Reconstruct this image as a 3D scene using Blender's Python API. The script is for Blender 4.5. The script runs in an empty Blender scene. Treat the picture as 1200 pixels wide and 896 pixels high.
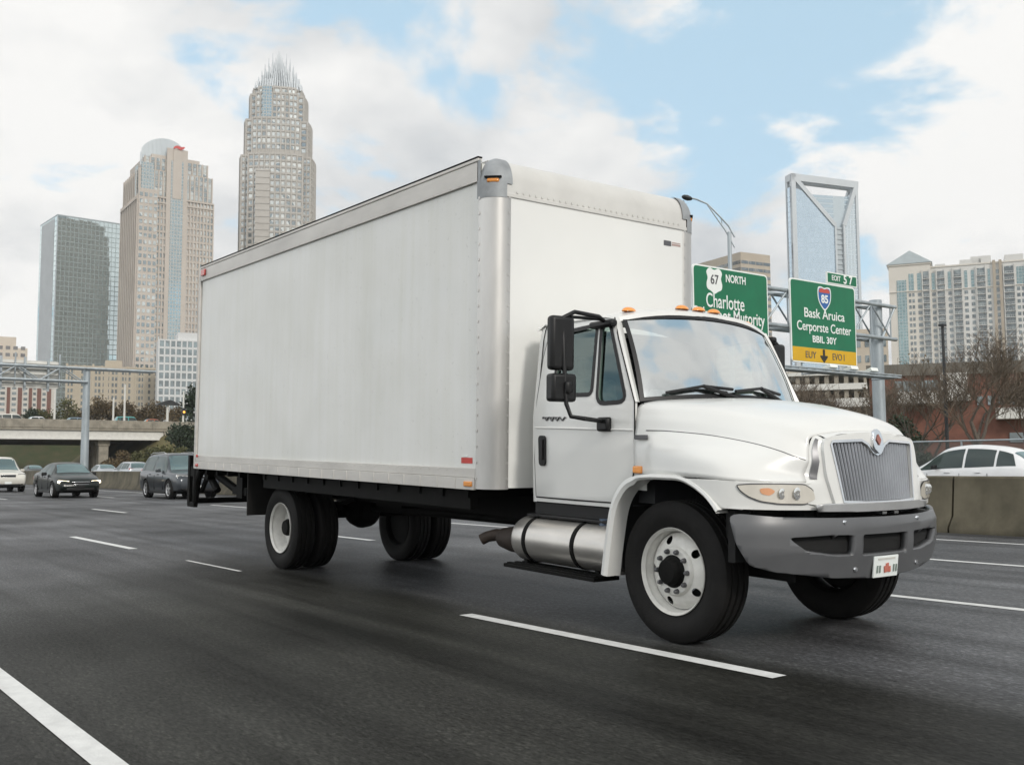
import bpy, bmesh, math, random
from mathutils import Vector, Matrix, Euler
from mathutils.geometry import tessellate_polygon
PI = math.pi
R_ = math.radians
scene = bpy.context.scene
COL = scene.collection
rnd = random.Random(7)

# ------------------------------------------------------------------ camera
CAM_H = 1.2503
AZ, PITCH, ROLL, FPX = 0.638477, 0.0822294, -0.00575107, 1167.18
cF = Vector((-math.cos(AZ)*math.cos(PITCH), math.sin(AZ)*math.cos(PITCH), math.sin(PITCH)))
cR = Vector((math.sin(AZ), math.cos(AZ), 0))
cU = cR.cross(cF)
cR, cU = cR*math.cos(ROLL)+cU*math.sin(ROLL), cU*math.cos(ROLL)-cR*math.sin(ROLL)
camd = bpy.data.cameras.new('camera')
cam = bpy.data.objects.new('camera', camd)
COL.objects.link(cam)
camd.sensor_width = 36.0
camd.lens = 36.0*FPX/1200
camd.clip_start = 0.05
camd.clip_end = 20000
mw = Matrix((cR, cU, -cF)).transposed().to_4x4()
mw.translation = (0, 0, CAM_H)
cam.matrix_world = mw
scene.camera = cam

hF = Vector((-math.cos(AZ), math.sin(AZ), 0))
hR = Vector((math.sin(AZ), math.cos(AZ), 0))


def at(px, py, D):
    """world point seen in direction (px,py) at horizontal distance D along the heading of the view"""
    d = cF + cR*((px-600)/FPX) - cU*((py-448)/FPX)
    t = D/(d.dot(hF))
    return Vector((0, 0, CAM_H)) + d*t


# ------------------------------------------------------------------ materials
def new_mat(name):
    m = bpy.data.materials.new(name)
    m.use_nodes = True
    nt = m.node_tree
    b = nt.nodes['Principled BSDF']
    return m, nt, b


def node(nt, t, **kw):
    n = nt.nodes.new(t)
    for k, v in kw.items():
        setattr(n, k, v)
    return n


def mat(name, col, rough=0.5, metal=0.0, var=0.12, scale=4.0, bump=0.0, bscale=60.0, stretch=(1, 1, 1), col2=None,
        coat=0.0, spec=0.5, rvar=0.0, emit=None, estr=0.0):
    m, nt, b = new_mat(name)
    L = nt.links.new
    tc = node(nt, 'ShaderNodeTexCoord')
    mp = node(nt, 'ShaderNodeMapping')
    mp.inputs['Scale'].default_value = stretch
    L(tc.outputs['Object'], mp.inputs['Vector'])
    nz = node(nt, 'ShaderNodeTexNoise')
    nz.inputs['Scale'].default_value = scale
    nz.inputs['Detail'].default_value = 5
    nz.inputs['Roughness'].default_value = 0.6
    L(mp.outputs['Vector'], nz.inputs['Vector'])
    mr = node(nt, 'ShaderNodeMapRange')
    mr.inputs['From Min'].default_value = 0.3
    mr.inputs['From Max'].default_value = 0.7
    L(nz.outputs['Fac'], mr.inputs['Value'])
    mx = node(nt, 'ShaderNodeMix', data_type='RGBA')
    c = tuple(col[:3])
    if col2 is None:
        ca = tuple(max(0, x*(1-var)) for x in c)
        cb = tuple(min(1, x*(1+var)) for x in c)
    else:
        ca, cb = c, tuple(col2[:3])
    mx.inputs['A'].default_value = ca+(1,)
    mx.inputs['B'].default_value = cb+(1,)
    L(mr.outputs['Result'], mx.inputs['Factor'])
    L(mx.outputs['Result'], b.inputs['Base Color'])
    b.inputs['Roughness'].default_value = rough
    b.inputs['Metallic'].default_value = metal
    b.inputs['Specular IOR Level'].default_value = spec
    b.inputs['Coat Weight'].default_value = coat
    b.inputs['Coat Roughness'].default_value = 0.05
    if rvar:
        m2 = node(nt, 'ShaderNodeMapRange')
        m2.inputs['To Min'].default_value = max(0.02, rough-rvar)
        m2.inputs['To Max'].default_value = rough+rvar
        L(nz.outputs['Fac'], m2.inputs['Value'])
        L(m2.outputs['Result'], b.inputs['Roughness'])
    if bump:
        n2 = node(nt, 'ShaderNodeTexNoise')
        n2.inputs['Scale'].default_value = bscale
        n2.inputs['Detail'].default_value = 4
        L(mp.outputs['Vector'], n2.inputs['Vector'])
        bp = node(nt, 'ShaderNodeBump')
        bp.inputs['Strength'].default_value = bump
        bp.inputs['Distance'].default_value = 0.02
        L(n2.outputs['Fac'], bp.inputs['Height'])
        L(bp.outputs['Normal'], b.inputs['Normal'])
    if emit:
        b.inputs['Emission Color'].default_value = tuple(emit[:3])+(1,)
        b.inputs['Emission Strength'].default_value = estr
    return m


def glass_mat(name, tint, refl=0.35, rough=0.02, trans=True, base=(0.01, 0.012, 0.012), wav=0.0, transm=(0.55, 0.62, 0.6), top=.95):
    """a pane: glossy reflection over a see-through or dark body, stronger at grazing angles"""
    m, nt, b = new_mat(name)
    L = nt.links.new
    out = nt.nodes['Material Output']
    lw = node(nt, 'ShaderNodeLayerWeight')
    lw.inputs['Blend'].default_value = 0.35
    mr = node(nt, 'ShaderNodeMapRange')
    mr.inputs['To Min'].default_value = refl
    mr.inputs['To Max'].default_value = top
    L(lw.outputs['Facing'], mr.inputs['Value'])
    gl = node(nt, 'ShaderNodeBsdfGlossy')
    gl.inputs['Color'].default_value = tuple(tint)+(1,)
    gl.inputs['Roughness'].default_value = rough
    if trans:
        tr = node(nt, 'ShaderNodeBsdfTransparent')
        tr.inputs['Color'].default_value = tuple(transm)+(1,)
    else:
        tr = b
        b.inputs['Base Color'].default_value = tuple(base)+(1,)
        b.inputs['Roughness'].default_value = 0.3
    mx = node(nt, 'ShaderNodeMixShader')
    L(mr.outputs['Result'], mx.inputs['Fac'])
    L(tr.outputs[0], mx.inputs[1])
    L(gl.outputs[0], mx.inputs[2])
    L(mx.outputs[0], out.inputs['Surface'])
    if wav:
        tc = node(nt, 'ShaderNodeTexCoord')
        nz = node(nt, 'ShaderNodeTexNoise')
        nz.inputs['Scale'].default_value = 2.5
        L(tc.outputs['Object'], nz.inputs['Vector'])
        bp = node(nt, 'ShaderNodeBump')
        bp.inputs['Strength'].default_value = wav
        bp.inputs['Distance'].default_value = 0.02
        L(nz.outputs['Fac'], bp.inputs['Height'])
        L(bp.outputs['Normal'], gl.inputs['Normal'])
    return m


M = {}
M['paint_white'] = mat('paint_white', (0.76, 0.76, 0.735), 0.28, var=0.02, scale=2.0, coat=0.5)
M['cab_white'] = mat('cab_white', (0.69, 0.69, 0.665), 0.3, var=0.03, scale=1.5, coat=0.4)
M['alu'] = mat('aluminium', (0.55, 0.54, 0.52), 0.42, 0.65, var=0.15, scale=3, stretch=(1, 1, 0.25), rvar=0.1)
M['alu_rail'] = mat('aluminium_rail', (0.56, 0.54, 0.505), 0.5, 0.15, var=0.14, scale=4, stretch=(0.3, 1, 1))
M['rail_white'] = mat('rail_white', (0.60, 0.59, 0.56), 0.4, 0.05, var=0.06, scale=3)
M['cast'] = mat('cast_aluminium', (0.30, 0.315, 0.325), 0.6, 0.2, var=0.2, scale=6)
M['chrome'] = mat('chrome', (0.75, 0.76, 0.78), 0.16, 0.95, var=0.05, scale=3)
M['grille_bar'] = mat('grille_bar', (0.34, 0.35, 0.37), 0.35, 0.7, var=0.1)
M['steel_can'] = mat('brushed_can', (0.52, 0.50, 0.47), 0.33, 0.8, var=0.15, scale=5, stretch=(0.3, 1, 1), rvar=0.1)
M['rust_pipe'] = mat('rusty_pipe', (0.03, 0.021, 0.016), 0.7, 0.2, var=0.35, scale=14)
M['black_plastic'] = mat('black_plastic', (0.008, 0.008, 0.0085), 0.45, spec=.35, var=0.2)
M['black_steel'] = mat('black_steel', (0.005, 0.005, 0.0045), 0.7, spec=.15, var=0.3, scale=6)
M['dark_void'] = mat('dark_lining', (0.008, 0.008, 0.008), 0.9, var=0.2)
M['rubber'] = mat('rubber', (0.0085, 0.008, 0.0075), 0.75, spec=.25, var=0.25, scale=9, bump=0.15, bscale=90)
M['wheel_white'] = mat('wheel_white', (0.66, 0.65, 0.61), 0.42, var=0.14, scale=7, coat=0.1)
M['wheel_silver'] = mat('wheel_silver', (0.5, 0.5, 0.5), 0.35, 0.6, var=0.1)
M['bumper'] = mat('bumper_grey', (0.098, 0.10, 0.104), 0.38, var=0.10, scale=3, spec=0.6)
M['amber_soft'] = mat('amber_soft_lens', (.66, .33, .18), .25, var=.08)
M['amber'] = mat('amber_lens', (0.78, 0.30, 0.06), 0.2, var=0.1, coat=0.5)
M['red_lens'] = mat('red_lens', (0.45, 0.03, 0.02), 0.25, var=0.1, coat=0.5)
M['sticker_red'] = mat('sticker_red', (0.55, 0.05, 0.04), 0.5, var=0.1)
M['lens_clear'] = mat('headlight_lens', (0.76, 0.72, 0.64), 0.12, 0.25, var=0.07, scale=9, coat=0.8)
M['reflector'] = mat('headlight_reflector', (0.85, 0.85, 0.83), 0.12, 0.8, var=0.05)
M['seat_grey'] = mat('seat_cloth', (0.16, 0.17, 0.17), 0.85, var=0.15, scale=20)
M['cab_trim'] = mat('cab_trim', (0.045, 0.047, 0.05), 0.7, var=0.2)
M['paper'] = mat('paper', (0.75, 0.78, 0.76), 0.7, var=0.05)
M['badge'] = mat('badge_grey', (0.12, 0.12, 0.125), 0.35, 0.5, var=0.2)
M['ws'] = glass_mat('windshield_glass', (0.92, 0.95, 0.95), refl=0.55, rough=0.10, wav=0.5, transm=(0.55, 0.62, 0.60))
M['side_glass'] = glass_mat('side_window_glass', (0.70, 0.85, 0.82), refl=0.04, transm=(0.40, 0.53, 0.48), top=.45)
M['mirror_glass'] = mat('mirror_glass', (0.7, 0.72, 0.74), 0.03, 1.0, var=0.02)
M['car_glass'] = glass_mat('car_glass', (0.60, 0.86, 0.88), refl=0.14, rough=0.02, trans=False, base=(0.008, 0.014, 0.013), top=.55)
M['car_side_glass'] = glass_mat('car_side_glass', (0.3, 0.42, 0.40), refl=0.03, rough=0.02, trans=False, base=(0.008, 0.014, 0.013), top=.22)
M['concrete'] = mat('concrete', (0.26, 0.235, 0.19), 0.85, var=0.3, scale=1.2, bump=0.25, bscale=30)
M['galv'] = mat('galvanised_steel', (0.36, 0.40, 0.42), 0.45, 0.45, var=0.2, scale=3, stretch=(1, 1, 0.3))
M['dark_pole'] = mat('dark_pole', (0.03, 0.032, 0.033), 0.5, 0.3, var=0.2)
M['sign_green'] = mat('sign_green', (0.0, 0.145, 0.062), 0.45, var=0.10, scale=1.5)
M['sign_yellow'] = mat('sign_yellow', (0.62, 0.36, 0.005), 0.5, var=0.06, scale=2)
M['sign_white'] = mat('sign_white', (0.80, 0.83, 0.80), 0.45, var=0.03)
M['sign_black'] = mat('sign_black', (0.02, 0.018, 0.012), 0.5, var=0.1)
M['sign_back'] = mat('sign_back', (0.62, 0.61, 0.57), 0.5, 0.1, var=0.08, scale=2)
M['shield_blue'] = mat('shield_blue', (0.03, 0.12, 0.36), 0.5, var=0.05)
M['shield_red'] = mat('shield_red', (0.50, 0.07, 0.05), 0.5, var=0.05)
M['line'] = mat('road_paint', (0.64, 0.64, 0.62), 0.6, var=0.13, scale=7, bump=0.2, bscale=80)
M['bark'] = mat('bark', (0.10, 0.082, 0.066), 0.9, var=0.3, scale=12)
M['twig'] = mat('twig', (0.125, 0.098, 0.072), 0.9, var=0.25, scale=2)
M['leaf_brown'] = mat('leaf_brown', (0.105, 0.075, 0.035), 0.8, var=0.4, scale=0.8)
M['leaf_dark'] = mat('leaf_dark', (0.022, 0.036, 0.016), 0.7, var=0.45, scale=0.9)
M['leaf_olive'] = mat('leaf_olive', (0.085, 0.085, 0.028), 0.75, var=0.4, scale=0.8)
M['grass'] = mat('grass', (0.026, 0.040, 0.010), 0.9, col2=(.06, .052, .022), scale=0.5, bump=0.5, bscale=6)
M['dry_grass'] = mat('dry_grass', (0.11, 0.095, 0.04), 0.9, var=0.35, scale=0.2, bump=0.5, bscale=6)
M['ground'] = mat('ground', (0.12, 0.115, 0.09), 0.95, var=0.3, scale=0.05)
M['brick'] = mat('brick', (0.155, 0.066, 0.045), 0.85, var=0.25, scale=1.5)
M['lamp_on'] = mat('lamp_on', (0.9, 0.85, 0.7), 0.2, var=0.02, emit=(1.0, 0.86, 0.62), estr=2.2)
M['signal_on'] = mat('amber_signal', (0.9, 0.4, 0.05), 0.3, var=0.02, emit=(1.0, 0.40, 0.06), estr=1.0)


# ------------------------------------------------------------------ mesh builder
class MB:
    def __init__(s):
        s.v, s.f, s.mi = [], [], []
        s.cur = 0

    def add(s, vs, fs):
        o = len(s.v)
        s.v += [tuple(v) for v in vs]
        s.f += [tuple(i+o for i in f) for f in fs]
        s.mi += [s.cur]*len(fs)
        return s

    def box(s, c, d, rz=0.0, rx=0.0, ry=0.0):
        hx, hy, hz = d[0]/2, d[1]/2, d[2]/2
        vs = [Vector((x, y, z)) for x in (-hx, hx) for y in (-hy, hy) for z in (-hz, hz)]
        if rz or rx or ry:
            r = Euler((rx, ry, rz)).to_matrix()
            vs = [r @ v for v in vs]
        c = Vector(c)
        vs = [v+c for v in vs]
        return s.add(vs, [(0, 1, 3, 2), (4, 6, 7, 5), (0, 4, 5, 1), (2, 3, 7, 6), (0, 2, 6, 4), (1, 5, 7, 3)])

    def bb(s, x0, x1, y0, y1, z0, z1):
        return s.box(((x0+x1)/2, (y0+y1)/2, (z0+z1)/2), (abs(x1-x0), abs(y1-y0), abs(z1-z0)))

    def tube(s, pts, r, n=10, caps=True):
        pts = [Vector(p) for p in pts]
        rs = r if isinstance(r, (list, tuple)) else [r]*len(pts)
        rings = []
        up = None
        for i, p in enumerate(pts):
            if i == 0:
                t = pts[1]-p
            elif i == len(pts)-1:
                t = p-pts[i-1]
            else:
                t = (pts[i+1]-p).normalized()+(p-pts[i-1]).normalized()
            t.normalize()
            if up is None:
                up = Vector((0, 0, 1)) if abs(t.z) < 0.9 else Vector((1, 0, 0))
            a = t.cross(up)
            if a.length < 1e-5:
                a = t.orthogonal()
            a.normalize()
            b = a.cross(t).normalized()
            up = b
            rings.append([p+(a*math.cos(2*PI*k/n)+b*math.sin(2*PI*k/n))*rs[i] for k in range(n)])
        vs = [v for rg in rings for v in rg]
        fs = []
        for i in range(len(pts)-1):
            for k in range(n):
                fs.append((i*n+k, i*n+(k+1) % n, (i+1)*n+(k+1) % n, (i+1)*n+k))
        if caps:
            fs.append(tuple(range(n))[::-1])
            fs.append(tuple(range((len(pts)-1)*n, len(pts)*n)))
        return s.add(vs, fs)

    def lathe(s, prof, c=(0, 0, 0), axis='y', n=48, closed=False):
        """prof: list of (radius, along)."""
        c = Vector(c)
        vs = []
        for (r, h) in prof:
            for k in range(n):
                a = 2*PI*k/n
                if axis == 'y':
                    p = Vector((r*math.cos(a), h, r*math.sin(a)))
                elif axis == 'x':
                    p = Vector((h, r*math.cos(a), r*math.sin(a)))
                else:
                    p = Vector((r*math.cos(a), r*math.sin(a), h))
                vs.append(c+p)
        fs = []
        m = len(prof)
        for i in range(m if closed else m-1):
            j = (i+1) % m
            for k in range(n):
                fs.append((i*n+k, i*n+(k+1) % n, j*n+(k+1) % n, j*n+k))
        return s.add(vs, fs)

    def disc(s, c, r, axis='y', n=32):
        c = Vector(c)
        vs = []
        for k in range(n):
            a = 2*PI*k/n
            if axis == 'y':
                p = Vector((r*math.cos(a), 0, r*math.sin(a)))
            elif axis == 'x':
                p = Vector((0, r*math.cos(a), r*math.sin(a)))
            else:
                p = Vector((r*math.cos(a), r*math.sin(a), 0))
            vs.append(c+p)
        return s.add(vs, [tuple(range(n))])

    def prism(s, poly, fn, t0, t1):
        """2-D outline poly, fn(a,b,t)->xyz, extruded t0..t1"""
        n = len(poly)
        vs = [fn(a, b, t0) for a, b in poly]+[fn(a, b, t1) for a, b in poly]
        fs = [(i, (i+1) % n, n+(i+1) % n, n+i) for i in range(n)]
        tri = tessellate_polygon([[Vector((a, b, 0)) for a, b in poly]])
        fs += [tuple(t)[::-1] for t in tri]
        fs += [tuple(i+n for i in t) for t in tri]
        return s.add(vs, fs)

    def grid(s, rows, flip=False, close=False):
        nr, nc = len(rows), len(rows[0])
        vs = [p for r in rows for p in r]
        fs = []
        for i in range(nr-1):
            for j in range(nc if close else nc-1):
                k = (j+1) % nc
                q = (i*nc+j, i*nc+k, (i+1)*nc+k, (i+1)*nc+j)
                fs.append(q[::-1] if flip else q)
        return s.add(vs, fs)

    def mesh(s, name, mats, smooth=True, recalc=True, merge=0.0):
        me = bpy.data.meshes.new(name)
        me.from_pydata(s.v, [], s.f)
        if not isinstance(mats, (list, tuple)):
            mats = [mats]
        for m in mats:
            me.materials.append(m)
        for p, i in zip(me.polygons, s.mi):
            p.material_index = i
        if recalc or merge:
            bm = bmesh.new()
            bm.from_mesh(me)
            if merge:
                bmesh.ops.remove_doubles(bm, verts=bm.verts, dist=merge)
            if recalc:
                bmesh.ops.recalc_face_normals(bm, faces=bm.faces)
            bm.to_mesh(me)
            bm.free()
        if smooth:
            me.polygons.foreach_set('use_smooth', [True]*len(me.polygons))
            me.set_sharp_from_angle(angle=R_(38))
        me.update()
        return me

    def build(s, name, mats, parent=None, smooth=True, bevel=0.0, bseg=2, subsurf=0, solid=0.0, recalc=True, merge=0.0, rot=None, loc=None):
        me = s.mesh(name, mats, smooth, recalc, merge)
        o = bpy.data.objects.new(name, me)
        COL.objects.link(o)
        if parent is not None:
            o.parent = parent
        if rot:
            o.rotation_euler = rot
        if loc:
            o.location = loc
        if subsurf:
            md = o.modifiers.new('sub', 'SUBSURF')
            md.levels = md.render_levels = subsurf
        if solid:
            md = o.modifiers.new('solid', 'SOLIDIFY')
            md.thickness = solid
            md.offset = -1
        if bevel:
            md = o.modifiers.new('bev', 'BEVEL')
            md.width = bevel
            md.segments = bseg
            md.limit_method = 'ANGLE'
            md.angle_limit = R_(40)
            md.harden_normals = False
        return o


def empty(name, loc, rz=0.0):
    o = bpy.data.objects.new(name, None)
    o.empty_display_size = 0.3
    COL.objects.link(o)
    o.location = loc
    o.rotation_euler = (0, 0, rz)
    return o


def tag(o, label=None, cat=None, group=None, kind=None):
    if label:
        o['label'] = label
    if cat:
        o['category'] = cat
    if group:
        o['group'] = group
    if kind:
        o['kind'] = kind
    return o


def copy_tree(o, parent=None):
    c = o.copy()
    COL.objects.link(c)
    c.parent = parent
    for ch in list(o.children):
        copy_tree(ch, c)
    return c


def panel(outer, holes, warp, cuts_a=(), cuts_b=()):
    """flat outline with holes in (a,b), cut along lines, then bent by warp(a,b)->xyz; returns MB"""
    loops = [outer]+list(holes)
    flat = [Vector((a, b, 0)) for lp in loops for a, b in lp]
    tris = tessellate_polygon([[Vector((a, b, 0)) for a, b in lp] for lp in loops])
    bm = bmesh.new()
    vs = [bm.verts.new(v) for v in flat]
    for t in tris:
        try:
            bm.faces.new([vs[i] for i in t])
        except ValueError:
            pass
    for a in cuts_a:
        bmesh.ops.bisect_plane(bm, geom=bm.verts[:]+bm.edges[:]+bm.faces[:], plane_co=(a, 0, 0), plane_no=(1, 0, 0), dist=1e-5)
    for b in cuts_b:
        bmesh.ops.bisect_plane(bm, geom=bm.verts[:]+bm.edges[:]+bm.faces[:], plane_co=(0, b, 0), plane_no=(0, 1, 0), dist=1e-5)
    bmesh.ops.recalc_face_normals(bm, faces=bm.faces)
    bm.verts.index_update()
    mb = MB()
    mb.add([warp(v.co.x, v.co.y) for v in bm.verts], [tuple(v.index for v in f.verts) for f in bm.faces])
    bm.free()
    return mb


def smooth_poly(pts, n=4):
    """closed Catmull-Rom through pts"""
    out = []
    m = len(pts)
    for i in range(m):
        p0, p1, p2, p3 = [Vector(pts[(i+k-1) % m]+(0,)) for k in range(4)]
        for j in range(n):
            t = j/n
            q = 0.5*((2*p1)+(-p0+p2)*t+(2*p0-5*p1+4*p2-p3)*t*t+(-p0+3*p1-3*p2+p3)*t**3)
            out.append((q.x, q.y))
    return out


def round_poly(pts, r, n=4):
    """polygon with rounded corners"""
    out = []
    m = len(pts)
    for i in range(m):
        p, a, b = Vector(pts[i]), Vector(pts[i-1]), Vector(pts[(i+1) % m])
        rr = r[i] if isinstance(r, (list, tuple)) else r
        da, db = (a-p), (b-p)
        ra = min(rr, da.length*0.45)
        rb = min(rr, db.length*0.45)
        pa, pb = p+da.normalized()*ra, p+db.normalized()*rb
        for k in range(n+1):
            t = k/n
            q = pa*(1-t)**2+p*2*t*(1-t)+pb*t*t
            out.append((q.x, q.y))
    return out


def crom(pts, n):
    """open Catmull-Rom curve sampled to n points"""
    P = [Vector(p) for p in pts]
    P = [P[0]*2-P[1]]+P+[P[-1]*2-P[-2]]
    m = len(P)-3
    out = []
    for i in range(n):
        u = i/(n-1)*m
        k = min(int(u), m-1)
        t = u-k
        p0, p1, p2, p3 = P[k:k+4]
        out.append(0.5*((2*p1)+(-p0+p2)*t+(2*p0-5*p1+4*p2-p3)*t*t+(-p0+3*p1-3*p2+p3)*t**3))
    return out


def text_mesh(txt, size, bold=0.0):
    cu = bpy.data.curves.new('lettering', 'FONT')
    cu.body = txt
    cu.size = size
    cu.align_x = 'CENTER'
    cu.align_y = 'CENTER'
    cu.extrude = 0.004
    cu.offset = bold
    o = bpy.data.objects.new('tmp_text', cu)
    COL.objects.link(o)
    dg = bpy.context.evaluated_depsgraph_get()
    me = bpy.data.meshes.new_from_object(o.evaluated_get(dg))
    bpy.data.objects.remove(o)
    me.name = 'lettering'
    return me

# ================================================================== TRUCK
RAKE = 0.02654
truck = empty('delivery_truck', (-5.0228, 6.1333, 0))
tag(truck, 'white box truck with conventional hooded cab and tall white cargo body, in the middle lane', 'truck')
TR = (0, RAKE, 0)


def tb(mb, name, m, parent=truck, **kw):
    """truck body part: shares the slight nose-down rake of the frame"""
    kw.setdefault('rot', TR if parent is truck else None)
    return mb.build(name, m, parent, **kw)


# ---- materials special to the truck
def grime_panel():
    m, nt, b = new_mat('box_panel_grimy')
    L = nt.links.new
    tc = node(nt, 'ShaderNodeTexCoord')
    sep = node(nt, 'ShaderNodeSeparateXYZ')
    L(tc.outputs['Object'], sep.inputs[0])
    # vertical runs
    mp = node(nt, 'ShaderNodeMapping')
    mp.inputs['Scale'].default_value = (5.0, 5.0, 0.28)
    L(tc.outputs['Object'], mp.inputs[0])
    n1 = node(nt, 'ShaderNodeTexNoise')
    n1.inputs['Scale'].default_value = 1.6
    n1.inputs['Detail'].default_value = 6
    n1.inputs['Roughness'].default_value = 0.62
    L(mp.outputs[0], n1.inputs['Vector'])
    r1 = node(nt, 'ShaderNodeMapRange')
    r1.inputs['From Min'].default_value = 0.42
    r1.inputs['From Max'].default_value = 0.75
    L(n1.outputs['Fac'], r1.inputs['Value'])
    # cloudy soil
    n2 = node(nt, 'ShaderNodeTexNoise')
    n2.inputs['Scale'].default_value = 1.1
    n2.inputs['Detail'].default_value = 6
    L(tc.outputs['Object'], n2.inputs['Vector'])
    r2 = node(nt, 'ShaderNodeMapRange')
    r2.inputs['From Min'].default_value = 0.35
    r2.inputs['From Max'].default_value = 0.7
    L(n2.outputs['Fac'], r2.inputs['Value'])
    # fine specks
    n3 = node(nt, 'ShaderNodeTexNoise')
    n3.inputs['Scale'].default_value = 26
    n3.inputs['Detail'].default_value = 3
    L(tc.outputs['Object'], n3.inputs['Vector'])
    r3 = node(nt, 'ShaderNodeMapRange')
    r3.inputs['From Min'].default_value = 0.66
    r3.inputs['From Max'].default_value = 0.74
    L(n3.outputs['Fac'], r3.inputs['Value'])
    a = node(nt, 'ShaderNodeMix', data_type='RGBA')
    a.inputs['A'].default_value = (0.745, 0.745, 0.72, 1)
    a.inputs['B'].default_value = (0.70, 0.70, 0.655, 1)
    L(r1.outputs[0], a.inputs['Factor'])
    c = node(nt, 'ShaderNodeMix', data_type='RGBA', blend_type='MULTIPLY')
    c.inputs['B'].default_value = (0.90, 0.90, 0.88, 1)
    L(a.outputs['Result'], c.inputs['A'])
    L(r2.outputs[0], c.inputs['Factor'])
    d = node(nt, 'ShaderNodeMix', data_type='RGBA')
    d.inputs['B'].default_value = (0.42, 0.41, 0.38, 1)
    mm = node(nt, 'ShaderNodeMath', operation='MULTIPLY')
    mm.inputs[1].default_value = 0.35
    L(r3.outputs[0], mm.inputs[0])
    L(c.outputs['Result'], d.inputs['A'])
    L(mm.outputs[0], d.inputs['Factor'])
    L(d.outputs['Result'], b.inputs['Base Color'])
    b.inputs['Roughness'].default_value = 0.45
    b.inputs['Coat Weight'].default_value = 0.15
    n4 = node(nt, 'ShaderNodeTexNoise')
    n4.inputs['Scale'].default_value = 1.3
    L(tc.outputs['Object'], n4.inputs['Vector'])
    bp = node(nt, 'ShaderNodeBump')
    bp.inputs['Strength'].default_value = 0.25
    bp.inputs['Distance'].default_value = 0.02
    L(n4.outputs['Fac'], bp.inputs['Height'])
    L(bp.outputs[0], b.inputs['Normal'])
    return m


M['box_panel'] = grime_panel()

# ---- cargo body (body frame: x forward from the front axle, y from the centre line, z up)
BX0, BX1, BY, BZ0, BZ1 = -9.12, -1.90, 1.27, 1.0, 3.85
mb = MB()
mb.bb(BX0+.02, BX1-.17, -BY+.012, BY-.012, BZ0+.03, BZ1-.03)
box = tb(mb, 'cargo_box', M['box_panel'])
mb = MB()
mb.bb(BX0+.06, BX1-.17, -BY+.08, BY-.08, BZ1-.03, BZ1+.012)
tb(mb, 'roof_skin', M['sign_back'], box, rot=None)

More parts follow.
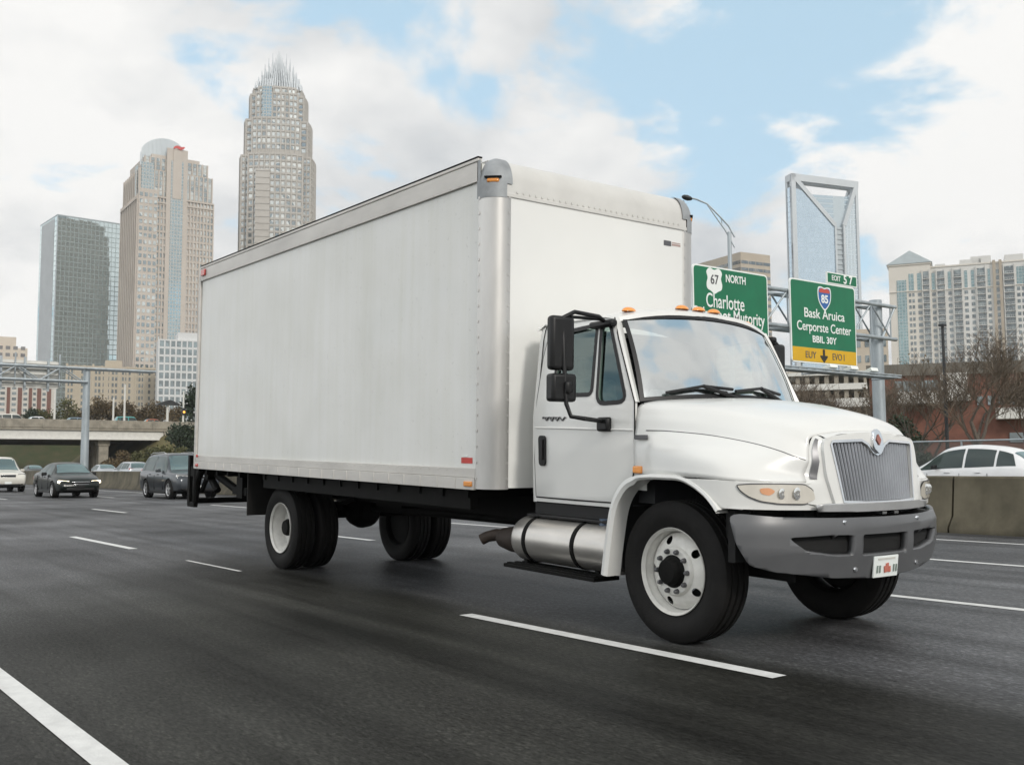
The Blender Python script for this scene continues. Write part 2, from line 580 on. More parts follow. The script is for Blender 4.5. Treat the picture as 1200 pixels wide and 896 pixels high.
CR = 0.155   # corner radius
for sgn in (-1, 1):
    # corner post: flat on the side, round at the corner, flange on the front face
    prof = [(BX1-.19, BY+.004), (BX1-.185, BY+.008), (BX1-CR, BY+.008)]
    for k in range(1, 9):
        a = k/9*PI/2
        prof.append((BX1-CR+math.sin(a)*(CR+.008), BY-CR+math.cos(a)*(CR+.008)))
    prof += [(BX1+.008, BY-CR), (BX1+.008, BY-CR-.04), (BX1+.002, BY-CR-.05)]
    rows = [[(x, sgn*y, z) for x, y in prof] for z in (BZ0-.01, BZ1-.34)]
    mb = MB()
    mb.grid(rows)
    for z in [BZ0+.08+i*.135 for i in range(19)]:        # rivets
        mb.box((BX1-.172, sgn*(BY+.009), z), (.022, .010, .022))
        mb.box((BX1+.006, sgn*(BY-CR-.03), z), (.010, .022, .022))
    o = tb(mb, 'corner_post', M['alu'], box, rot=None)
    # upper and lower side rails
    mb = MB()
    mb.bb(BX0, BX1-.19, sgn*(BY-.004), sgn*(BY+.012), BZ1-.19, BZ1-.012)
    mb.bb(BX0, BX1-.19, sgn*(BY-.03), sgn*(BY+.018), BZ1-.01, BZ1+.02)
    tb(mb, 'top_rail', M['alu_rail'], box, rot=None, bevel=.006)
    mb = MB()
    mb.bb(BX0, BX1-.19, sgn*(BY-.03), sgn*(BY+.018), BZ1+.022, BZ1+.035)  # black strip put in for the shadow line along the roof edge
    tb(mb, 'roof_edge_shadow', M['black_steel'], box, rot=None)
    mb = MB()
    mb.bb(BX0, BX1-.19, sgn*(BY-.004), sgn*(BY+.010), BZ0+.085, BZ0+.165)
    mb.bb(BX0, BX1-.19, sgn*(BY-.004), sgn*(BY+.022), BZ0-.02, BZ0+.082)
    for i in range(23):
        mb.box((BX0+.25+i*.295, sgn*(BY+.023), BZ0+.03), (.014, .008, .10))
    for i in range(46):
        mb.box((BX0+.12+i*.147, sgn*(BY+.012), BZ0+.145), (.012, .006, .012))
        mb.box((BX0+.12+i*.147, sgn*(BY+.014), BZ1-.17), (.012, .006, .012))
    tb(mb, 'bottom_rail', M['alu_rail'], box, rot=None, bevel=.003)
    # cast cap on the front upper corner
    mb = MB()
    rows = []
    for j in range(9):
        b = j/8*PI/2
        row = []
        for k in range(13):
            a = k/12*PI/2
            rr = CR+.012
            # superellipsoid octant
            dx, dy, dz = math.cos(b)*math.sin(a), math.cos(b)*math.cos(a), math.sin(b)
            row.append((BX1-CR+dx*rr+.0, sgn*(BY-CR+dy*rr), BZ1-.22+dz*.25))
        rows.append(row)
    low = [[(x, y, BZ1-.345) for x, y, z in rows[0]]]
    mb.grid(low+rows)
    # flanges of the cap towards the side rail and the roof rail
    mb.grid([[(BX1-CR-.05, sgn*(BY+.012), z) for z in (BZ1-.345, BZ1-.22, BZ1-.1, BZ1+.0)],
             [(BX1-CR, sgn*(BY+.012), z) for z in (BZ1-.345, BZ1-.22, BZ1-.1, BZ1-.0)]])
    arc = [(-CR, 1)]
    mb.grid([[(BX1-CR-.05, sgn*(BY-CR+math.cos(b)*(CR+.012)), BZ1-.22+math.sin(b)*.25) for b in [j/8*PI/2 for j in range(9)]],
             [(BX1-CR, sgn*(BY-CR+math.cos(b)*(CR+.012)), BZ1-.22+math.sin(b)*.25) for b in [j/8*PI/2 for j in range(9)]]])
    mb.grid([[(BX1-CR+math.cos(b)*(CR+.012), sgn*(BY-CR-.06), BZ1-.22+math.sin(b)*.25) for b in [j/8*PI/2 for j in range(9)]],
             [(BX1-CR+math.cos(b)*(CR+.012), sgn*(BY-CR), BZ1-.22+math.sin(b)*.25) for b in [j/8*PI/2 for j in range(9)]]])
    cap = tb(mb, 'corner_cap', M['cast'], box, rot=None, merge=.001)
    # amber clearance lamp on the cap with a dark bracket
    mb = MB()
    p = Vector((BX1-CR+math.sin(.78)*(CR+.025), sgn*(BY-CR+math.cos(.78)*(CR+.025)), BZ1-.20))
    mb.box(p+Vector((-.02, -sgn*.02, 0)), (.11, .04, .04), rz=-sgn*PI/4 if sgn > 0 else PI/4)
    tb(mb, 'marker_light', M['amber'], box, rot=None, bevel=.015)
    mb = MB()
    mb.box(p+Vector((-.02, -sgn*.02, .030)), (.15, .05, .014), rz=-sgn*PI/4 if sgn > 0 else PI/4)
    tb(mb, 'lamp_visor', M['black_steel'], box, rot=None)
# front top rail: big round nose between the caps
mb = MB()
rows = []
for y in (-(BY-CR-.004), BY-CR-.004):
    row = [(BX1+.004, y, BZ1-.30), (BX1+.004, y, BZ1-.24)]
    for k in range(11):
        a = k/10*PI/2
        row.append((BX1-CR+math.cos(a)*CR, y, BZ1-.22+math.sin(a)*.235))
    row.append((BX1-.26, y, BZ1+.016))
    rows.append(row)
mb.grid(rows)
for i in range(30):
    mb.box((BX1+.006, -1.0+i*2.0/29, BZ1-.285), (.01, .016, .016))
tb(mb, 'front_roof_rail', M['rail_white'], box, rot=None)
mb = MB()
mb.bb(BX1-.03, BX1+.0, -(BY-CR-.006), BY-CR-.006, BZ0, BZ1-.29)
tb(mb, 'front_wall', M['paint_white'], box, rot=None)
mb = MB()
mb.bb(BX1-.002, BX1+.012, -(BY-CR), BY-CR, BZ1-.335, BZ1-.30)
tb(mb, 'front_trim_strip', M['rail_white'], box, rot=None, bevel=.004)
# decal on front wall (blurred blue and brown bars)
mb = MB()
mb.bb(BX1, BX1+.003, .80, .90, 3.335, 3.385)
mb.cur = 1
mb.bb(BX1, BX1+.003, .91, 1.03, 3.345, 3.362)
mb.bb(BX1, BX1+.003, .91, 1.03, 3.37, 3.378)
tb(mb, 'decal', [M['badge'], mat('decal_brown', (.42, .30, .27), .6)], box, rot=None)
# red sticker on side, amber and red reflectors
mb = MB()
mb.bb(-2.33, -2.16, -BY+.008, -BY+.016, 1.205, 1.255)
mb.cur = 1
mb.bb(-2.32, -2.23, -BY+.006, -BY+.014, 1.262, 1.27)
mb.bb(-2.315, -2.175, -BY+.015, -BY+.018, 1.222, 1.232)
tb(mb, 'warning_sticker', [M['sticker_red'], M['sign_white']], box, rot=None)
for x, z, dx, dz, m in ((-2.17, 1.03, .12, .045, 'amber'), (-8.98, 3.77, .16, .09, 'red_lens'), (-9.02, 1.16, .04, .04, 'red_lens'), (-9.03, 1.03, .09, .04, 'red_lens')):
    mb = MB()
    mb.box((x, -BY-.028, z), (dx, .02, dz))
    tb(mb, 'reflector', M[m], box, rot=None, bevel=.008)
# rear frame
mb = MB()
for y in (-BY+.03, BY-.03):
    mb.bb(BX0-.07, BX0-.002, y-.045, y+.045, BZ0-.02, BZ1+.01)
mb.bb(BX0-.07, BX0-.002, -BY+.08, BY-.08, BZ1-.2, BZ1+.01)
mb.bb(BX0-.07, BX0-.002, -BY+.08, BY-.08, BZ0-.02, BZ0+.1)
tb(mb, 'rear_frame', M['alu_rail'], box, rot=None, bevel=.006)

# ---- chassis
mb = MB()
for y in (-.43, .43):
    mb.bb(-9.0, .55, y-.035, y+.035, .68, .93)
for x in (-8.8, -7.4, -5.8, -4.4, -3.2):
    mb.bb(x-.04, x+.04, -.40, .40, .70, .90)
for i in range(17):
    x = -8.9+i*.41
    mb.bb(x-.03, x+.03, -1.2, 1.2, .90, .985)
mb.bb(-9.05, -2.05, -.5, .5, .93, .99)
mb.bb(-6.9, -2.3, -1.18, -1.10, .80, .98)
chassis = tb(mb, 'chassis_frame', M['black_steel'])
mb = MB()
mb.tube([(-1.9, 0, .62), (-6.2, 0, .56)], .05, 10)
tb(mb, 'drive_shaft', M['black_steel'], chassis, rot=None)
mb = MB()
mb.lathe([(.0, -.26), (.12, -.24), (.2, -.12), (.22, 0), (.2, .12), (.12, .24), (.0, .26)], (-6.5, 0, .50), 'x', 20)
mb.tube([(-6.55, -.9, .5), (-6.55, .9, .5)], .085, 12)
tb(mb, 'rear_axle', M['black_steel'], chassis, rot=None)
for y in (-.5, .5):
    mb = MB()
    pts = [(-7.3, y, .72), (-7.0, y, .64), (-6.55, y, .60), (-6.1, y, .64), (-5.75, y, .72)]
    for k in range(4):
        mb.tube([(x, yy, z-.02*k) for x, yy, z in pts[(k//2):len(pts)-(k//2)]], .022, 6)
    tb(mb, 'leaf_spring', M['black_steel'], chassis, rot=None)
mb = MB()
mb.tube([(0, -.85, .5), (0, .85, .5)], .06, 10)
mb.bb(-.45, .55, -.45, .45, .55, 1.0)
tb(mb, 'front_axle', M['black_steel'], chassis, rot=None)
for y in (-.95, .95):
    mb = MB()
    mb.bb(-7.20, -7.18, y-.32, y+.32, .44, .98)
    tb(mb, 'mud_flap', M['rubber'], chassis, rot=None)
# tail-lift frame and underride bar at the rear
mb = MB()
for y in (-1.20, 1.20):
    mb.bb(-9.58, -9.50, y-.03, y+.03, .44, 1.16)
    mb.bb(-9.36, -9.29, y-.03, y+.03, .44, 1.20)
    mb.bb(-9.58, -9.29, y-.025, y+.025, .42, .49)
    mb.bb(-9.56, -9.10, y-.02, y+.02, .86, 1.0)
    mb.tube([(-9.33, y, .50), (-9.22, y, .82), (-9.08, y, .96)], .05, 8)
mb.bb(-9.56, -9.50, -1.22, 1.22, .46, .54)
mb.bb(-9.30, -9.2, -1.22, 1.22, .98, 1.06)
mb.tube([(-9.22, -1.1, .95), (-9.0, -1.1, .86), (-8.75, -1.08, .68)], .05, 8)
mb.tube([(-9.24, -1.14, .64), (-9.1, -1.1, .88), (-8.9, -1.05, .95)], .035, 8)
mb.bb(-8.15, -7.65, -1.10, -1.0, .66, .76)
mb.bb(-7.95, -7.75, -1.12, -.95, .62, .90)
mb.tube([(-8.9, -1.05, .9), (-8.2, -1.0, .70), (-7.6, -.9, .70)], .055, 8)
mb.lathe([(0, -.06), (.08, -.06), (.08, .06), (0, .06)], (-8.95, -1.12, .90), 'y', 14)
tb(mb, 'tail_lift_frame', M['black_steel'])
# underbody tanks in shade
mb = MB()
mb.lathe([(0, -.55), (.10, -.55), (.12, -.5), (.12, .5), (.10, .55), (0, .55)], (-4.0, .55, .72), 'x', 16)
mb.bb(-5.6, -5.0, -.3, .3, .62, .80)
tb(mb, 'air_tank', M['black_steel'], chassis, rot=None)

# exhaust after-treatment can with bands, tail pipe, step
can = MB()
YC, ZC, RC = -.93, .585, .185
can.lathe([(0, -1.83), (.14, -1.83), (.172, -1.80), (RC, -1.77), (RC, -1.64), (RC-.012, -1.63), (RC-.012, -1.60), (RC, -1.59),
           (RC, -1.02), (RC-.012, -1.01), (RC-.012, -.98), (RC, -.97), (RC, -.60), (.16, -.57), (0, -.57)], (0, YC, ZC), 'x', 40)
can = tb(can, 'exhaust_can', M['steel_can'])
for x in (-1.615, -.995):
    mb = MB()
    mb.lathe([(RC-.005, x-.02), (RC+.006, x-.02), (RC+.006, x+.02), (RC-.005, x+.02)], (0, YC, ZC), 'x', 40, closed=True)
    tb(mb, 'clamp_band', M['black_steel'], can, rot=None)
mb = MB()
mb.tube([(-1.80, YC, ZC-.02), (-2.0, YC, ZC-.03), (-2.14, YC, ZC-.03)], [.12, .11, .085], 14)
mb.tube([(-2.1, YC, ZC-.02), (-2.22, YC-.02, ZC-.01), (-2.30, YC-.06, ZC-.03), (-2.34, YC-.10, ZC-.06)], [.06, .055, .05, .05], 10)
tb(mb, 'tail_pipe', M['rust_pipe'], can, rot=None)
mb = MB()
mb.lathe([(0, 0), (.05, 0), (.05, .05), (0, .05)], (-.78, YC-.02, ZC+RC-.01), 'z', 14)
tb(mb, 'filler_cap', mat('cap_blue', (.07, .10, .15), .4), can, rot=None)
mb = MB()
mb.bb(-1.88, -.72, -1.12, -.86, .345, .375)
for i in range(3):
    mb.bb(-1.86, -.74, -1.10+i*.08, -1.06+i*.08, .375, .385)
mb.bb(-1.75, -1.70, -1.0, -.5, .38, .75)
mb.bb(-.85, -.80, -1.0, -.5, .38, .75)
tb(mb, 'step', M['black_steel'], bevel=.006)
mb = MB()
mb.bb(-1.72, -.68, -1.0, -.45, .775, .80)
mb.bb(-1.68, -.62, -.94, .94, .78, .90)
tb(mb, 'upper_step', M['black_plastic'], bevel=.008)


# ---- cab
def ys(z):
    y = 1.0
    if z > 1.62:
        y -= (z-1.62)*.105
    if z > 2.25:
        y -= (z-2.25)**2*1.4
    if z < 1.5:
        y -= (1.5-z)**2*.03
    return y


ZR = 2.40
door_out = [(-1.595, .945), (-1.61, 1.25), (-1.60, 1.75), (-1.565, 2.1), (-1.52, 2.28), (-1.44, 2.365), (-1.34, 2.385),
            (-.90, 2.395), (-.80, 2.392), (-.745, 2.37), (-.66, 2.20), (-.425, 1.70), (-.415, 1.60), (-.415, 1.24),
            (-.44, 1.12), (-.52, 1.0), (-.60, .945)]
rear_win = round_poly([(-1.40, 1.775), (-1.365, 2.30), (-.905, 2.33), (-.905, 1.765)], .06)
vent_win = round_poly([(-.845, 1.69), (-.865, 2.33), (-.755, 2.325), (-.50, 1.70)], [.09, .05, .05, .09])
zc = [1.1, 1.25, 1.4, 1.5, 1.6, 1.7, 1.8, 1.95, 2.1, 2.2, 2.28, 2.34]


def offset_poly(poly, d):
    """move a polygon's points outward from its centroid side by d (approx.)"""
    n = len(poly)
    area = sum(poly[i][0]*poly[(i+1) % n][1]-poly[(i+1) % n][0]*poly[i][1] for i in range(n))
    s = 1 if area > 0 else -1
    out = []
    for i in range(n):
        a, b, c = Vector(poly[i-1]), Vector(poly[i]), Vector(poly[(i+1) % n])
        t = (c-a)
        if t.length < 1e-6:
            out.append(poly[i])
            continue
        t.normalize()
        out.append((b.x+t.y*d*s, b.y-t.x*d*s))
    return out


cab = None
mb = MB()
# roof
nx_, ny_ = 10, 17
rows = []
for i in range(nx_):
    u = i/(nx_-1)
    row = []
    for j in range(ny_):
        v = -1+2*j/(ny_-1)
        ay = abs(v)
        y = v*.895
        xf = -.58-.155*ay**2
        x = -1.70+(xf+1.70)*u
        zz = 2.395+.105*(1-ay**2.6)
        # soften towards front lip and rear edge
        zz -= .045*max(0, (u-.80)/.2)**2*(1-.4*ay)
        zz -= .05*max(0, (.12-u)/.12)**2
        row.append((x, y, zz))
    rows.append(row)
mb.grid(rows)
# brow strip down to the windshield
top = rows[-1]
mb.grid([top, [(x+.012, y, z-.035) for x, y, z in top]])
# drip sides joining roof to door top
for sgn in (-1, 1):
    e = [(r[0] if sgn < 0 else r[-1]) for r in rows]
    mb.grid([e, [(x, sgn*(.915), z-.01) for x, y, z in e], [(x, sgn*(ys(2.37)+.006), 2.372) for x, y, z in e]])
    # rear corner wrap
    path = [(-1.597, .0), (-1.64, .002), (-1.68, .03), (-1.70, .09), (-1.70, .5), (-1.70, 1.0)]
    mb.grid([[(x, sgn*(ys(z)*(1-o) if o > .4 else ys(z)-o), z) for x, o in path] for z in (.9, 1.1, 1.4, 1.62, 1.9, 2.1, 2.25, 2.34, 2.40)])
    # rear upper quarter behind the sloping door edge
    mb.grid([[(-1.60, sgn*(ys(z)-.012), z), (-1.40, sgn*(ys(z)-.012), z)] for z in (1.9, 2.1, 2.25, 2.34, 2.385)])
    # rocker
    mb.grid([[(-1.6, sgn*ys(.95), .938), (-.60, sgn*ys(.95), .938)], [(-1.6, sgn*ys(.9), .905), (-.60, sgn*ys(.9), .905)], [(-1.6, sgn*(ys(.9)-.05), .90), (-.60, sgn*(ys(.9)-.05), .90)]])
    # A pillar: from the windshield edge to the door edge
    rws = []
    for k in range(9):
        t = k/8
        z = 1.70+(2.375-1.70)*t
        wx, wy, wz = -.435+(-.74+.435)*t, .925-.085*t, z
        dx, dy = -.422+(-.745+.422)*t, ys(z)
        rws.append([(wx, sgn*wy, wz), (wx*.5+dx*.5+.022, sgn*(wy*.45+dy*.55+.012), z), (dx+.004, sgn*(dy+.003), z)])
    mb.grid(rws)
# cowl side fillers in front of the doors
cab = tb(mb, 'cab_shell', M['cab_white'])

for sgn in (-1, 1):
    mbd = panel(door_out, [rear_win, vent_win], lambda a, b: (a, sgn*(ys(b)+.004), b), cuts_a=(-1.3, -1.0, -.7), cuts_b=zc)
    door = tb(mbd, 'door', M['cab_white'], solid=.035)
    md = door.modifiers.new('bev', 'BEVEL')
    md.width = .008
    md.segments = 2
    md.limit_method = 'ANGLE'
    for nm, w in (('rear', rear_win), ('vent', vent_win)):
        g = panel(w, [], lambda a, b: (a, sgn*(ys(b)-.014), b), cuts_b=zc)
        tb(g, 'door_window', M['side_glass'], door, rot=None)
        fr = panel(offset_poly(w, .012), [offset_poly(w, -.022)], lambda a, b: (a, sgn*(ys(b)+.007), b), cuts_b=zc)
        tb(fr, 'window_seal', M['black_plastic'], door, rot=None)
    # shut lines round the door
    mb = MB()
    gp = door_out[9:15]
    mb.tube([(a+.006, sgn*(ys(b)+.002), b) for a, b in gp], .005, 5)
    mb.tube([(a-.004, sgn*(ys(b)+.002), b) for a, b in door_out[0:6]], .0035, 5)
    mb.tube([(a, sgn*(ys(b)+.002), b-.004) for a, b in (door_out[0], (-1.1, .942), door_out[-1])], .006, 5)
    tb(mb, 'shut_line', M['dark_void'], door, rot=None)
    # door crease line
    mb = MB()
    mb.tube([(-1.60, sgn*(ys(1.515)+.004), 1.515), (-1.2, sgn*(ys(1.508)+.007), 1.508), (-.8, sgn*(ys(1.497)+.007), 1.497), (-.42, sgn*(ys(1.49)+.004), 1.49)], .007, 6)
    tb(mb, 'door_crease', M['cab_white'], door, rot=None)
    # handle
    mb = MB()
    pl = round_poly([(-1.535, 1.20), (-1.545, 1.45), (-1.455, 1.45), (-1.455, 1.20)], .035)
    mb.prism(pl, lambda a, b, t: (a, sgn*(ys(b)+t), b), .004, .022)
    mb.bb(-1.52, -1.475, sgn*1.02, sgn*1.035, 1.25, 1.42)
    mb.lathe([(0, 0), (.012, 0), (.012, .006), (0, .006)], (-1.495, sgn*1.022, 1.225), 'y', 10)
    tb(mb, 'door_handle', M['black_plastic'], door, rot=None, bevel=.006)
    # small chrome script, a blurred squiggle
    mb = MB()
    pts = [(-1.50+.30*k/24, sgn*(ys(1.59)+.010), 1.590+.014*math.sin(k*1.15)*(1.3 if k in (8, 9, 10) else 1)-.006*(k/24)) for k in range(25)]
    mb.tube(pts, .006, 6)
    mb.tube([(-1.50, sgn*(ys(1.59)+.010), 1.60), (-1.30, sgn*(ys(1.59)+.010), 1.598)], .004, 6)
    tb(mb, 'script_emblem', M['badge'], door, rot=None)

# windshield
def wsurf(u, v):
    """u -1..1 across, v 0..1 up"""
    bx, bz = -.245-.19*u*u, 1.705+.05*(1-u*u)
    tx, tz = -.575-.155*u*u, 2.375+.048*(1-u*u)
    y = u*(.925-.085*v)
    b = .03*4*v*(1-v)
    return Vector((bx+(tx-bx)*v+b*.8, y, bz+(tz-bz)*v+b*.35))


mb = MB()
mb.grid([[wsurf(-1+2*i/24, v/12) for i in range(25)] for v in range(13)])
ws = tb(mb, 'windshield', M['ws'])
mb = MB()


def band(us, vs):
    mb.grid([[wsurf(u, v)+Vector((.006, 0, .004)) for u in us] for v in vs])


U = [-1+2*i/24 for i in range(25)]
band(U, (-.005, .035))
band(U, (.955, 1.005))
band((-1.003, -.965), [k/12 for k in range(13)])
band((.965, 1.003), [k/12 for k in range(13)])
tb(mb, 'windshield_seal', M['black_plastic'], ws, rot=None)
# parking slip on the dash
mb = MB()
mb.box((-.52, -.62, 1.76), (.12, .14, .05), ry=.5)
tb(mb, 'paper_slip', M['paper'], ws, rot=None)
for u0 in (-.55, .15):
    mb = MB()
    a = wsurf(u0-.25, .045)+Vector((.03, 0, .02))
    b = wsurf(u0+.42, .065)+Vector((.03, 0, .02))
    mid = wsurf(u0+.1, .085)+Vector((.035, 0, .03))
    mb.tube([a, mid, b], .013, 6)
    mb.tube([wsurf(u0+.45, -.03)+Vector((.03, 0, .02)), mid], .016, 6)
    tb(mb, 'wiper', M['black_plastic'], ws, rot=None)
# cowl between hood and windshield
mb = MB()
mb.grid([[wsurf(u, -.004)+Vector((0, 0, -.004)) for u in U], [wsurf(u, 0)+Vector((.085, 0, -.035)) for u in U], [wsurf(u, 0)+Vector((.09, 0, -.14)) for u in U]])
tb(mb, 'cowl', M['black_plastic'], cab, rot=None)
# cab interior
mb = MB()
mb.bb(-1.66, -.50, -.93, .93, .92, 1.0)
mb.bb(-1.66, -1.64, -.9, .9, 1.0, 2.35)
mb.bb(-.47, -.30, -.90, .90, .95, 1.66)
tb(mb, 'cab_lining', M['cab_trim'], cab, rot=None)
mb = MB()
rows = []
for i, (x, z) in enumerate([(-.40, 1.70), (-.55, 1.705), (-.75, 1.68), (-.84, 1.62), (-.86, 1.45), (-.70, 1.2)]):
    rows.append([(x+.05*math.cos(y*2.2), y, z) for y in [-.9+1.8*k/14 for k in range(15)]])
mb.grid(rows)
tb(mb, 'dashboard', M['cab_trim'], cab, rot=None)
for y in (-.48, .48):
    mb = MB()
    mb.box((-1.20, y, 1.30), (.52, .52, .16))
    mb.box((-1.46, y, 1.62), (.14, .50, .66), ry=-.14)
    mb.box((-1.52, y, 2.02), (.11, .28, .22), ry=-.14)
    tb(mb, 'seat', M['seat_grey'], cab, rot=None, bevel=.05, bseg=3)
mb = MB()
for k in range(1):
    ring = [Vector((-.93+.19*math.sin(a)*.5, .48+.22*math.cos(a), 1.66+.20*math.sin(a))) for a in [2*PI*i/24 for i in range(25)]]
    mb.tube(ring, .017, 8, caps=False)
    for a in (0, 2.1, 4.2):
        mb.tube([(-.93, .48, 1.66), (-.93+.19*math.sin(a)*.5, .48+.22*math.cos(a), 1.66+.2*math.sin(a))], .014, 6)
    mb.tube([(-.93, .48, 1.66), (-.72, .48, 1.50)], .03, 8)
tb(mb, 'steering_wheel', M['black_plastic'], cab, rot=None)
# five amber roof lamps
for y in (-.70, -.19, 0, .19, .70):
    mb = MB()
    a = y/.895
    x0 = -.70-.155*a*a
    z0 = 2.395+.105*(1-abs(a)**2.6)-.006
    rows = []
    for j in range(5):
        b = j/4*PI/2
        rows.append([(x0+.042*math.cos(t)*math.cos(b), y+.07*math.cos(b)*math.sin(t), z0+.036*math.sin(b)) for t in [2*PI*k/16 for k in range(16)]])
    mb.grid(rows, close=True)
    tb(mb, 'roof_marker_light', M['amber'], cab, rot=None)

# ---- hood
rows4 = [
    [(-.41, -1.0, 1.165), (-.26, -1.05, 1.168), (-.08, -1.12, 1.17), (.22, -1.165, 1.17), (.46, -1.152, 1.165), (.60, -1.105, 1.16), (.72, -.995, 1.155), (.81, -.83, 1.15), (.865, -.665, 1.15)],
    [(-.41, -1.01, 1.33), (-.26, -1.04, 1.345), (-.10, -1.09, 1.36), (.22, -1.125, 1.345), (.43, -1.105, 1.31), (.57, -1.05, 1.27), (.69, -.94, 1.235), (.77, -.80, 1.21), (.84, -.65, 1.20)],
    [(-.41, -1.0, 1.488), (-.26, -.985, 1.487), (-.10, -.965, 1.482), (.2, -.915, 1.458), (.43, -.865, 1.425), (.6, -.815, 1.39), (.73, -.76, 1.35), (.80, -.70, 1.315), (.855, -.62, 1.285)],
    [(-.41, -.978, 1.60), (-.26, -.955, 1.594), (-.11, -.93, 1.585), (.19, -.87, 1.555), (.41, -.81, 1.52), (.57, -.755, 1.485), (.70, -.70, 1.45), (.77, -.645, 1.415), (.83, -.59, 1.375)],
    [(-.41, -.905, 1.695), (-.26, -.87, 1.69), (-.12, -.83, 1.68), (.18, -.765, 1.65), (.40, -.70, 1.61), (.56, -.65, 1.575), (.69, -.605, 1.54), (.765, -.57, 1.505), (.825, -.545, 1.45)],
    [(-.33, -.5, 1.738), (-.2, -.48, 1.735), (-.06, -.46, 1.728), (.22, -.43, 1.70), (.43, -.40, 1.66), (.59, -.375, 1.625), (.72, -.35, 1.585), (.81, -.32, 1.54), (.875, -.3, 1.482)],
    [(-.28, 0, 1.752), (-.16, 0, 1.75), (-.03, 0, 1.745), (.24, 0, 1.715), (.45, 0, 1.675), (.61, 0, 1.64), (.74, 0, 1.60), (.83, 0, 1.55), (.895, 0, 1.489)],
]
full = rows4+[[(x, -y, z) for x, y, z in r] for r in rows4[-2::-1]]
# resample smoothly along the length and across
NL = 33
dense = [crom(r, NL) for r in full]
cols = [[dense[i][j] for i in range(len(dense))] for j in range(NL)]
# keep the crease: sample across piecewise
cols2 = []
for c in cols:
    a = crom(c[0:3], 11)
    b = crom(c[2:11], 41)
    d = crom(c[10:13], 11)
    cols2.append(a+b[1:]+d[1:])
mb = MB()
mb.grid(cols2)
hood = tb(mb, 'hood', M['cab_white'], solid=.02)
# shut line between hood and fender crease
for sgn in (-1, 1):
    mb = MB()
    mb.tube([(p.x+.0, sgn*(p.y if sgn > 0 else -p.y)*(-1 if sgn > 0 else -1), p.z) for p in dense[2][2:31]] if False else [(p.x, (p.y if sgn < 0 else -p.y)*1.002, p.z) for p in dense[2][3:32]], .0035, 5)
    tb(mb, 'hood_crease_line', M['badge'], hood, rot=None)
# side vent badge and amber turn marker
for sgn in (-1, 1):
    mb = MB()
    mb.box((-.315, sgn*1.025, 1.437), (.13, .012, .035))
    tb(mb, 'side_badge', M['badge'], hood, rot=None, bevel=.003)
    mb = MB()
    mb.box((-.335, sgn*1.037, 1.20), (.10, .03, .055))
    tb(mb, 'turn_marker', M['amber'], hood, rot=None, bevel=.012)
    # cheek between the hood edge and the grille surround, with its dark intake slot
    hood_edge = [Vector((.85, .74, 1.02)), Vector((.86, .70, 1.10)), Vector((.862, .668, 1.15)), Vector((.838, .65, 1.20)), Vector((.845, .618, 1.285)), Vector((.826, .588, 1.372)), Vector((.822, .543, 1.445)), Vector((.83, .50, 1.458))]
    nose_edge = [Vector((.985-.045*(a/.55)**2-(b-.97)*.125-.012, a, b)) for a, b in ((.465, .975), (.485, 1.06), (.50, 1.13), (.515, 1.19), (.52, 1.28), (.515, 1.355), (.505, 1.41), (.485, 1.43))]
    if sgn == 1:
        la = [(.83, .50, 1.460), (.86, .40, 1.474), (.878, .30, 1.484), (.893, .15, 1.489), (.895, 0, 1.491)]
        lb = [(.905, .50, 1.435), (.912, .40, 1.462), (.917, .3, 1.472), (.922, .15, 1.480), (.926, 0, 1.484)]
        la = la+[(x, -y, z) for x, y, z in la[-2::-1]]
        lb = lb+[(x, -y, z) for x, y, z in lb[-2::-1]]
        mb = MB()
        mb.grid([crom(la, 33), [p.lerp(q_, .5)+Vector((0, 0, .004)) for p, q_ in zip(crom(la, 33), crom(lb, 33))], crom(lb, 33)])
        tb(mb, 'nose_lip', M['cab_white'], hood, rot=None)
    rows = []
    for a, b in zip(crom(hood_edge, 29), crom(nose_edge, 29)):
        m_ = a.lerp(b, .5)+Vector((.006, .006, 0))
        rows.append([Vector((p.x, sgn*p.y, p.z)) for p in crom([a, m_, b], 9)])
    mb = MB()
    mb.grid(rows)
    cheek = tb(mb, 'nose_cheek', M['cab_white'], hood, rot=None)
    mb = MB()
    mb.grid([[p+Vector((.010, sgn*.004, 0)) for p in (r[1:6] if 12 < k < 24 else r[1:5])] if False else [r[1].lerp(r[7], .08+.62*t*(1-.45*abs((k-16)/8)))+Vector((.010, sgn*.003, 0)) for t in (0, .33, .66, 1)] for k, r in list(enumerate(rows))[10:25]])
    tb(mb, 'intake_slot', M['badge'], cheek, rot=None)

# ---- nose: plan curve shared by lower fenders, headlights and bumper
plan = [(-.30, -1.155), (0, -1.162), (.25, -1.166), (.48, -1.155), (.62, -1.10), (.74, -.98), (.83, -.80), (.89, -.60), (.93, -.40), (.95, -.20), (.955, 0)]
plan = plan+[(x, -y) for x, y in plan[-2::-1]]
PC = [Vector((p.x, p.y, 0)) for p in crom([(x, y, 0) for x, y in plan], 241)]
PL = [0]
for i in range(1, len(PC)):
    PL.append(PL[-1]+(PC[i]-PC[i-1]).length)
PTOT = PL[-1]
PMID = PTOT/2


def plan_at(s, off=0.0):
    """arc length from the centre (s<0 near side) -> point moved outward by off"""
    q = min(max(s+PMID, 0), PTOT-1e-6)
    import bisect
    k = min(max(bisect.bisect_right(PL, q)-1, 0), len(PC)-2)
    t = (q-PL[k])/(PL[k+1]-PL[k])
    p = PC[k].lerp(PC[k+1], t)
    k0, k1 = max(k-2, 0), min(k+3, len(PC)-1)
    tg = (PC[k1]-PC[k0]).normalized()
    nrm = Vector((tg.y, -tg.x, 0))
    return p+nrm*off


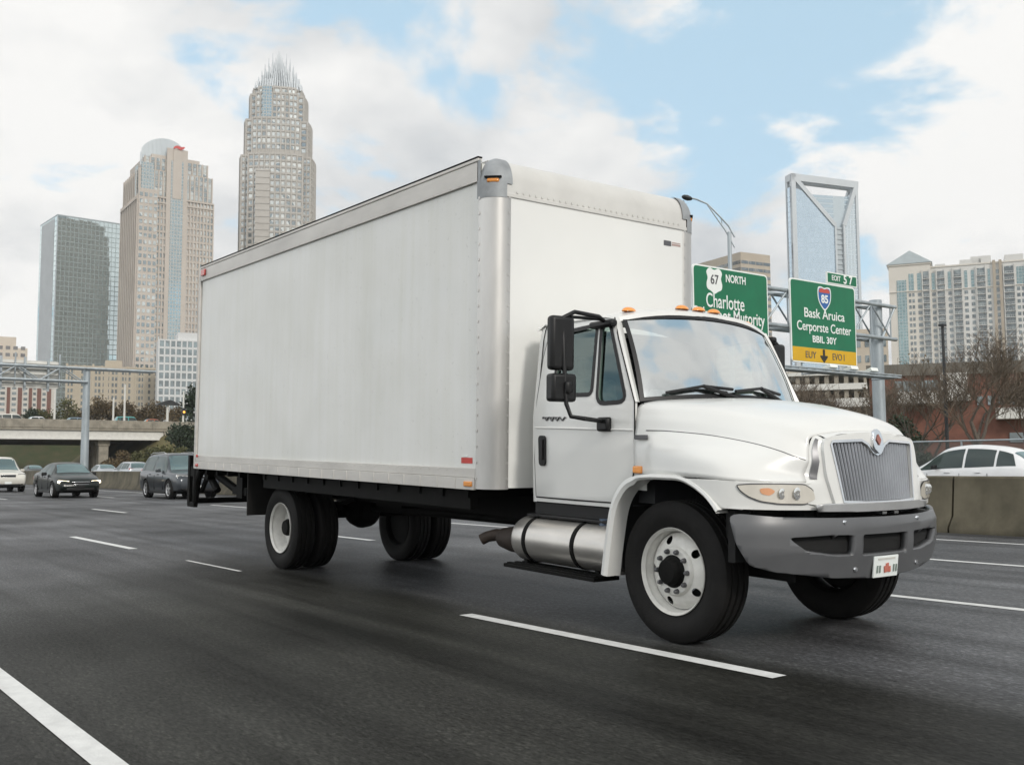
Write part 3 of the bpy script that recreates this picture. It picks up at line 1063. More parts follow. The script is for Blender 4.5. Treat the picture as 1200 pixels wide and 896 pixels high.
def s_of_x(x):
    """arc length (near side, negative) of the plan curve at x"""
    for i in range(120):
        if PC[i].x <= x <= PC[i+1].x:
            t = (x-PC[i].x)/(PC[i+1].x-PC[i].x+1e-9)
            return PL[i]+t*(PL[i+1]-PL[i])-PMID
    return 0


SCUT = [-1.9+.06*i for i in range(64)]
SCUT2 = [-1.9+.035*i for i in range(110)]
sA = s_of_x(.36)
lf = [(s_of_x(.22), 1.158), (s_of_x(.24), 1.168-.004)]
fender_out = [(s_of_x(.16), 1.158), (s_of_x(.16), 1.148), (s_of_x(.30), 1.125), (s_of_x(.42), 1.07), (s_of_x(.49), 1.02), (s_of_x(.53), .975), (s_of_x(.66), .972),
              (s_of_x(.80), .968), (-.66, .965), (-.54, .965), (-.54, 1.143), (s_of_x(.80), 1.146), (s_of_x(.64), 1.152), (s_of_x(.5), 1.158)]
for sgn in (-1, 1):
    fo = [(-sgn*a, b) for a, b in fender_out]
    fn = panel(fo, [], lambda a, b: tuple(plan_at(a, -.002))[:2]+(b,), cuts_a=SCUT)
    tb(fn, 'front_fender', M['cab_white'], solid=.02)
    # headlight set in the fender
    hl = [(s_of_x(.63), 1.132), (s_of_x(.70), 1.14), (s_of_x(.80), 1.142), (-.70, 1.138), (-.63, 1.10), (-.61, 1.03), (-.70, 1.0), (s_of_x(.80), 1.004), (s_of_x(.74), 1.02), (s_of_x(.69), 1.05), (s_of_x(.65), 1.09)]
    hl = round_poly(hl, .02, 2)
    hl = [(-sgn*a, b) for a, b in hl]
    fr = panel(hl, [], lambda a, b: tuple(plan_at(a, .006))[:2]+(b,), cuts_a=SCUT2)
    head = tb(fr, 'headlight', M['badge'], rot=TR)
    inn = offset_poly(hl, -.008)
    fr = panel(inn, [], lambda a, b: tuple(plan_at(a, .011))[:2]+(b,), cuts_a=SCUT2)
    tb(fr, 'lens', M['lens_clear'], head, rot=None)
    mb = MB()
    for sx, rr, m in ((-.76, .042, 0), (-.87, .036, 0)):
        p = plan_at(-sgn*sx, .014)
        mb.lathe([(0, .0), (rr*.7, .004), (rr, .0)], (p.x, p.y, 1.075), 'x', 16)
    tb(mb, 'reflector_bowl', M['reflector'], head, rot=None)
    tl = round_poly([(s_of_x(.735), 1.108), (s_of_x(.77), 1.113), (s_of_x(.79), 1.09), (s_of_x(.77), 1.06), (s_of_x(.74), 1.075)], .02, 3)
    tl = [(-sgn*a, b) for a, b in tl]
    fr = panel(tl, [], lambda a, b: tuple(plan_at(a, .0145))[:2]+(b,), cuts_a=SCUT2)
    tb(fr, 'turn_signal', M['amber_soft'], head, rot=None)
    # arch lip and rear splash strip
    arch = [(-.60, .42), (-.555, .70), (-.505, .92), (-.43, 1.05), (-.32, 1.135), (-.14, 1.168), (.05, 1.172), (.20, 1.168), (.32, 1.13), (.43, 1.07), (.50, 1.01), (.545, .96)]
    A = crom([(x, 0, z) for x, z in arch], 40)
    mb = MB()
    rr = []
    for i, p in enumerate(A):
        t = (A[min(i+1, 39)]-A[max(i-1, 0)]).normalized()
        n = Vector((t.z, 0, -t.x))        # towards the wheel
        f = min(1, i/6)*1.0
        w = .03 if i > 15 else .055
        y = -1.168 if p.x > -.2 else -1.155
        rr.append([Vector((p.x, -sgn*(y+.10), p.z))-n*.012, Vector((p.x, -sgn*y, p.z))-n*.004, Vector((p.x, -sgn*(y-.006), p.z))+n*w*.5, Vector((p.x, -sgn*(y+.01), p.z))+n*w, Vector((p.x, -sgn*(y+.14), p.z))+n*w])
    mb.grid(rr)
    lip = tb(mb, 'wheel_arch_lip', M['cab_white'])
    # wheel well lining
    mb = MB()
    mb.grid([[(p.x*1.0, -sgn*y, p.z+.0) for p in A] for y in (-1.12, -.45)])
    mb.bb(-.60, .60, -sgn*-.46, -sgn*-.44, .45, 1.3)
    mb.bb(-.62, -.56, sgn*.97, sgn*.45, .45, 1.0)
    mb.bb(.54, .60, -sgn*-1.06, -sgn*-.45, .62, 1.10)
    tb(mb, 'wheel_well', M['dark_void'])
    # panel closing the door-front gap above the splash strip
    mb = MB()
    mb.grid([[(-.50, sgn*.985, z), (-.40, sgn*.995, z), (-.25, sgn*1.03, z)] for z in (1.05, 1.17)])
    tb(mb, 'splash_panel', M['cab_white'])
# radiator block behind the grille
mb = MB()
mb.bb(.50, .82, -.50, .50, .75, 1.42)
mb.bb(.50, .80, -.60, .60, .60, .96)
mb.bb(.40, .64, -.92, .92, .62, 1.10)
tb(mb, 'radiator', M['dark_void'])


# grille surround with V-notched opening
def nose(a, b, off=0.0):
    return (.985-.045*(a/.55)**2-(b-.97)*.125+off, a, b)


so = round_poly([(-.475, .972), (-.535, 1.20), (-.535, 1.38), (-.51, 1.445), (-.25, 1.478), (0, 1.486), (.25, 1.478), (.51, 1.445), (.535, 1.38), (.535, 1.20), (.475, .972)], .05)
go = [(-.405, 1.022), (-.43, 1.2), (-.462, 1.40), (-.45, 1.415), (-.16, 1.425), (-.10, 1.40), (-.045, 1.345), (0, 1.33), (.045, 1.345), (.10, 1.40), (.16, 1.425), (.45, 1.415), (.462, 1.40), (.43, 1.2), (.405, 1.022), (.2, 1.012), (-.2, 1.012)]
ca = [-.5+.1*i for i in range(11)]
cb = [1.05, 1.15, 1.25, 1.35]
sm = panel(so, [go], lambda a, b: nose(a, b, .012), cuts_a=ca, cuts_b=cb)
sur = tb(sm, 'grille_surround', M['cab_white'], solid=.11, bevel=.012)
ch = panel(offset_poly(go, .012), [offset_poly(go, -.006)], lambda a, b: nose(a, b, .017), cuts_a=ca, cuts_b=cb)
tb(ch, 'grille_bezel', M['chrome'], sur, rot=None)
ba = panel(offset_poly(go, .01), [], lambda a, b: nose(a, b, -.03), cuts_a=ca, cuts_b=cb)
tb(ba, 'grille_backing', M['black_plastic'], sur, rot=None)
mb = MB()
for i in range(27):
    a = -.44+i*.88/26
    zt = 1.412
    if abs(a) < .16:
        zt = 1.35+max(0, abs(a)-.03)*.55
    zt = min(zt, 1.415)
    zb = 1.018
    k = (.405+(.46-.405))/.46
    mb.tube([nose(a*.885, zb, -.012), nose(a*(.885+.115*.5), (zb+zt)/2, -.010), nose(a, zt, -.012)], .0105, 6)
tb(mb, 'grille_bars', M['grille_bar'], sur, rot=None)
em = MB()
pl = round_poly([(0, 1.335), (-.055, 1.375), (-.06, 1.44), (-.035, 1.49), (0, 1.51), (.035, 1.49), (.06, 1.44), (.055, 1.375)], .015)
em.prism(pl, lambda a, b, t: nose(a, b, t), .012, .034)
em = tb(em, 'emblem', M['chrome'], sur, rot=None, bevel=.006)
e2 = MB()
pl = [(0, 1.395), (-.026, 1.432), (0, 1.472), (.026, 1.432)]
e2.prism(pl, lambda a, b, t: nose(a, b, t), .036, .041)
tb(e2, 'emblem_diamond', mat('emblem_orange', (.33, .13, .10), .4), em, rot=None)
# silver valance below the grille
va = panel([(-.62, .958), (-.64, 1.0), (-.52, 1.01), (.52, 1.01), (.64, 1.0), (.62, .958), (.3, .95), (-.3, .95)], [], lambda a, b: tuple(plan_at(a, .048))[:2]+(b,), cuts_a=SCUT)
tb(va, 'nose_valance', M['wheel_silver'], solid=.02)


# ---- bumper
def bumper_warp(a, b):
    bul = .05
    if b > .86:
        bul -= (b-.86)*.35
    if b < .70:
        bul -= (.70-b)*.25
    p = plan_at(a, bul)
    return (p.x+.02*(1-min(1, abs(a)/1.2)), p.y, b)


sb = s_of_x(.60)
bo = [(sb, .93), (sb+.06, .945), (-.9, .925), (-.5, .915), (0, .912), (.5, .915), (.9, .925), (-sb-.06, .945), (-sb, .93), (-s_of_x(.635), .75), (-s_of_x(.69), .615), (.95, .575), (.5, .52), (.12, .50), (-.12, .50), (-.5, .52), (-.95, .575), (s_of_x(.69), .615), (s_of_x(.635), .75)]
bo = round_poly(bo, .03, 2)
side_slot = round_poly([(-.86, .795), (-.72, .70), (-.50, .668), (-.345, .664), (-.345, .80), (-.5, .805)], [.05, .03, .02, .02, .02, .02], 3)
mid_slot = round_poly([(-.255, .66), (-.255, .80), (.255, .80), (.255, .66)], .02, 3)
oth_slot = [(-a, b) for a, b in side_slot]
bp_ = panel(bo, [side_slot, mid_slot, oth_slot], bumper_warp, cuts_a=SCUT2, cuts_b=(.56, .62, .68, .74, .80, .86, .90))
bump = tb(bp_, 'front_bumper', M['bumper'], solid=.05)
for sl, rec in ((side_slot, 1), (mid_slot, 0), (oth_slot, 1)):
    bk = panel(offset_poly(sl, .03), [], lambda a, b: tuple(Vector(bumper_warp(a, b))-Vector((.055, 0, 0))), cuts_a=SCUT2)
    slot = tb(bk, 'bumper_slot', M['dark_void'], bump, rot=None)
mb = MB()
for z in (.70, .735, .77):
    mb.bb(.915, .93, -.25, .25, z-.006, z+.006)
tb(mb, 'slot_louvre', M['black_plastic'], bump, rot=None)
# top shelf closing the bumper to the nose
mb = MB()
ssx = [sb+(-2*sb)*i/40 for i in range(41)]
mb.grid([[Vector(bumper_warp(a, .915))+Vector((-.004, 0, 0)) for a in ssx], [Vector((plan_at(a, -.10).x, plan_at(a, -.10).y, .912)) for a in ssx]])
tb(mb, 'bumper_shelf', M['black_plastic'], bump, rot=None)
for a, z in ((-.42, .885), (-.30, .57), (.42, .885), (.45, .57)):
    p = Vector(bumper_warp(a, z))
    mb = MB()
    mb.lathe([(0, .012), (.014, .01), (.018, 0)], p, 'x', 10)
    tb(mb, 'bumper_bolt', M['chrome'], bump, rot=None)
# tow-hook bolts between bumper and nose
mb = MB()
for y in (.02, .16):
    mb.box((.965, y, .935), (.05, .05, .018))
tb(mb, 'tow_pin', M['chrome'], bump, rot=None)
# licence plate
mb = MB()
px0, pz0, pw, ph = bumper_warp(0.02, .58)[0]+.008, .575, .28, .145
mb.box((px0, .0, pz0), (.012, pw, ph), ry=.10)
plate = tb(mb, 'licence_plate', M['paper'], bump, rot=None, bevel=.003)
mb = MB()
mb.box((px0+.012, .0, pz0+.052), (.004, .20, .014), ry=.10)
mb.cur = 1
for yy, zz, w, h in ((-.012, -.018, .03, .045), (.010, -.008, .03, .06), (.035, -.02, .02, .04)):
    mb.box((px0+.010, yy, pz0+zz), (.004, w, h), ry=.10, rx=.15)
mb.cur = 2
for yy in (-.105, -.075, .085, .115):
    mb.box((px0+.010, yy, pz0-.015), (.004, .012, .05), ry=.10)
tb(mb, 'plate_marks', [M['sign_back'], mat('plate_red', (.50, .16, .12), .5), mat('plate_green', (.22, .27, .24), .5)], plate, rot=None)

# ---- mirrors on tube frames
for sgn in (-1, 1):
    mb = MB()
    yo = 1.42
    q = lambda x, y, z: Vector((x+((.27 if y > 1.2 else .14 if y > 1.04 else 0) if sgn < 0 else 0), sgn*y, z-(.045 if z > 2.36 else 0)))
    mb.tube([q(-.80, .92, 2.365), q(-.90, 1.05, 2.41), q(-1.0, yo-.1, 2.42), q(-1.02, yo, 2.37), q(-1.0, yo, 2.0), q(-.97, yo, 1.68), q(-.95, yo-.03, 1.585), q(-.88, yo-.10, 1.57), q(-.74, 1.03, 1.56)], .017, 10)
    mb.tube([q(-.84, .93, 2.36), q(-1.0, yo-.06, 2.38)], .013, 8)
    arm = tb(mb, 'mirror_arm', M['black_plastic'])
    mb = MB()
    mb.box(q(-.725, 1.02, 1.535), (.13, .06, .11))
    tb(mb, 'arm_bracket', M['black_plastic'], arm, rot=None, bevel=.018)
    mb = MB()
    mb.box(q(-.83, .945, 2.365), (.30, .07, .055), rz=sgn*.10)
    tb(mb, 'arm_bracket', M['black_plastic'], arm, rot=None, bevel=.018)
    mb = MB()
    mb.box(q(-1.04, yo+.0, 2.135), (.085, .21, .41), rz=sgn*.12)
    head = tb(mb, 'mirror_head', M['black_plastic'], arm, rot=None, bevel=.03, bseg=3)
    mb = MB()
    mb.box(q(-1.087, yo-.005, 2.135), (.008, .17, .36), rz=sgn*.12)
    tb(mb, 'mirror_glass', M['mirror_glass'], head, rot=None)
    mb = MB()
    mb.box(q(-1.03, yo+.0, 1.80), (.11, .215, .21), rz=sgn*.12)
    mb.box(q(-.965, yo-.015, 1.80), (.05, .07, .10))
    h2 = tb(mb, 'convex_mirror_head', M['black_plastic'], arm, rot=None, bevel=.035, bseg=3)


# ---- wheels (upright, on the road)
def tyre_mb(W, R, Rr):
    h = W/2
    prof = [(Rr-.01, -h*.72), (Rr+.02, -h*.80), (Rr+.06, -h*.93), ((R+Rr)/2, -h*1.0), (R-.06, -h*.97), (R-.022, -h*.88), (R-.004, -h*.78)]
    for g in (-.42, 0, .42):
        prof += [(R, h*(g-.09)), (R-.014, h*(g-.07)), (R-.014, h*(g+.07)), (R, h*(g+.09))]
    prof += [(R-.004, h*.78), (R-.022, h*.88), (R-.06, h*.97), ((R+Rr)/2, h*1.0), (Rr+.06, h*.93), (Rr+.02, h*.80), (Rr-.01, h*.72)]
    m = MB()
    m.lathe(prof, (0, 0, 0), 'y', 64)
    return m


def holes_disc(m, r_out, r_in, y0, y1, nh, rh, rc, nseg=80, ang0=0.0):
    """annular wheel face dished between y0 (outer) and y1 (inner) with round hand holes"""
    outer = [(r_out*math.cos(2*PI*k/nseg), r_out*math.sin(2*PI*k/nseg)) for k in range(nseg)]
    inner = [(r_in*math.cos(2*PI*k/40), r_in*math.sin(2*PI*k/40)) for k in range(40)]
    hs = []
    for i in range(nh):
        a = ang0+2*PI*i/nh
        hs.append([(rc*math.cos(a)+rh*math.cos(t)*1.0, rc*math.sin(a)+rh*math.sin(t)) for t in [2*PI*k/18 for k in range(18)]])

    def w(a, b):
        r = math.hypot(a, b)
        t = (r-r_in)/(r_out-r_in)
        return (a, y0+(y1-y0)*t*t, b)
    p = panel(outer, [inner]+hs, w, cuts_a=[-.2, -.1, 0, .1, .2], cuts_b=[-.2, -.1, 0, .1, .2])
    m.add(p.v, p.f)


def front_wheel(x, y, sgn, a0, rimm='wheel_white'):
    """sgn -1: outer side faces -y"""
    r = empty('front_wheel', (0, 0, 0))
    r.parent = truck
    r.location = (x, y, .497)
    s = sgn
    ty = tyre_mb(.285, .497, .298)
    t = ty.build('tyre', M['rubber'], r)
    m = MB()
    m.lathe([(.285, s*.10), (.303, s*.125), (.306, s*.118), (.298, s*.10), (.282, s*.06), (.268, s*.02), (.262, -s*.10), (.29, -s*.12)], (0, 0, 0), 'y', 64)
    holes_disc(m, .266, .175, s*.085, s*.035, 5, .030, .222, ang0=a0)
    m.lathe([(.175, s*.085), (.168, s*.105), (.160, s*.112), (.115, s*.112), (.105, s*.108)], (0, 0, 0), 'y', 48)
    rim = m.build('rim', M[rimm], r)
    m = MB()
    m.lathe([(.255, s*.02), (.16, s*.0)], (0, 0, 0), 'y', 32)
    m.build('rim_backing', M['dark_void'], rim)
    m = MB()
    m.lathe([(.118, s*.108), (.112, s*.118), (.095, s*.13), (.09, s*.165), (.075, s*.18), (.0, s*.183)], (0, 0, 0), 'y', 32)
    m.build('hub', M['black_steel'], r)
    m = MB()
    for k in range(10):
        a = 2*PI*k/10+a0
        m.lathe([(.0, s*.145), (.012, s*.143), (.016, s*.135), (.019, s*.112)], (.142*math.cos(a), 0, .142*math.sin(a)), 'y', 8)
    m.build('wheel_nuts', M['badge'], rim)
    return r


def rear_wheel(x, y, sgn, outer=True):
    r = empty('rear_wheel', (0, 0, 0))
    r.parent = truck
    r.location = (x, y, .497)
    s = sgn
    tyre_mb(.27, .497, .298).build('tyre', M['rubber'], r)
    m = MB()
    if outer:
        m.lathe([(.285, s*.10), (.303, s*.125), (.307, s*.118), (.298, s*.10), (.280, s*.06), (.262, s*.0), (.255, -s*.06)], (0, 0, 0), 'y', 64)
        holes_disc(m, .258, .165, -s*.085, -s*.05, 5, .030, .212, ang0=.3)
        m.lathe([(.165, -s*.085), (.10, -s*.09), (.09, -s*.09)], (0, 0, 0), 'y', 40)
        rim = m.build('rim', M['wheel_white'], r)
        m = MB()
        m.lathe([(.105, -s*.09), (.10, s*.03), (.085, s*.06), (0, s*.065)], (0, 0, 0), 'y', 28)
        for k in range(10):
            a = 2*PI*k/10
            m.lathe([(0, -s*.05), (.016, -s*.055), (.018, -s*.09)], (.14*math.cos(a), 0, .14*math.sin(a)), 'y', 8)
        m.build('hub', M['black_steel'], r)
    else:
        m.lathe([(.30, -s*.11), (.27, -s*.05), (.0, -s*.05)], (0, 0, 0), 'y', 40)
        m.build('rim', M['black_steel'], r)
    return r


front_wheel(0, -.895, -1, .62)
front_wheel(0, .895, 1, .2, 'black_steel')
rear_wheel(-6.55, -.975, -1)
rear_wheel(-6.55, -.66, -1, False)
rear_wheel(-6.55, .975, 1)
rear_wheel(-6.55, .66, 1, False)

# ================================================================== ROAD
SL = 0.022          # the carriageway bends very slightly off the truck's axis


def RY(x, y0):
    """lateral position of a road line that passes y0 beside the truck's cab"""
    return y0+SL*(x+5)


def asphalt():
    m, nt, b = new_mat('asphalt')
    L = nt.links.new
    tc = node(nt, 'ShaderNodeTexCoord')
    # fine aggregate, slightly drawn out along the lanes
    mp = node(nt, 'ShaderNodeMapping')
    mp.inputs['Scale'].default_value = (.35, 1.0, 1.0)
    mp.inputs['Rotation'].default_value = (0, 0, -SL)
    L(tc.outputs['Object'], mp.inputs[0])
    n1 = node(nt, 'ShaderNodeTexNoise')
    n1.inputs['Scale'].default_value = 48
    n1.inputs['Detail'].default_value = 7
    n1.inputs['Roughness'].default_value = .85
    L(mp.outputs[0], n1.inputs['Vector'])
    # long streaks
    mp2 = node(nt, 'ShaderNodeMapping')
    mp2.inputs['Scale'].default_value = (.05, 1.6, 1)
    mp2.inputs['Rotation'].default_value = (0, 0, -SL)
    L(tc.outputs['Object'], mp2.inputs[0])
    n2 = node(nt, 'ShaderNodeTexNoise')
    n2.inputs['Scale'].default_value = 1.5
    n2.inputs['Detail'].default_value = 7
    n2.inputs['Roughness'].default_value = .6
    L(mp2.outputs[0], n2.inputs['Vector'])
    # broad patches
    n3 = node(nt, 'ShaderNodeTexNoise')
    n3.inputs['Scale'].default_value = .35
    n3.inputs['Detail'].default_value = 4
    L(tc.outputs['Object'], n3.inputs['Vector'])
    r1 = node(nt, 'ShaderNodeMapRange')
    r1.inputs['From Min'].default_value = .3
    r1.inputs['From Max'].default_value = .7
    r1.inputs['To Min'].default_value = .35
    r1.inputs['To Max'].default_value = 1.9
    L(n1.outputs['Fac'], r1.inputs['Value'])
    r2 = node(nt, 'ShaderNodeMapRange')
    r2.inputs['From Min'].default_value = .3
    r2.inputs['From Max'].default_value = .7
    r2.inputs['To Min'].default_value = .5
    r2.inputs['To Max'].default_value = 1.6
    L(n2.outputs['Fac'], r2.inputs['Value'])
    r3 = node(nt, 'ShaderNodeMapRange')
    r3.inputs['From Min'].default_value = .3
    r3.inputs['From Max'].default_value = .7
    r3.inputs['To Min'].default_value = .6
    r3.inputs['To Max'].default_value = 1.55
    L(n3.outputs['Fac'], r3.inputs['Value'])
    a = node(nt, 'ShaderNodeMath', operation='MULTIPLY')
    L(r1.outputs[0], a.inputs[0])
    L(r2.outputs[0], a.inputs[1])
    c = node(nt, 'ShaderNodeMath', operation='MULTIPLY')
    L(a.outputs[0], c.inputs[0])
    L(r3.outputs[0], c.inputs[1])
    vo = node(nt, 'ShaderNodeTexVoronoi')
    vo.inputs['Scale'].default_value = 100
    L(mp.outputs[0], vo.inputs['Vector'])
    vsp = node(nt, 'ShaderNodeSeparateColor')
    L(vo.outputs['Color'], vsp.inputs[0])
    vr = node(nt, 'ShaderNodeMapRange')
    vr.inputs['From Min'].default_value = .72
    vr.inputs['From Max'].default_value = 1.0
    vr.inputs['To Min'].default_value = .85
    vr.inputs['To Max'].default_value = 1.75
    L(vsp.outputs[0], vr.inputs['Value'])
    c2 = node(nt, 'ShaderNodeMath', operation='MULTIPLY')
    L(c.outputs[0], c2.inputs[0])
    L(vr.outputs[0], c2.inputs[1])
    c = c2
    mx = node(nt, 'ShaderNodeVectorMath', operation='SCALE')
    # near lane painted dark, far lanes pale: grazing sky sheen put in the colour
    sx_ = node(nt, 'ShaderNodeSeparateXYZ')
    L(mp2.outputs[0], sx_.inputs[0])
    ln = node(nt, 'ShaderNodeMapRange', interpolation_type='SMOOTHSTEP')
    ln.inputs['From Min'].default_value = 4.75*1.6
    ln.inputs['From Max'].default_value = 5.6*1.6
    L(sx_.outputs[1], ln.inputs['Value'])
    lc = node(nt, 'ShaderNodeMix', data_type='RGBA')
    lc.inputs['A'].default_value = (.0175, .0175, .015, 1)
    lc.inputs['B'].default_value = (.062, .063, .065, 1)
    # paler further back too: sky sheen painted into the asphalt colour
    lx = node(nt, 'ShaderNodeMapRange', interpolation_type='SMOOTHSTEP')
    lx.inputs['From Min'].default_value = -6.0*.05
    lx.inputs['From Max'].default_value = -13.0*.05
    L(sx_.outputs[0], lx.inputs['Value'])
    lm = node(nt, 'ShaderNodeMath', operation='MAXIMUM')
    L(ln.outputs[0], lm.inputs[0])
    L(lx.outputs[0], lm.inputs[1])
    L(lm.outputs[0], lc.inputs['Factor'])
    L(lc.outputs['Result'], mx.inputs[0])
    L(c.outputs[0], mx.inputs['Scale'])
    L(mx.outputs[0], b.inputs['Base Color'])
    rr = node(nt, 'ShaderNodeMapRange')
    rr.inputs['From Min'].default_value = .3
    rr.inputs['From Max'].default_value = .7
    rr.inputs['To Min'].default_value = .42
    rr.inputs['To Max'].default_value = .60
    L(n2.outputs['Fac'], rr.inputs['Value'])
    L(rr.outputs[0], b.inputs['Roughness'])
    sm_ = node(nt, 'ShaderNodeMath', operation='MULTIPLY')
    L(r2.outputs[0], sm_.inputs[0])
    L(r3.outputs[0], sm_.inputs[1])
    sg = node(nt, 'ShaderNodeMath', operation='MULTIPLY')
    L(sm_.outputs[0], sg.inputs[0])
    g1 = node(nt, 'ShaderNodeMapRange')
    g1.inputs['From Min'].default_value = .3
    g1.inputs['From Max'].default_value = .7
    g1.inputs['To Min'].default_value = .02
    g1.inputs['To Max'].default_value = .16
    L(n1.outputs['Fac'], g1.inputs['Value'])
    L(g1.outputs[0], sg.inputs[1])
    L(sg.outputs[0], b.inputs['Specular IOR Level'])
    bp = node(nt, 'ShaderNodeBump')
    bp.inputs['Strength'].default_value = .28
    bp.inputs['Distance'].default_value = .012
    L(n1.outputs['Fac'], bp.inputs['Height'])
    L(bp.outputs[0], b.inputs['Normal'])
    return m


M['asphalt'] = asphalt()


def sheet(name, m, x0, x1, y0, y1, z, n=40, kind='structure', skew=True):
    mb = MB()
    rows = []
    for i in range(n+1):
        x = x0+(x1-x0)*i/n
        rows.append([(x, RY(x, y0) if skew else y0, z), (x, RY(x, y1) if skew else y1, z)])
    mb.grid(rows)
    o = mb.build(name, m, recalc=False, smooth=False)
    for p in o.data.polygons:
        if p.normal.z < 0:
            o.data.flip_normals()
            break
    tag(o, kind=kind)
    return o


mb = MB()
mb.add([(-6000, -6000, -.06), (6000, -6000, -.06), (6000, 6000, -.06), (-6000, 6000, -.06)], [(0, 1, 2, 3)])
o = mb.build('ground', M['ground'], smooth=False)
tag(o, kind='structure')
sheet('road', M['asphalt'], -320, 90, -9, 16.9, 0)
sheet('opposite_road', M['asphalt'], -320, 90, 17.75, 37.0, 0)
sheet('verge', M['dry_grass'], -320, 90, 37.0, 62, -.02)

# lane markings
def dash(x0, x1, y0, w=.13, z=.004):
    mb = MB()
    n = max(1, int((x1-x0)/2))
    rows = []
    r2 = random.Random(int(x0*10)+int(y0*100))
    for i in range(n+1):
        x = x0+(x1-x0)*i/n
        rows.append([(x, RY(x, y0)-w/2, z), (x, RY(x, y0)+w/2, z)])
    mb.grid(rows)
    o = mb.build('lane_marking', M['line'], recalc=False, smooth=False)
    if o.data.polygons[0].normal.z < 0:
        o.data.flip_normals()
    tag(o, kind='structure')


dash(-18, 2.0, 1.19, .125)
dash(-7.05, -3.86, 4.78)
dash(-19.3, -15.8, 4.74)
dash(-13.4, -11.6, 4.70, .05)
dash(-5.75, -2.2, 8.55)
dash(-17.8, -14.9, 8.36)
dash(-31.5, -28.3, 8.36)
dash(-50, -43.5, 8.36)
dash(-44, -40, 4.74)
dash(-7.6, -3.6, 12.14)
dash(-19.5, -15.8, 12.14)
dash(-32, -28.5, 12.14)
dash(-46, -42.5, 12.14)
dash(-60, 40, 15.35, .12)
for k in range(-8, 2):
    for y in (21.8, 25.4, 29.0):
        dash(k*12.2, k*12.2+3, y)
dash(-200, 40, 33.0, .12)

# ---- concrete median barrier
def barrier():
    m, nt, b = new_mat('barrier_concrete')
    L = nt.links.new
    tc = node(nt, 'ShaderNodeTexCoord')
    n1 = node(nt, 'ShaderNodeTexNoise')
    n1.inputs['Scale'].default_value = .8
    n1.inputs['Detail'].default_value = 8
    n1.inputs['Roughness'].default_value = .65
    L(tc.outputs['Object'], n1.inputs['Vector'])
    mp = node(nt, 'ShaderNodeMapping')
    mp.inputs['Scale'].default_value = (2.2, 2.2, .5)
    L(tc.outputs['Object'], mp.inputs[0])
    n2 = node(nt, 'ShaderNodeTexNoise')
    n2.inputs['Scale'].default_value = 1.0
    n2.inputs['Detail'].default_value = 6
    L(mp.outputs[0], n2.inputs['Vector'])
    rp = node(nt, 'ShaderNodeValToRGB')
    rp.color_ramp.elements[0].position = .36
    rp.color_ramp.elements[0].color = (.036, .031, .018, 1)
    rp.color_ramp.elements[1].position = .68
    rp.color_ramp.elements[1].color = (.16, .14, .095, 1)
    mx = node(nt, 'ShaderNodeMath', operation='MULTIPLY_ADD')
    mx.inputs[1].default_value = .6
    L(n1.outputs['Fac'], mx.inputs[0])
    m2 = node(nt, 'ShaderNodeMath', operation='MULTIPLY')
    m2.inputs[1].default_value = .4
    L(n2.outputs['Fac'], m2.inputs[0])
    L(m2.outputs[0], mx.inputs[2])
    L(mx.outputs[0], rp.inputs[0])
    L(rp.outputs[0], b.inputs['Base Color'])
    b.inputs['Roughness'].default_value = .85
    n3 = node(nt, 'ShaderNodeTexNoise')
    n3.inputs['Scale'].default_value = 25
    L(tc.outputs['Object'], n3.inputs['Vector'])
    bp = node(nt, 'ShaderNodeBump')
    bp.inputs['Strength'].default_value = .3
    L(n3.outputs['Fac'], bp.inputs['Height'])
    L(bp.outputs[0], b.inputs['Normal'])
    return m


M['barrier'] = barrier()
root = empty('concrete_barrier', (-5, 17.3, 0))
tag(root, 'long stained concrete median barrier between the two carriageways', 'barrier')
prof = [(-.36, 0), (-.36, .09), (-.20, .30), (-.12, .97), (-.09, 1.0), (.09, 1.0), (.12, .97), (.20, .30), (.36, .09), (.36, 0)]
# straight cast segments butted end to end, with a dark joint between them
mb = MB()
x = -150.0
segs = []
while x < 60:
    segs.append((x, x+6.06))
    x += 6.1
for a, c in segs:
    rows = [[(xx+5, SL*(xx+5)+y, z) for y, z in prof] for xx in (a, (a+c)/2, c)]
    mb.grid(rows)
    n = len(prof)
    for rr in (rows[0], rows[-1]):
        mb.add(rr, [tuple(range(n))])
mb.build('barrier_wall', M['barrier'], root)

# ================================================================== VEHICLES
def car_paint(name, col, metal=.3):
    return mat(name, col, .28, metal, var=.04, scale=3, coat=.4)


M['p_white'] = car_paint('paint_car_white', (.72, .72, .72), 0)
M['p_cream'] = car_paint('paint_car_cream', (.62, .60, .54), .1)
M['p_dark'] = mat('paint_car_charcoal', (.010, .014, .0125), .3, .0, var=.04, scale=3, coat=.18, spec=.25)
M['p_grey'] = car_paint('paint_car_grey', (.055, .062, .07), .5)
M['p_silver'] = car_paint('paint_car_silver', (.40, .42, .44), .6)
M['p_blue'] = car_paint('paint_car_blue', (.22, .28, .34), .5)
M['p_teal'] = car_paint('paint_car_teal', (.05, .30, .28), .1)
M['p_orange'] = car_paint('paint_car_orange', (.55, .12, .03), .1)


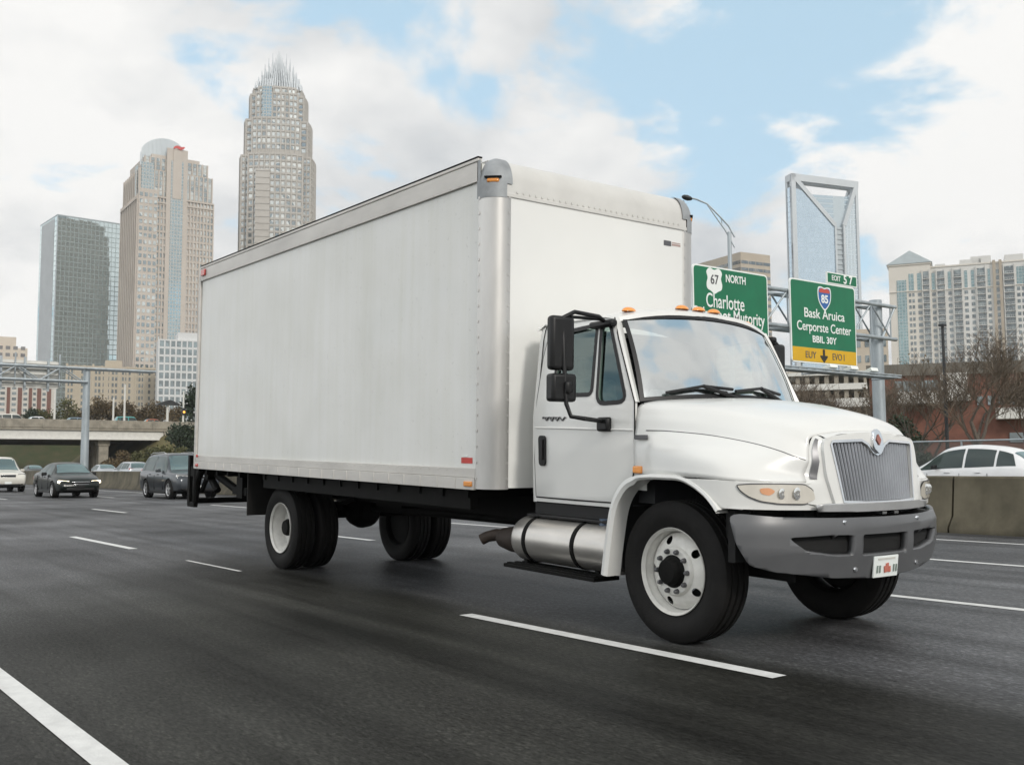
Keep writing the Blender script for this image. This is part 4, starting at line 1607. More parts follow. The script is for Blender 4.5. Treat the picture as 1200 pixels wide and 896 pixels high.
def make_car(name, label, x, y, heading, paint, kind='sedan', L=4.7, W=1.8, H=1.45, z=0, lights=False, detail=True, group=None, wheel='wheel_silver', rails=False):
    """local frame: +x forward, origin under the middle of the wheelbase"""
    root = empty(name, (x, y, z), heading)
    tag(root, label, 'car', group)
    h = L/2
    if kind == 'sedan':
        #      x      halfw  zsill zbelt  ztop  roofhalf
        st = [(-h, .80, .42, .78, .80, .70), (-h+.05, .86, .30, .90, .96, .74), (-h+.5, .93, .24, .97, 1.06, .74), (-h+.95, .97, .22, .98, 1.10, .72),
              (-h+1.45, .99, .22, .97, H-.07, .62), (-h+1.9, 1.0, .22, .95, H-.01, .60), (-h+2.5, 1.0, .22, .93, H, .60), (-h+2.95, 1.0, .22, .92, H-.06, .62),
              (-h+3.35, .99, .22, .91, 1.17, .70), (-h+3.65, .98, .22, .90, .985, .78), (-h+4.1, .95, .24, .84, .90, .74), (L/2-.22, .88, .28, .72, .78, .66), (h-.06, .80, .34, .60, .66, .60), (h, .74, .40, .54, .56, .55)]
        ix_rear, ix_front = (3, 5), (7, 9)
        roof = (4, 8)
    elif kind == 'crossover':
        st = [(-h, .80, .50, .92, .97, .66), (-h+.05, .88, .38, 1.04, 1.14, .68), (-h+.25, .94, .32, 1.10, 1.36, .66), (-h+.55, .97, .28, 1.10, H-.20, .62),
              (-h+.95, .98, .27, 1.08, H-.07, .61), (-h+1.55, 1.0, .26, 1.05, H, .60), (-h+2.1, 1.0, .26, 1.03, H-.01, .60), (-h+2.6, 1.0, .26, 1.01, H-.12, .62),
              (-h+3.05, 1.0, .26, .99, 1.30, .70), (-h+3.5, .99, .26, .98, 1.05, .80), (-h+4.0, .97, .27, .95, .99, .80), (h-.22, .90, .30, .86, .90, .72), (h-.05, .82, .36, .74, .80, .66), (h, .76, .42, .66, .68, .60)]
        ix_rear, ix_front = (1, 3), (7, 9)
        roof = (3, 8)
    else:
        st = [(-h, .84, .45, .90, .95, .72), (-h+.04, .90, .34, 1.0, 1.12, .74), (-h+.20, .95, .30, 1.06, 1.35, .70), (-h+.42, .97, .28, 1.06, H-.10, .66),
              (-h+.7, .98, .27, 1.06, H-.03, .66), (-h+1.4, 1.0, .26, 1.04, H, .66), (-h+2.2, 1.0, .26, 1.03, H, .66), (-h+2.75, 1.0, .26, 1.02, H-.07, .67),
              (-h+3.15, 1.0, .26, 1.02, 1.32, .74), (-h+3.5, .99, .26, 1.01, 1.08, .82), (-h+4.0, .97, .27, .98, 1.03, .80), (h-.22, .92, .30, .90, .96, .74), (h-.05, .86, .36, .78, .84, .70), (h, .80, .42, .70, .72, .66)]
        ix_rear, ix_front = (1, 3), (7, 9)
        roof = (3, 8)
    hw = W/2

    def section(s):
        xx, w, zs, zb, zt, rw = s
        a = w*hw
        r = rw*W/2*1.0
        pts = [(xx, 0, zs), (xx, -a*.80, zs), (xx, -a*.95, zs+.04), (xx, -a*.995, zs+(zb-zs)*.35), (xx, -a*1.0, zs+(zb-zs)*.65), (xx, -a*.985, zb-.05), (xx, -a*.95, zb),
               (xx, -(a*.95+(r-a*.95)*.5), zb+(zt-zb)*.55), (xx, -r, zt-(zt-zb)*.10-.005), (xx, -r*.82, zt-.004), (xx, -r*.45, zt+.012), (xx, 0, zt+.018)]
        return pts
    secs = [section(s) for s in st]
    nc = len(secs[0])
    # dense resample along x
    NX = 60
    cols = [crom([s[j] for s in secs], NX) for j in range(nc)]
    rows = [[cols[j][i] for j in range(nc)] for i in range(NX)]
    rows = [r+[Vector((p.x, -p.y, p.z)) for p in r[-2:0:-1]] for r in rows]
    mb = MB()
    mb.grid(rows, close=True)
    n2 = len(rows[0])
    mb.add(rows[0], [tuple(range(n2))])
    mb.add(rows[-1], [tuple(range(n2))])
    body = mb.build('body', paint, root, merge=.0005)
    wb = L*.575
    fx, rx = h-L*.20, h-L*.20-wb
    wr = .33 if kind == 'sedan' else .37
    # wheel arches cut out
    bpy.context.view_layer.update()
    cut = MB()
    for ax in (fx, rx):
        for s in (-1, 1):
            cut.lathe([(0, s*(hw-.22)), (wr+.055, s*(hw-.22)), (wr+.055, s*(hw+.2)), (0, s*(hw+.2))], (ax, 0, wr), 'y', 28)
    co = cut.build('wheel_cut', M['dark_void'], None, merge=.0005)
    md = body.modifiers.new('b', 'BOOLEAN')
    md.object = co
    md.operation = 'DIFFERENCE'
    md.solver = 'EXACT'
    co.matrix_world = Matrix.Translation((x, y, z)) @ Matrix.Rotation(heading, 4, 'Z')
    bpy.context.view_layer.update()
    dg = bpy.context.evaluated_depsgraph_get()
    nm = bpy.data.meshes.new_from_object(body.evaluated_get(dg))
    body.modifiers.clear()
    body.data = nm
    nm.polygons.foreach_set('use_smooth', [True]*len(nm.polygons))
    nm.set_sharp_from_angle(angle=R_(40))
    bpy.data.objects.remove(co)

    def P(u, v, off=.006):
        """point on the body: u index along (0..NX-1 float), v index across (float)"""
        u = min(max(u, 0), NX-1.001)
        v = min(max(v, 0), nc-1.001) if v <= nc-1 else v
        i, t = int(u), u-int(u)

        def Q(ii, vv):
            sgn = 1
            if vv > nc-1:
                vv = 2*(nc-1)-vv
                sgn = -1
            j, w = int(vv), vv-int(vv)
            j = min(j, nc-2)
            w = vv-j
            p = cols[j][ii].lerp(cols[j+1][ii], w)
            return Vector((p.x, p.y*sgn, p.z))
        p = Q(i, v).lerp(Q(i+1, v), t)
        du = Q(i+1, v)-Q(i, v)
        dv = Q(i, min(v+.3, 2*(nc-1)-.01))-Q(i, max(v-.3, 0))
        n = du.cross(dv)
        if n.length > 1e-9:
            n.normalize()
            # outward: away from the axis
            c = Vector((p.x, 0, .8))
            if n.dot(p-c) < 0:
                n = -n
            p = p+n*off
        return p

    def patch(nm_, u0, u1, v0, v1, m, parent=body, nu=8, nv=6, off=.008, sl0=0, sl1=0):
        mbp = MB()
        rws = []
        for i in range(nu+1):
            row = []
            for j in range(nv+1):
                vv = v0+(v1-v0)*j/nv
                a, b = u0+sl0*j/nv, u1+sl1*j/nv
                row.append(P(a+(b-a)*i/nu, vv, off))
            rws.append(row)
        mbp.grid(rws)
        return mbp.build(nm_, m, parent)

    def uidx(k):
        return k/(len(st)-1)*(NX-1)
    C = nc-1
    # windshield and rear window
    patch('windshield', uidx(ix_front[0])+.6, uidx(ix_front[1])-.9, 8.35, 2*C-8.35, M['car_glass'], nu=6, nv=10)
    patch('rear_window', uidx(ix_rear[0])+.7, uidx(ix_rear[1])-.6, 8.35, 2*C-8.35, M['car_glass'], nu=6, nv=10)
    # side windows in two or three panes
    for side in (0, 1):
        g0, g1 = uidx(roof[0])-.2, uidx(roof[1])-.2
        if kind == 'sedan':
            spl = [(g0-1.2, (g0+g1)/2-.9, 2.2, 0), ((g0+g1)/2-.3, g1+2.0, 0, -4.2)]
        else:
            spl = [(g0-2.5, g0+4.4, 2.3, 0), (g0+5.0, g0+11.6, 0, 0), (g0+12.2, g1+3.2, 0, -4.6)]
        for a, b, s0, s1 in spl:
            if side == 0:
                patch('side_window', a, b, 6.12, 7.85, M['car_side_glass'], nu=6, nv=5, sl0=s0, sl1=s1)
            else:
                mbp = MB()
                rws = []
                for i in range(7):
                    row = []
                    for j in range(6):
                        aa, bb_ = a+s0*j/5, b+s1*j/5
                        q = P(aa+(bb_-aa)*i/6, 6.12+1.73*j/5, .008)
                        row.append(Vector((q.x, -q.y, q.z)))
                    rws.append(row)
                mbp.grid(rws)
                mbp.build('side_window', M['car_side_glass'], body)
    # wheels
    for ax in (fx, rx):
        for s in (-1, 1):
            we = empty('wheel', (ax, s*(hw-.115), wr))
            we.parent = root
            m = MB()
            m.lathe([(wr*.66, -.10), (wr*.80, -.11), (wr*.95, -.10), (wr, -.07), (wr, .07), (wr*.95, .10), (wr*.80, .11), (wr*.66, .10)], (0, 0, 0), 'y', 32)
            m.build('tyre', M['rubber'], we)
            m = MB()
            m.lathe([(wr*.67, s*.10), (wr*.64, s*.085), (wr*.60, s*.02), (0, s*.0)], (0, 0, 0), 'y', 32)
            m.cur = 1
            for k in range(5):
                a = 2*PI*k/5+.3
                c = Vector((math.cos(a)*wr*.36, s*.075, math.sin(a)*wr*.36))
                m.box(c, (wr*.60, .03, wr*.17), ry=-a)
            m.lathe([(0, s*.095), (wr*.13, s*.09), (wr*.15, s*.06)], (0, 0, 0), 'y', 16)
            m.lathe([(wr*.56, s*.07), (wr*.66, s*.098), (wr*.68, s*.09)], (0, 0, 0), 'y', 32)
            m.build('rim', [M['dark_void'], M[wheel]], we)
    m = MB()
    for ax in (fx, rx):
        for s in (-1, 1):
            m.lathe([(0, s*(hw-.235)), (wr+.05, s*(hw-.235))], (ax, 0, wr), 'y', 24)
    m.bb(rx-.3, fx+.3, -hw*.75, hw*.75, .20, .32)
    m.build('underbody', M['dark_void'], root)
    if detail:
        zf = .62 if kind == 'sedan' else .84
        # head lamps
        for s in (-1, 1):
            m = MB()
            yy = hw*.66
            pl = round_poly([(-.20, -.05), (-.16, .075), (.22, .10), (.24, .0), (.05, -.075)], .03)
            m.prism([(a*(1 if s > 0 else 1), b) for a, b in pl], lambda a, b, t: (h-.17+t-.30*max(0, a+.05)**1.2*1.6, s*(yy+a), zf+b), 0, .10)
            m.build('headlight', M['lamp_on'] if lights else M['reflector'], body)
            m = MB()
            pl = round_poly([(-.16, -.08), (-.16, .08), (.14, .12), (.16, -.08)], .03)
            m.prism(pl, lambda a, b, t: (-h+.17-t+.25*max(0, a)*1.2, s*(hw*.70+a), zf+.17+b*(1.3 if kind == 'suv' else .9)), 0, .14)
            m.build('tail_light', M['red_lens'], body)
            m = MB()
            m.box((fx-.92 if kind == 'sedan' else fx-.90, s*(hw+.08), .98 if kind == 'sedan' else 1.10), (.12, .20, .13))
            m.build('door_mirror', paint if kind == 'suv' else M['black_plastic'], body, bevel=.03)
            for dx in (-.05, -.98):
                m = MB()
                m.box((fx-1.35+dx+.15, s*(hw*.99+.01), .86 if kind == 'sedan' else .95), (.18, .03, .03))
                m.build('door_handle', paint, body, bevel=.008)
            m = MB()
            for xx in (fx-.62, fx-1.62, fx-2.45):
                m.bb(xx-.004, xx+.004, s*(hw*.965), s*(hw*1.001), .36, .92)
            m.build('door_gap', M['dark_void'], body)
            m = MB()
            m.bb(rx+.4, fx-.4, s*(hw*.9), s*(hw*.985), .20, .29)
            m.build('sill', M['black_plastic'], body, bevel=.01)
        # grille, lower intake, bumper trim, plate
        m = MB()
        m.box((h-.035, 0, zf-.02), (.09, hw*.75, .13))
        gr = m.build('grille', M['black_plastic'], body, bevel=.02)
        m = MB()
        m.box((h-.01, 0, zf+.03), (.06, hw*.78, .025))
        m.box((h-.01, 0, zf-.07), (.06, hw*.70, .018))
        m.build('grille_trim', M['chrome'], gr, bevel=.006)
        m = MB()
        m.box((h-.02, 0, .36), (.06, hw*1.2, .12))
        m.build('lower_intake', M['black_plastic'], body, bevel=.03)
        m = MB()
        m.box((h+.02, 0, .47), (.02, .32, .11))
        m.build('number_plate', M['black_plastic'] if paint is M['p_dark'] else M['paper'], body)
        m = MB()
        m.box((-h-.015, 0, .78), (.02, .32, .13))
        m.build('number_plate', M['paper'], body)
        if kind == 'suv':
            m = MB()
            m.box((-h+.0, 0, .45), (.10, hw*1.6, .16))
            m.box((h-.06, 0, .40), (.10, hw*1.5, .10))
            m.build('bumper_trim', M['black_plastic'], body, bevel=.03)
        if rails:
            for s in (-1, 1):
                m = MB()
                m.tube([(-h+.6, s*hw*.62, H-.05), (-h+.9, s*hw*.62, H+.03), (-h+2.2, s*hw*.62, H+.035), (-h+2.6, s*hw*.62, H-.03)], .018, 6)
                m.build('roof_rail', M['wheel_silver'], body)
    return root


# our carriageway, following the truck
make_car('sedan_car', 'dark charcoal sedan with its headlights on, driving behind the box truck', -45.5, 10.1, SL, M['p_dark'], 'sedan', 4.75, 1.80, 1.45, lights=True)
make_car('suv_car', 'dark grey suv half hidden by the rear of the box truck', -40.45, 13.25, SL, M['p_grey'], 'suv', 4.65, 1.85, 1.78, rails=True)
make_car('suv_car', 'cream white suv cut by the left edge of the picture, behind the charcoal sedan', -58.8, 9.74, SL, M['p_cream'], 'suv', 4.6, 1.88, 1.80)
# beyond the barrier, driving away
make_car('suv_car', 'white suv with dark windows and red tail lamp beyond the median barrier', -16.05, 28.9, PI+SL, M['p_white'], 'crossover', 4.5, 1.82, 1.74)
make_car('sedan_car', 'silver car beyond the barrier seen between the charcoal sedan and the gantry post', -88.5, 22.6, PI+SL, M['p_silver'], 'sedan', 4.6, 1.78, 1.46, detail=True)
make_car('suv_car', 'pale car beyond the barrier just left of the dark grey suv', -77, 21.6, PI+SL, M['p_silver'], 'suv', 4.5, 1.78, 1.62)
make_car('sedan_car', 'dark green car far beyond the barrier under the overpass', -106, 20.5, PI+SL, M['p_dark'], 'sedan', 4.6, 1.78, 1.45)


# ================================================================== GANTRIES, SIGNS, POSTS
def hit_x(px, py, X):
    d = cF + cR*((px-600)/FPX) - cU*((py-448)/FPX)
    t = X/d.x
    return Vector((0, 0, CAM_H))+d*t


GX = -21.9
pole_y = hit_x(1043, 450, GX).y
z_top, z_bot = hit_x(1043, 358, GX).z, hit_x(1043, 396, GX).z
gantry = empty('sign_gantry', (GX-.5, pole_y, 0))
tag(gantry, 'grey steel sign gantry on a thick tubular post over the far carriageway', 'gantry')
mb = MB()
mb.tube([(0, 0, 0), (0, 0, z_top+.25)], .235, 20)
mb.tube([(0, 0, 0), (0, 0, .12)], .40, 16)
mb.build('post', M['galv'], gantry)
ylen = 22.0
for (dx, zz) in ((.36, z_top), (-.36, z_top), (.36, z_bot), (-.36, z_bot)):
    mb = MB()
    mb.tube([(dx, .75, zz), (dx, -ylen, zz)], .075, 10)
    mb.build('truss_chord', M['galv'], gantry)
mb = MB()
k = 0
y = .4
while y > -ylen:
    y2 = y-1.25
    for dx in (.36, -.36):
        mb.tube([(dx, y, z_top if k % 2 else z_bot), (dx, y2, z_bot if k % 2 else z_top)], .035, 6)
    mb.tube([(.36, y, z_top), (-.36, y2, z_top)], .028, 6)
    mb.tube([(.36, y, z_bot), (-.36, y2, z_bot)], .028, 6)
    mb.tube([(.36, y, z_bot), (.36, y, z_top)], .028, 6)
    y = y2
    k += 1
mb.tube([(.36, .70, z_top), (.30, -.1, z_bot)], .05, 8)
mb.build('truss_lattice', M['galv'], gantry)
# bottom lighting rail and walkway below the signs
zr = hit_x(960, 437, GX).z
mb = MB()
mb.bb(.95, 1.55, -9.2, -.9, zr-.10, zr-.05)
mb.tube([(1.55, -.9, zr+.0), (1.55, -9.2, zr)], .03, 6)
for yy in (-1.0, -5.2, -9.0):
    mb.tube([(.36, yy, z_bot), (.40, yy, zr-.08), (1.0, yy, zr-.08)], .035, 6)
for i in range(18):
    mb.bb(1.0, 1.5, -1.0-i*.45, -.95-i*.45, zr-.05, zr+.0)
mb.build('walkway', M['galv'], gantry)
for yy in (-2.5, -3.7, -4.9):
    mb = MB()
    mb.box((1.35, yy, zr+.10), (.35, .42, .14), ry=-.3)
    mb.build('sign_lamp', M['sign_white'], gantry, bevel=.02)


def letters(parent, txt, y, z, size, m, x=.05, width=None, bold=.0):
    """raised lettering on a sign whose face looks along +x; origin = sign centre"""
    me = text_mesh(txt, size, bold)
    o = bpy.data.objects.new('lettering', me)
    COL.objects.link(o)
    me.materials.clear()
    me.materials.append(m)
    o.parent = parent
    o.matrix_local = Matrix(((0, 0, 1, x), (1, 0, 0, y), (0, 1, 0, z), (0, 0, 0, 1)))
    if width:
        w = max(v.co.x for v in me.vertices)-min(v.co.x for v in me.vertices)
        o.scale = (width/w, 1, 1)
    return o


def sign_board(name, label, y0, y1, z0, z1, parts=True):
    yc, zc = (y0+y1)/2, (z0+z1)/2
    r = empty(name, (GX, yc, zc))
    tag(r, label, 'road sign', 'green signs on the gantry')
    w, h = y1-y0, z1-z0
    mb = MB()
    pl = round_poly([(-w/2, -h/2), (w/2, -h/2), (w/2, h/2), (-w/2, h/2)], .16)
    mb.prism(pl, lambda a, b, t: (t, a, b), -.03, .03)
    mb.build('sign_border', M['sign_white'], r, smooth=False)
    mb = MB()
    pl = round_poly([(-w/2+.05, -h/2+.05), (w/2-.05, -h/2+.05), (w/2-.05, h/2-.05), (-w/2+.05, h/2-.05)], .13)
    mb.prism(pl, lambda a, b, t: (t, a, b), .0, .036)
    mb.build('sign_face', M['sign_green'], r, smooth=False)
    mb = MB()
    for yy in (-w*.3, 0, w*.3):
        mb.bb(-.12, -.035, yy-.04, yy+.04, -h/2, h/2)
    mb.build('sign_bracket', M['galv'], r)
    return r, w, h


# sign 1: US shield, NORTH, two lines
a = hit_x(810.5, 307, GX)
b = hit_x(900.5, 405.5, GX)
b2 = hit_x(900.5, 324.5, GX)
zt1 = (a.z+b2.z)/2
s1, w, h = sign_board('highway_sign', 'green sign reading Charlotte with a white route shield, nearer the cargo body', a.y, b.y, b.z, zt1)


def loc1(px, py):
    p = hit_x(px, py, GX)
    return p.y-s1.location.y, p.z-s1.location.z


y, z = loc1(836, 329)
mb = MB()
pl = [(-.34, .38), (-.20, .44), (0, .38), (.20, .44), (.34, .38), (.40, .26), (.34, .08), (.40, -.12), (.36, -.30), (.18, -.38), (0, -.47), (-.18, -.38), (-.36, -.30), (-.40, -.12), (-.34, .08), (-.40, .26)]
mb.prism(smooth_poly([(p[0]*.93, p[1]*.93) for p in pl], 3), lambda u, v, t: (t, y+u, z+v), .03, .044)
mb.build('route_shield', M['sign_white'], s1, smooth=False)
letters(s1, '67', y, z+.02, .44, M['badge'], .052, .38, .004)
y, z = loc1(861, 328.5)
letters(s1, 'NORTH', y, z, .36, M['sign_white'], .045, .98, .008)
y, z = loc1(849, 355)
letters(s1, 'Charlotte', y, z, .66, M['sign_white'], .045, 1.85, .004)
y, z = loc1(853.5, 371.5)
letters(s1, 'Calaspoot Mutority', y, z, .60, M['sign_white'], .045, 3.55, .004)

# sign 2
a = hit_x(924.3, 325, GX)
b = hit_x(1003.8, 430, GX)
b2 = hit_x(1003.8, 338, GX)
b3 = hit_x(924.3, 423.5, GX)
s2, w, h = sign_board('highway_sign', 'green sign with an interstate shield and a yellow lower panel, beside the gantry post', a.y, b.y, (b.z+b3.z)/2, (a.z+b2.z)/2)


def loc2(px, py):
    p = hit_x(px, py, GX)
    return p.y-s2.location.y, p.z-s2.location.z


zy = (loc2(925, 405)[1]+loc2(1003.5, 413)[1])/2
mb = MB()
mb.bb(.0, .040, -w/2+.05, w/2-.05, -h/2+.05, zy)
mb.build('yellow_panel', M['sign_yellow'], s2, bevel=.01)
y, z = loc2(965, 349)
mb = MB()
pl = [(-.36, .36), (-.18, .40), (0, .36), (.18, .40), (.36, .36), (.40, .10), (.34, -.16), (.18, -.36), (0, -.48), (-.18, -.36), (-.34, -.16), (-.40, .10)]
mb.prism(smooth_poly([(p[0]*.98, p[1]*.98) for p in pl], 3), lambda u, v, t: (t, y+u, z+v), .03, .042)
sh = mb.build('interstate_shield', M['sign_white'], s2, smooth=False)
mb = MB()
mb.prism(smooth_poly([(p[0]*.86, p[1]*.86) for p in pl], 3), lambda u, v, t: (t, y+u, z+v), .042, .046)
mb.build('shield_field', M['shield_blue'], sh, smooth=False)
mb = MB()
mb.prism([(-.30, .17), (-.31, .27), (-.16, .335), (0, .30), (.16, .335), (.31, .27), (.30, .17)], lambda u, v, t: (t, y+u, z+v), .046, .050)
mb.build('shield_band', M['shield_red'], sh, smooth=False)
letters(s2, '85', y, z-.07, .40, M['sign_white'], .052, .40, .012)
y, z = loc2(965, 369.5)
letters(s2, 'Bask Aruica', y, z, .48, M['sign_white'], .046, 2.35, .004)
y, z = loc2(965, 385)
letters(s2, 'Cerporste Center', y, z, .47, M['sign_white'], .046, 3.15, .004)
y, z = loc2(965, 399)
letters(s2, 'BBIL 30Y', y, z, .34, M['sign_white'], .046, 1.40, .006)
y, z = loc2(949, 416)
letters(s2, 'EUY', y, z, .34, M['badge'], .048, .60, .0)
y, z = loc2(981.5, 419)
letters(s2, 'EVO I', y, z, .34, M['badge'], .048, .70, .0)
y, z = loc2(964.5, 417.5)
mb = MB()
mb.prism([(-.06, .24), (.06, .24), (.06, .02), (.21, .02), (.21, -.03), (0, -.24), (-.21, -.03), (-.21, .02), (-.06, .02)], lambda u, v, t: (t, y+u, z+v), .040, .050)
mb.build('down_arrow', M['sign_black'], s2, smooth=False)
# exit tab fixed on top of sign 2
a = hit_x(968, 317.5, GX)
b = hit_x(1003.5, 337.5, GX)
b2 = hit_x(1003.5, 325, GX)
zt2 = (a.z+b2.z)/2
zb2 = s2.location.z+h/2+.02
yc, zcn = (a.y+b.y)/2-s2.location.y, (zt2+zb2)/2-s2.location.z
tw, th = b.y-a.y, zt2-zb2
mb = MB()
mb.bb(-.03, .03, yc-tw/2, yc+tw/2, zcn-th/2, zcn+th/2)
tabp = mb.build('exit_tab', M['sign_white'], s2)
mb = MB()
mb.bb(.0, .036, yc-tw/2+.04, yc+tw/2-.04, zcn-th/2+.04, zcn+th/2-.04)
mb.build('tab_face', M['sign_green'], tabp)
letters(tabp, 'EOIT', yc-.38, zcn, .26, M['sign_white'], .045, .52, .004)
letters(tabp, '5 7', yc+.33, zcn, .44, M['sign_white'], .045, .55, .012)


# ---- street lamp behind the cargo body
def hpos(px, D):
    p = at(px, 540, D)
    return Vector((p.x, p.y, 0))


D = 42
base = hpos(861, D)
lamp = empty('street_lamp', base)
tag(lamp, 'tall street lamp with a curved double arm above the route signs', 'street lamp')
inv = lambda px, py, DD=D: at(px, py, DD)-base
mb = MB()
mb.tube([(0, 0, 0), (0, 0, inv(861, 272).z)], [.13, .085], 12)
mb.build('pole', M['galv'], lamp)
mb = MB()
arm = [inv(861, 278), inv(854, 265), inv(842, 252), inv(829, 239), inv(816, 233.5), inv(809, 232)]
mb.tube(arm, .038, 8)
mb.tube([inv(861, 290), inv(850, 270), inv(838, 253), inv(829, 240)], .03, 8)
mb.tube([inv(846, 262), inv(845, 256)], .02, 6)
mb.build('arm', M['galv'], lamp)
p0, p1 = inv(811, 233), inv(799, 230.5)
mb = MB()
ax = (p1-p0)
rws = []
for t, wv, hv in ((0, .05, .05), (.15, .10, .09), (.45, .16, .12), (.8, .15, .10), (1, .05, .04)):
    c = p0+ax*t
    rws.append([c+hF*wv*math.cos(q)*1.0+Vector((0, 0, hv*math.sin(q))) for q in [2*PI*k/12 for k in range(12)]])
mb.grid(rws, close=True)
mb.add(rws[0], [tuple(range(12))])
mb.add(rws[-1], [tuple(range(12))])
mb.build('lamp_head', M['dark_pole'], lamp)

# dark slim post on the right
D = 52
base = hpos(1111, D)
o = MB().tube([(0, 0, 0), (0, 0, at(1111, 381, D).z)], [.10, .075], 10).box((0, 0, at(1111, 381, D).z), (.3, .3, .12)).build('lamp_post', M['dark_pole'], loc=base)
tag(o, 'slim dark post in front of the brick building between bare trees', 'post')

# chain-link fence beyond the far carriageway
fy = 37.6
fence = empty('chain_link_fence', (-20, fy, 0))
tag(fence, 'chain link fence with dark mesh and pale top rail behind the white suv', 'fence')


def mesh_mat():
    m, nt, b = new_mat('chain_link')
    L = nt.links.new
    out = nt.nodes['Material Output']
    b.inputs['Base Color'].default_value = (.16, .17, .165, 1)
    b.inputs['Metallic'].default_value = .4
    tr = node(nt, 'ShaderNodeBsdfTransparent')
    mx = node(nt, 'ShaderNodeMixShader')
    tc = node(nt, 'ShaderNodeTexCoord')
    sp = node(nt, 'ShaderNodeSeparateXYZ')
    L(tc.outputs['Object'], sp.inputs[0])
    vals = []
    for op in ('ADD', 'SUBTRACT'):
        s = node(nt, 'ShaderNodeMath', operation=op)
        L(sp.outputs[0], s.inputs[0])
        L(sp.outputs[2], s.inputs[1])
        f = node(nt, 'ShaderNodeMath', operation='MULTIPLY')
        f.inputs[1].default_value = 14
        L(s.outputs[0], f.inputs[0])
        g = node(nt, 'ShaderNodeMath', operation='FRACT')
        L(f.outputs[0], g.inputs[0])
        c = node(nt, 'ShaderNodeMath', operation='LESS_THAN')
        c.inputs[1].default_value = .16
        L(g.outputs[0], c.inputs[0])
        vals.append(c)
    mxm = node(nt, 'ShaderNodeMath', operation='MAXIMUM')
    L(vals[0].outputs[0], mxm.inputs[0])
    L(vals[1].outputs[0], mxm.inputs[1])
    L(mxm.outputs[0], mx.inputs[0])
    L(tr.outputs[0], mx.inputs[1])
    L(b.outputs[0], mx.inputs[2])
    L(mx.outputs[0], out.inputs['Surface'])
    return m


mb = MB()
mb.bb(-34, 34, -.004, .004, .05, 2.05)
mb.build('wire_mesh', mesh_mat(), fence)
mb = MB()
mb.tube([(-34, 0, 2.08), (34, 0, 2.08)], .035, 8)
mb.build('top_rail', M['galv'], fence)
for i in range(24):
    x = -34+i*3.0
    mb = MB()
    mb.tube([(x, 0, 0), (x, 0, 2.12)], .04, 8)
    mb.build('fence_post', M['galv'], fence)

# ---- left gantry with a sign seen from behind
D = None
GX2 = -71
def hit2(px, py):
    return hit_x(px, py, GX2)


pb = hit2(100, 500)
g2 = empty('sign_gantry', (GX2, pb.y, 0))
tag(g2, 'pale steel gantry whose slim post stands behind the charcoal sedan, in front of the overpass', 'gantry')
l2 = lambda px, py: (0, hit2(px, py).y-pb.y, hit2(px, py).z)
ztp = hit2(100, 432).z
mb = MB()
mb.tube([(0, 0, 0), (0, 0, ztp)], [.28, .22], 14)
mb.build('post', M['galv'], g2)
zu, zl = hit2(60, 430).z, hit2(60, 446).z
y_left = hit2(-60, 440).y-pb.y
for zz, y1 in ((zu, hit2(181, 436).y-pb.y), (zl, 0)):
    for dx in (-.35, .35):
        mb = MB()
        mb.tube([(dx, y1, zz), (dx, y_left, zz)], .085, 8)
        mb.build('truss_chord', M['galv'], g2)
mb = MB()
for i in range(9):
    ya = -.3-i*1.35
    for dx in (-.35, .35):
        mb.tube([(dx, ya, zu if i % 2 else zl), (dx, ya-1.35, zl if i % 2 else zu)], .045, 6)
    if i % 2:
        mb.tube([(-.35, ya, zl-.3), (-.35, ya, zu+.9)], .05, 6)
mb.build('truss_lattice', M['galv'], g2)
sa, sb2 = hit2(-40, 417), hit2(72, 455)
r = empty('road_sign', (GX2-.75, (sa.y+sb2.y)/2, (sa.z+sb2.z)/2))
tag(r, 'pale blank back of a big road sign on the left gantry', 'road sign')
w, h = sb2.y-sa.y, sa.z-sb2.z
mb = MB()
mb.prism(round_poly([(-w/2, -h/2), (w/2, -h/2), (w/2, h/2), (-w/2, h/2)], .2), lambda a, b, t: (t, a, b), -.04, .04)
mb.build('sign_panel', M['sign_back'], r, smooth=False)
mb = MB()
for i in range(5):
    mb.bb(.04, .10, -w/2, w/2, -h*.4+i*h*.2-.03, -h*.4+i*h*.2+.03)
mb.build('stiffener', M['sign_back'], r)
for i in range(4):
    mb = MB()
    yy = -w*.38+i*w*.25
    mb.bb(.10, .36, yy-.06, yy+.06, -h/2-.2, h/2+.2)
    mb.build('upright', M['galv'], r)

# ================================================================== OVERPASS
OX0, OX1 = -160.0, -144.0
def hit_o(px, py):
    return hit_x(px, py, OX1)


zd = hit_o(60, 503).z          # underside of the parapet / top of the girder
z_g = hit_o(60, 514).z
z_p = hit_o(60, 491).z
yR = hit_o(192, 505).y
br = empty('overpass', (OX1, 20, 0))
tag(br, 'concrete road overpass with a pale girder spanning the far carriageway', 'bridge')
mb = MB()
mb.bb(-40, .15, -45, yR+6-20, zd-.05, zd+.25)
mb.build('deck', M['concrete'], br)
for dx in (0, -39.6):
    mb = MB()
    mb.bb(dx-.22, dx+.22, -45, yR+6-20, zd+.25, z_p)
    for i in range(34):
        mb.bb(dx-.26, dx+.26, -44+i*2.4, -43.75+i*2.4, zd+.2, z_p+.05)
    mb.build('parapet', M['concrete'], br, bevel=.05)
for k in range(14):
    mb = MB()
    mb.bb(-.5-k*2.9, -.15-k*2.9, -45, yR-20, z_g, zd-.06)
    mb.bb(-.75-k*2.9, .10-k*2.9, -45, yR-20, z_g-.06, z_g+.12)
    mb.build('girder', M['sign_back'] if k == 0 else M['concrete'], br)
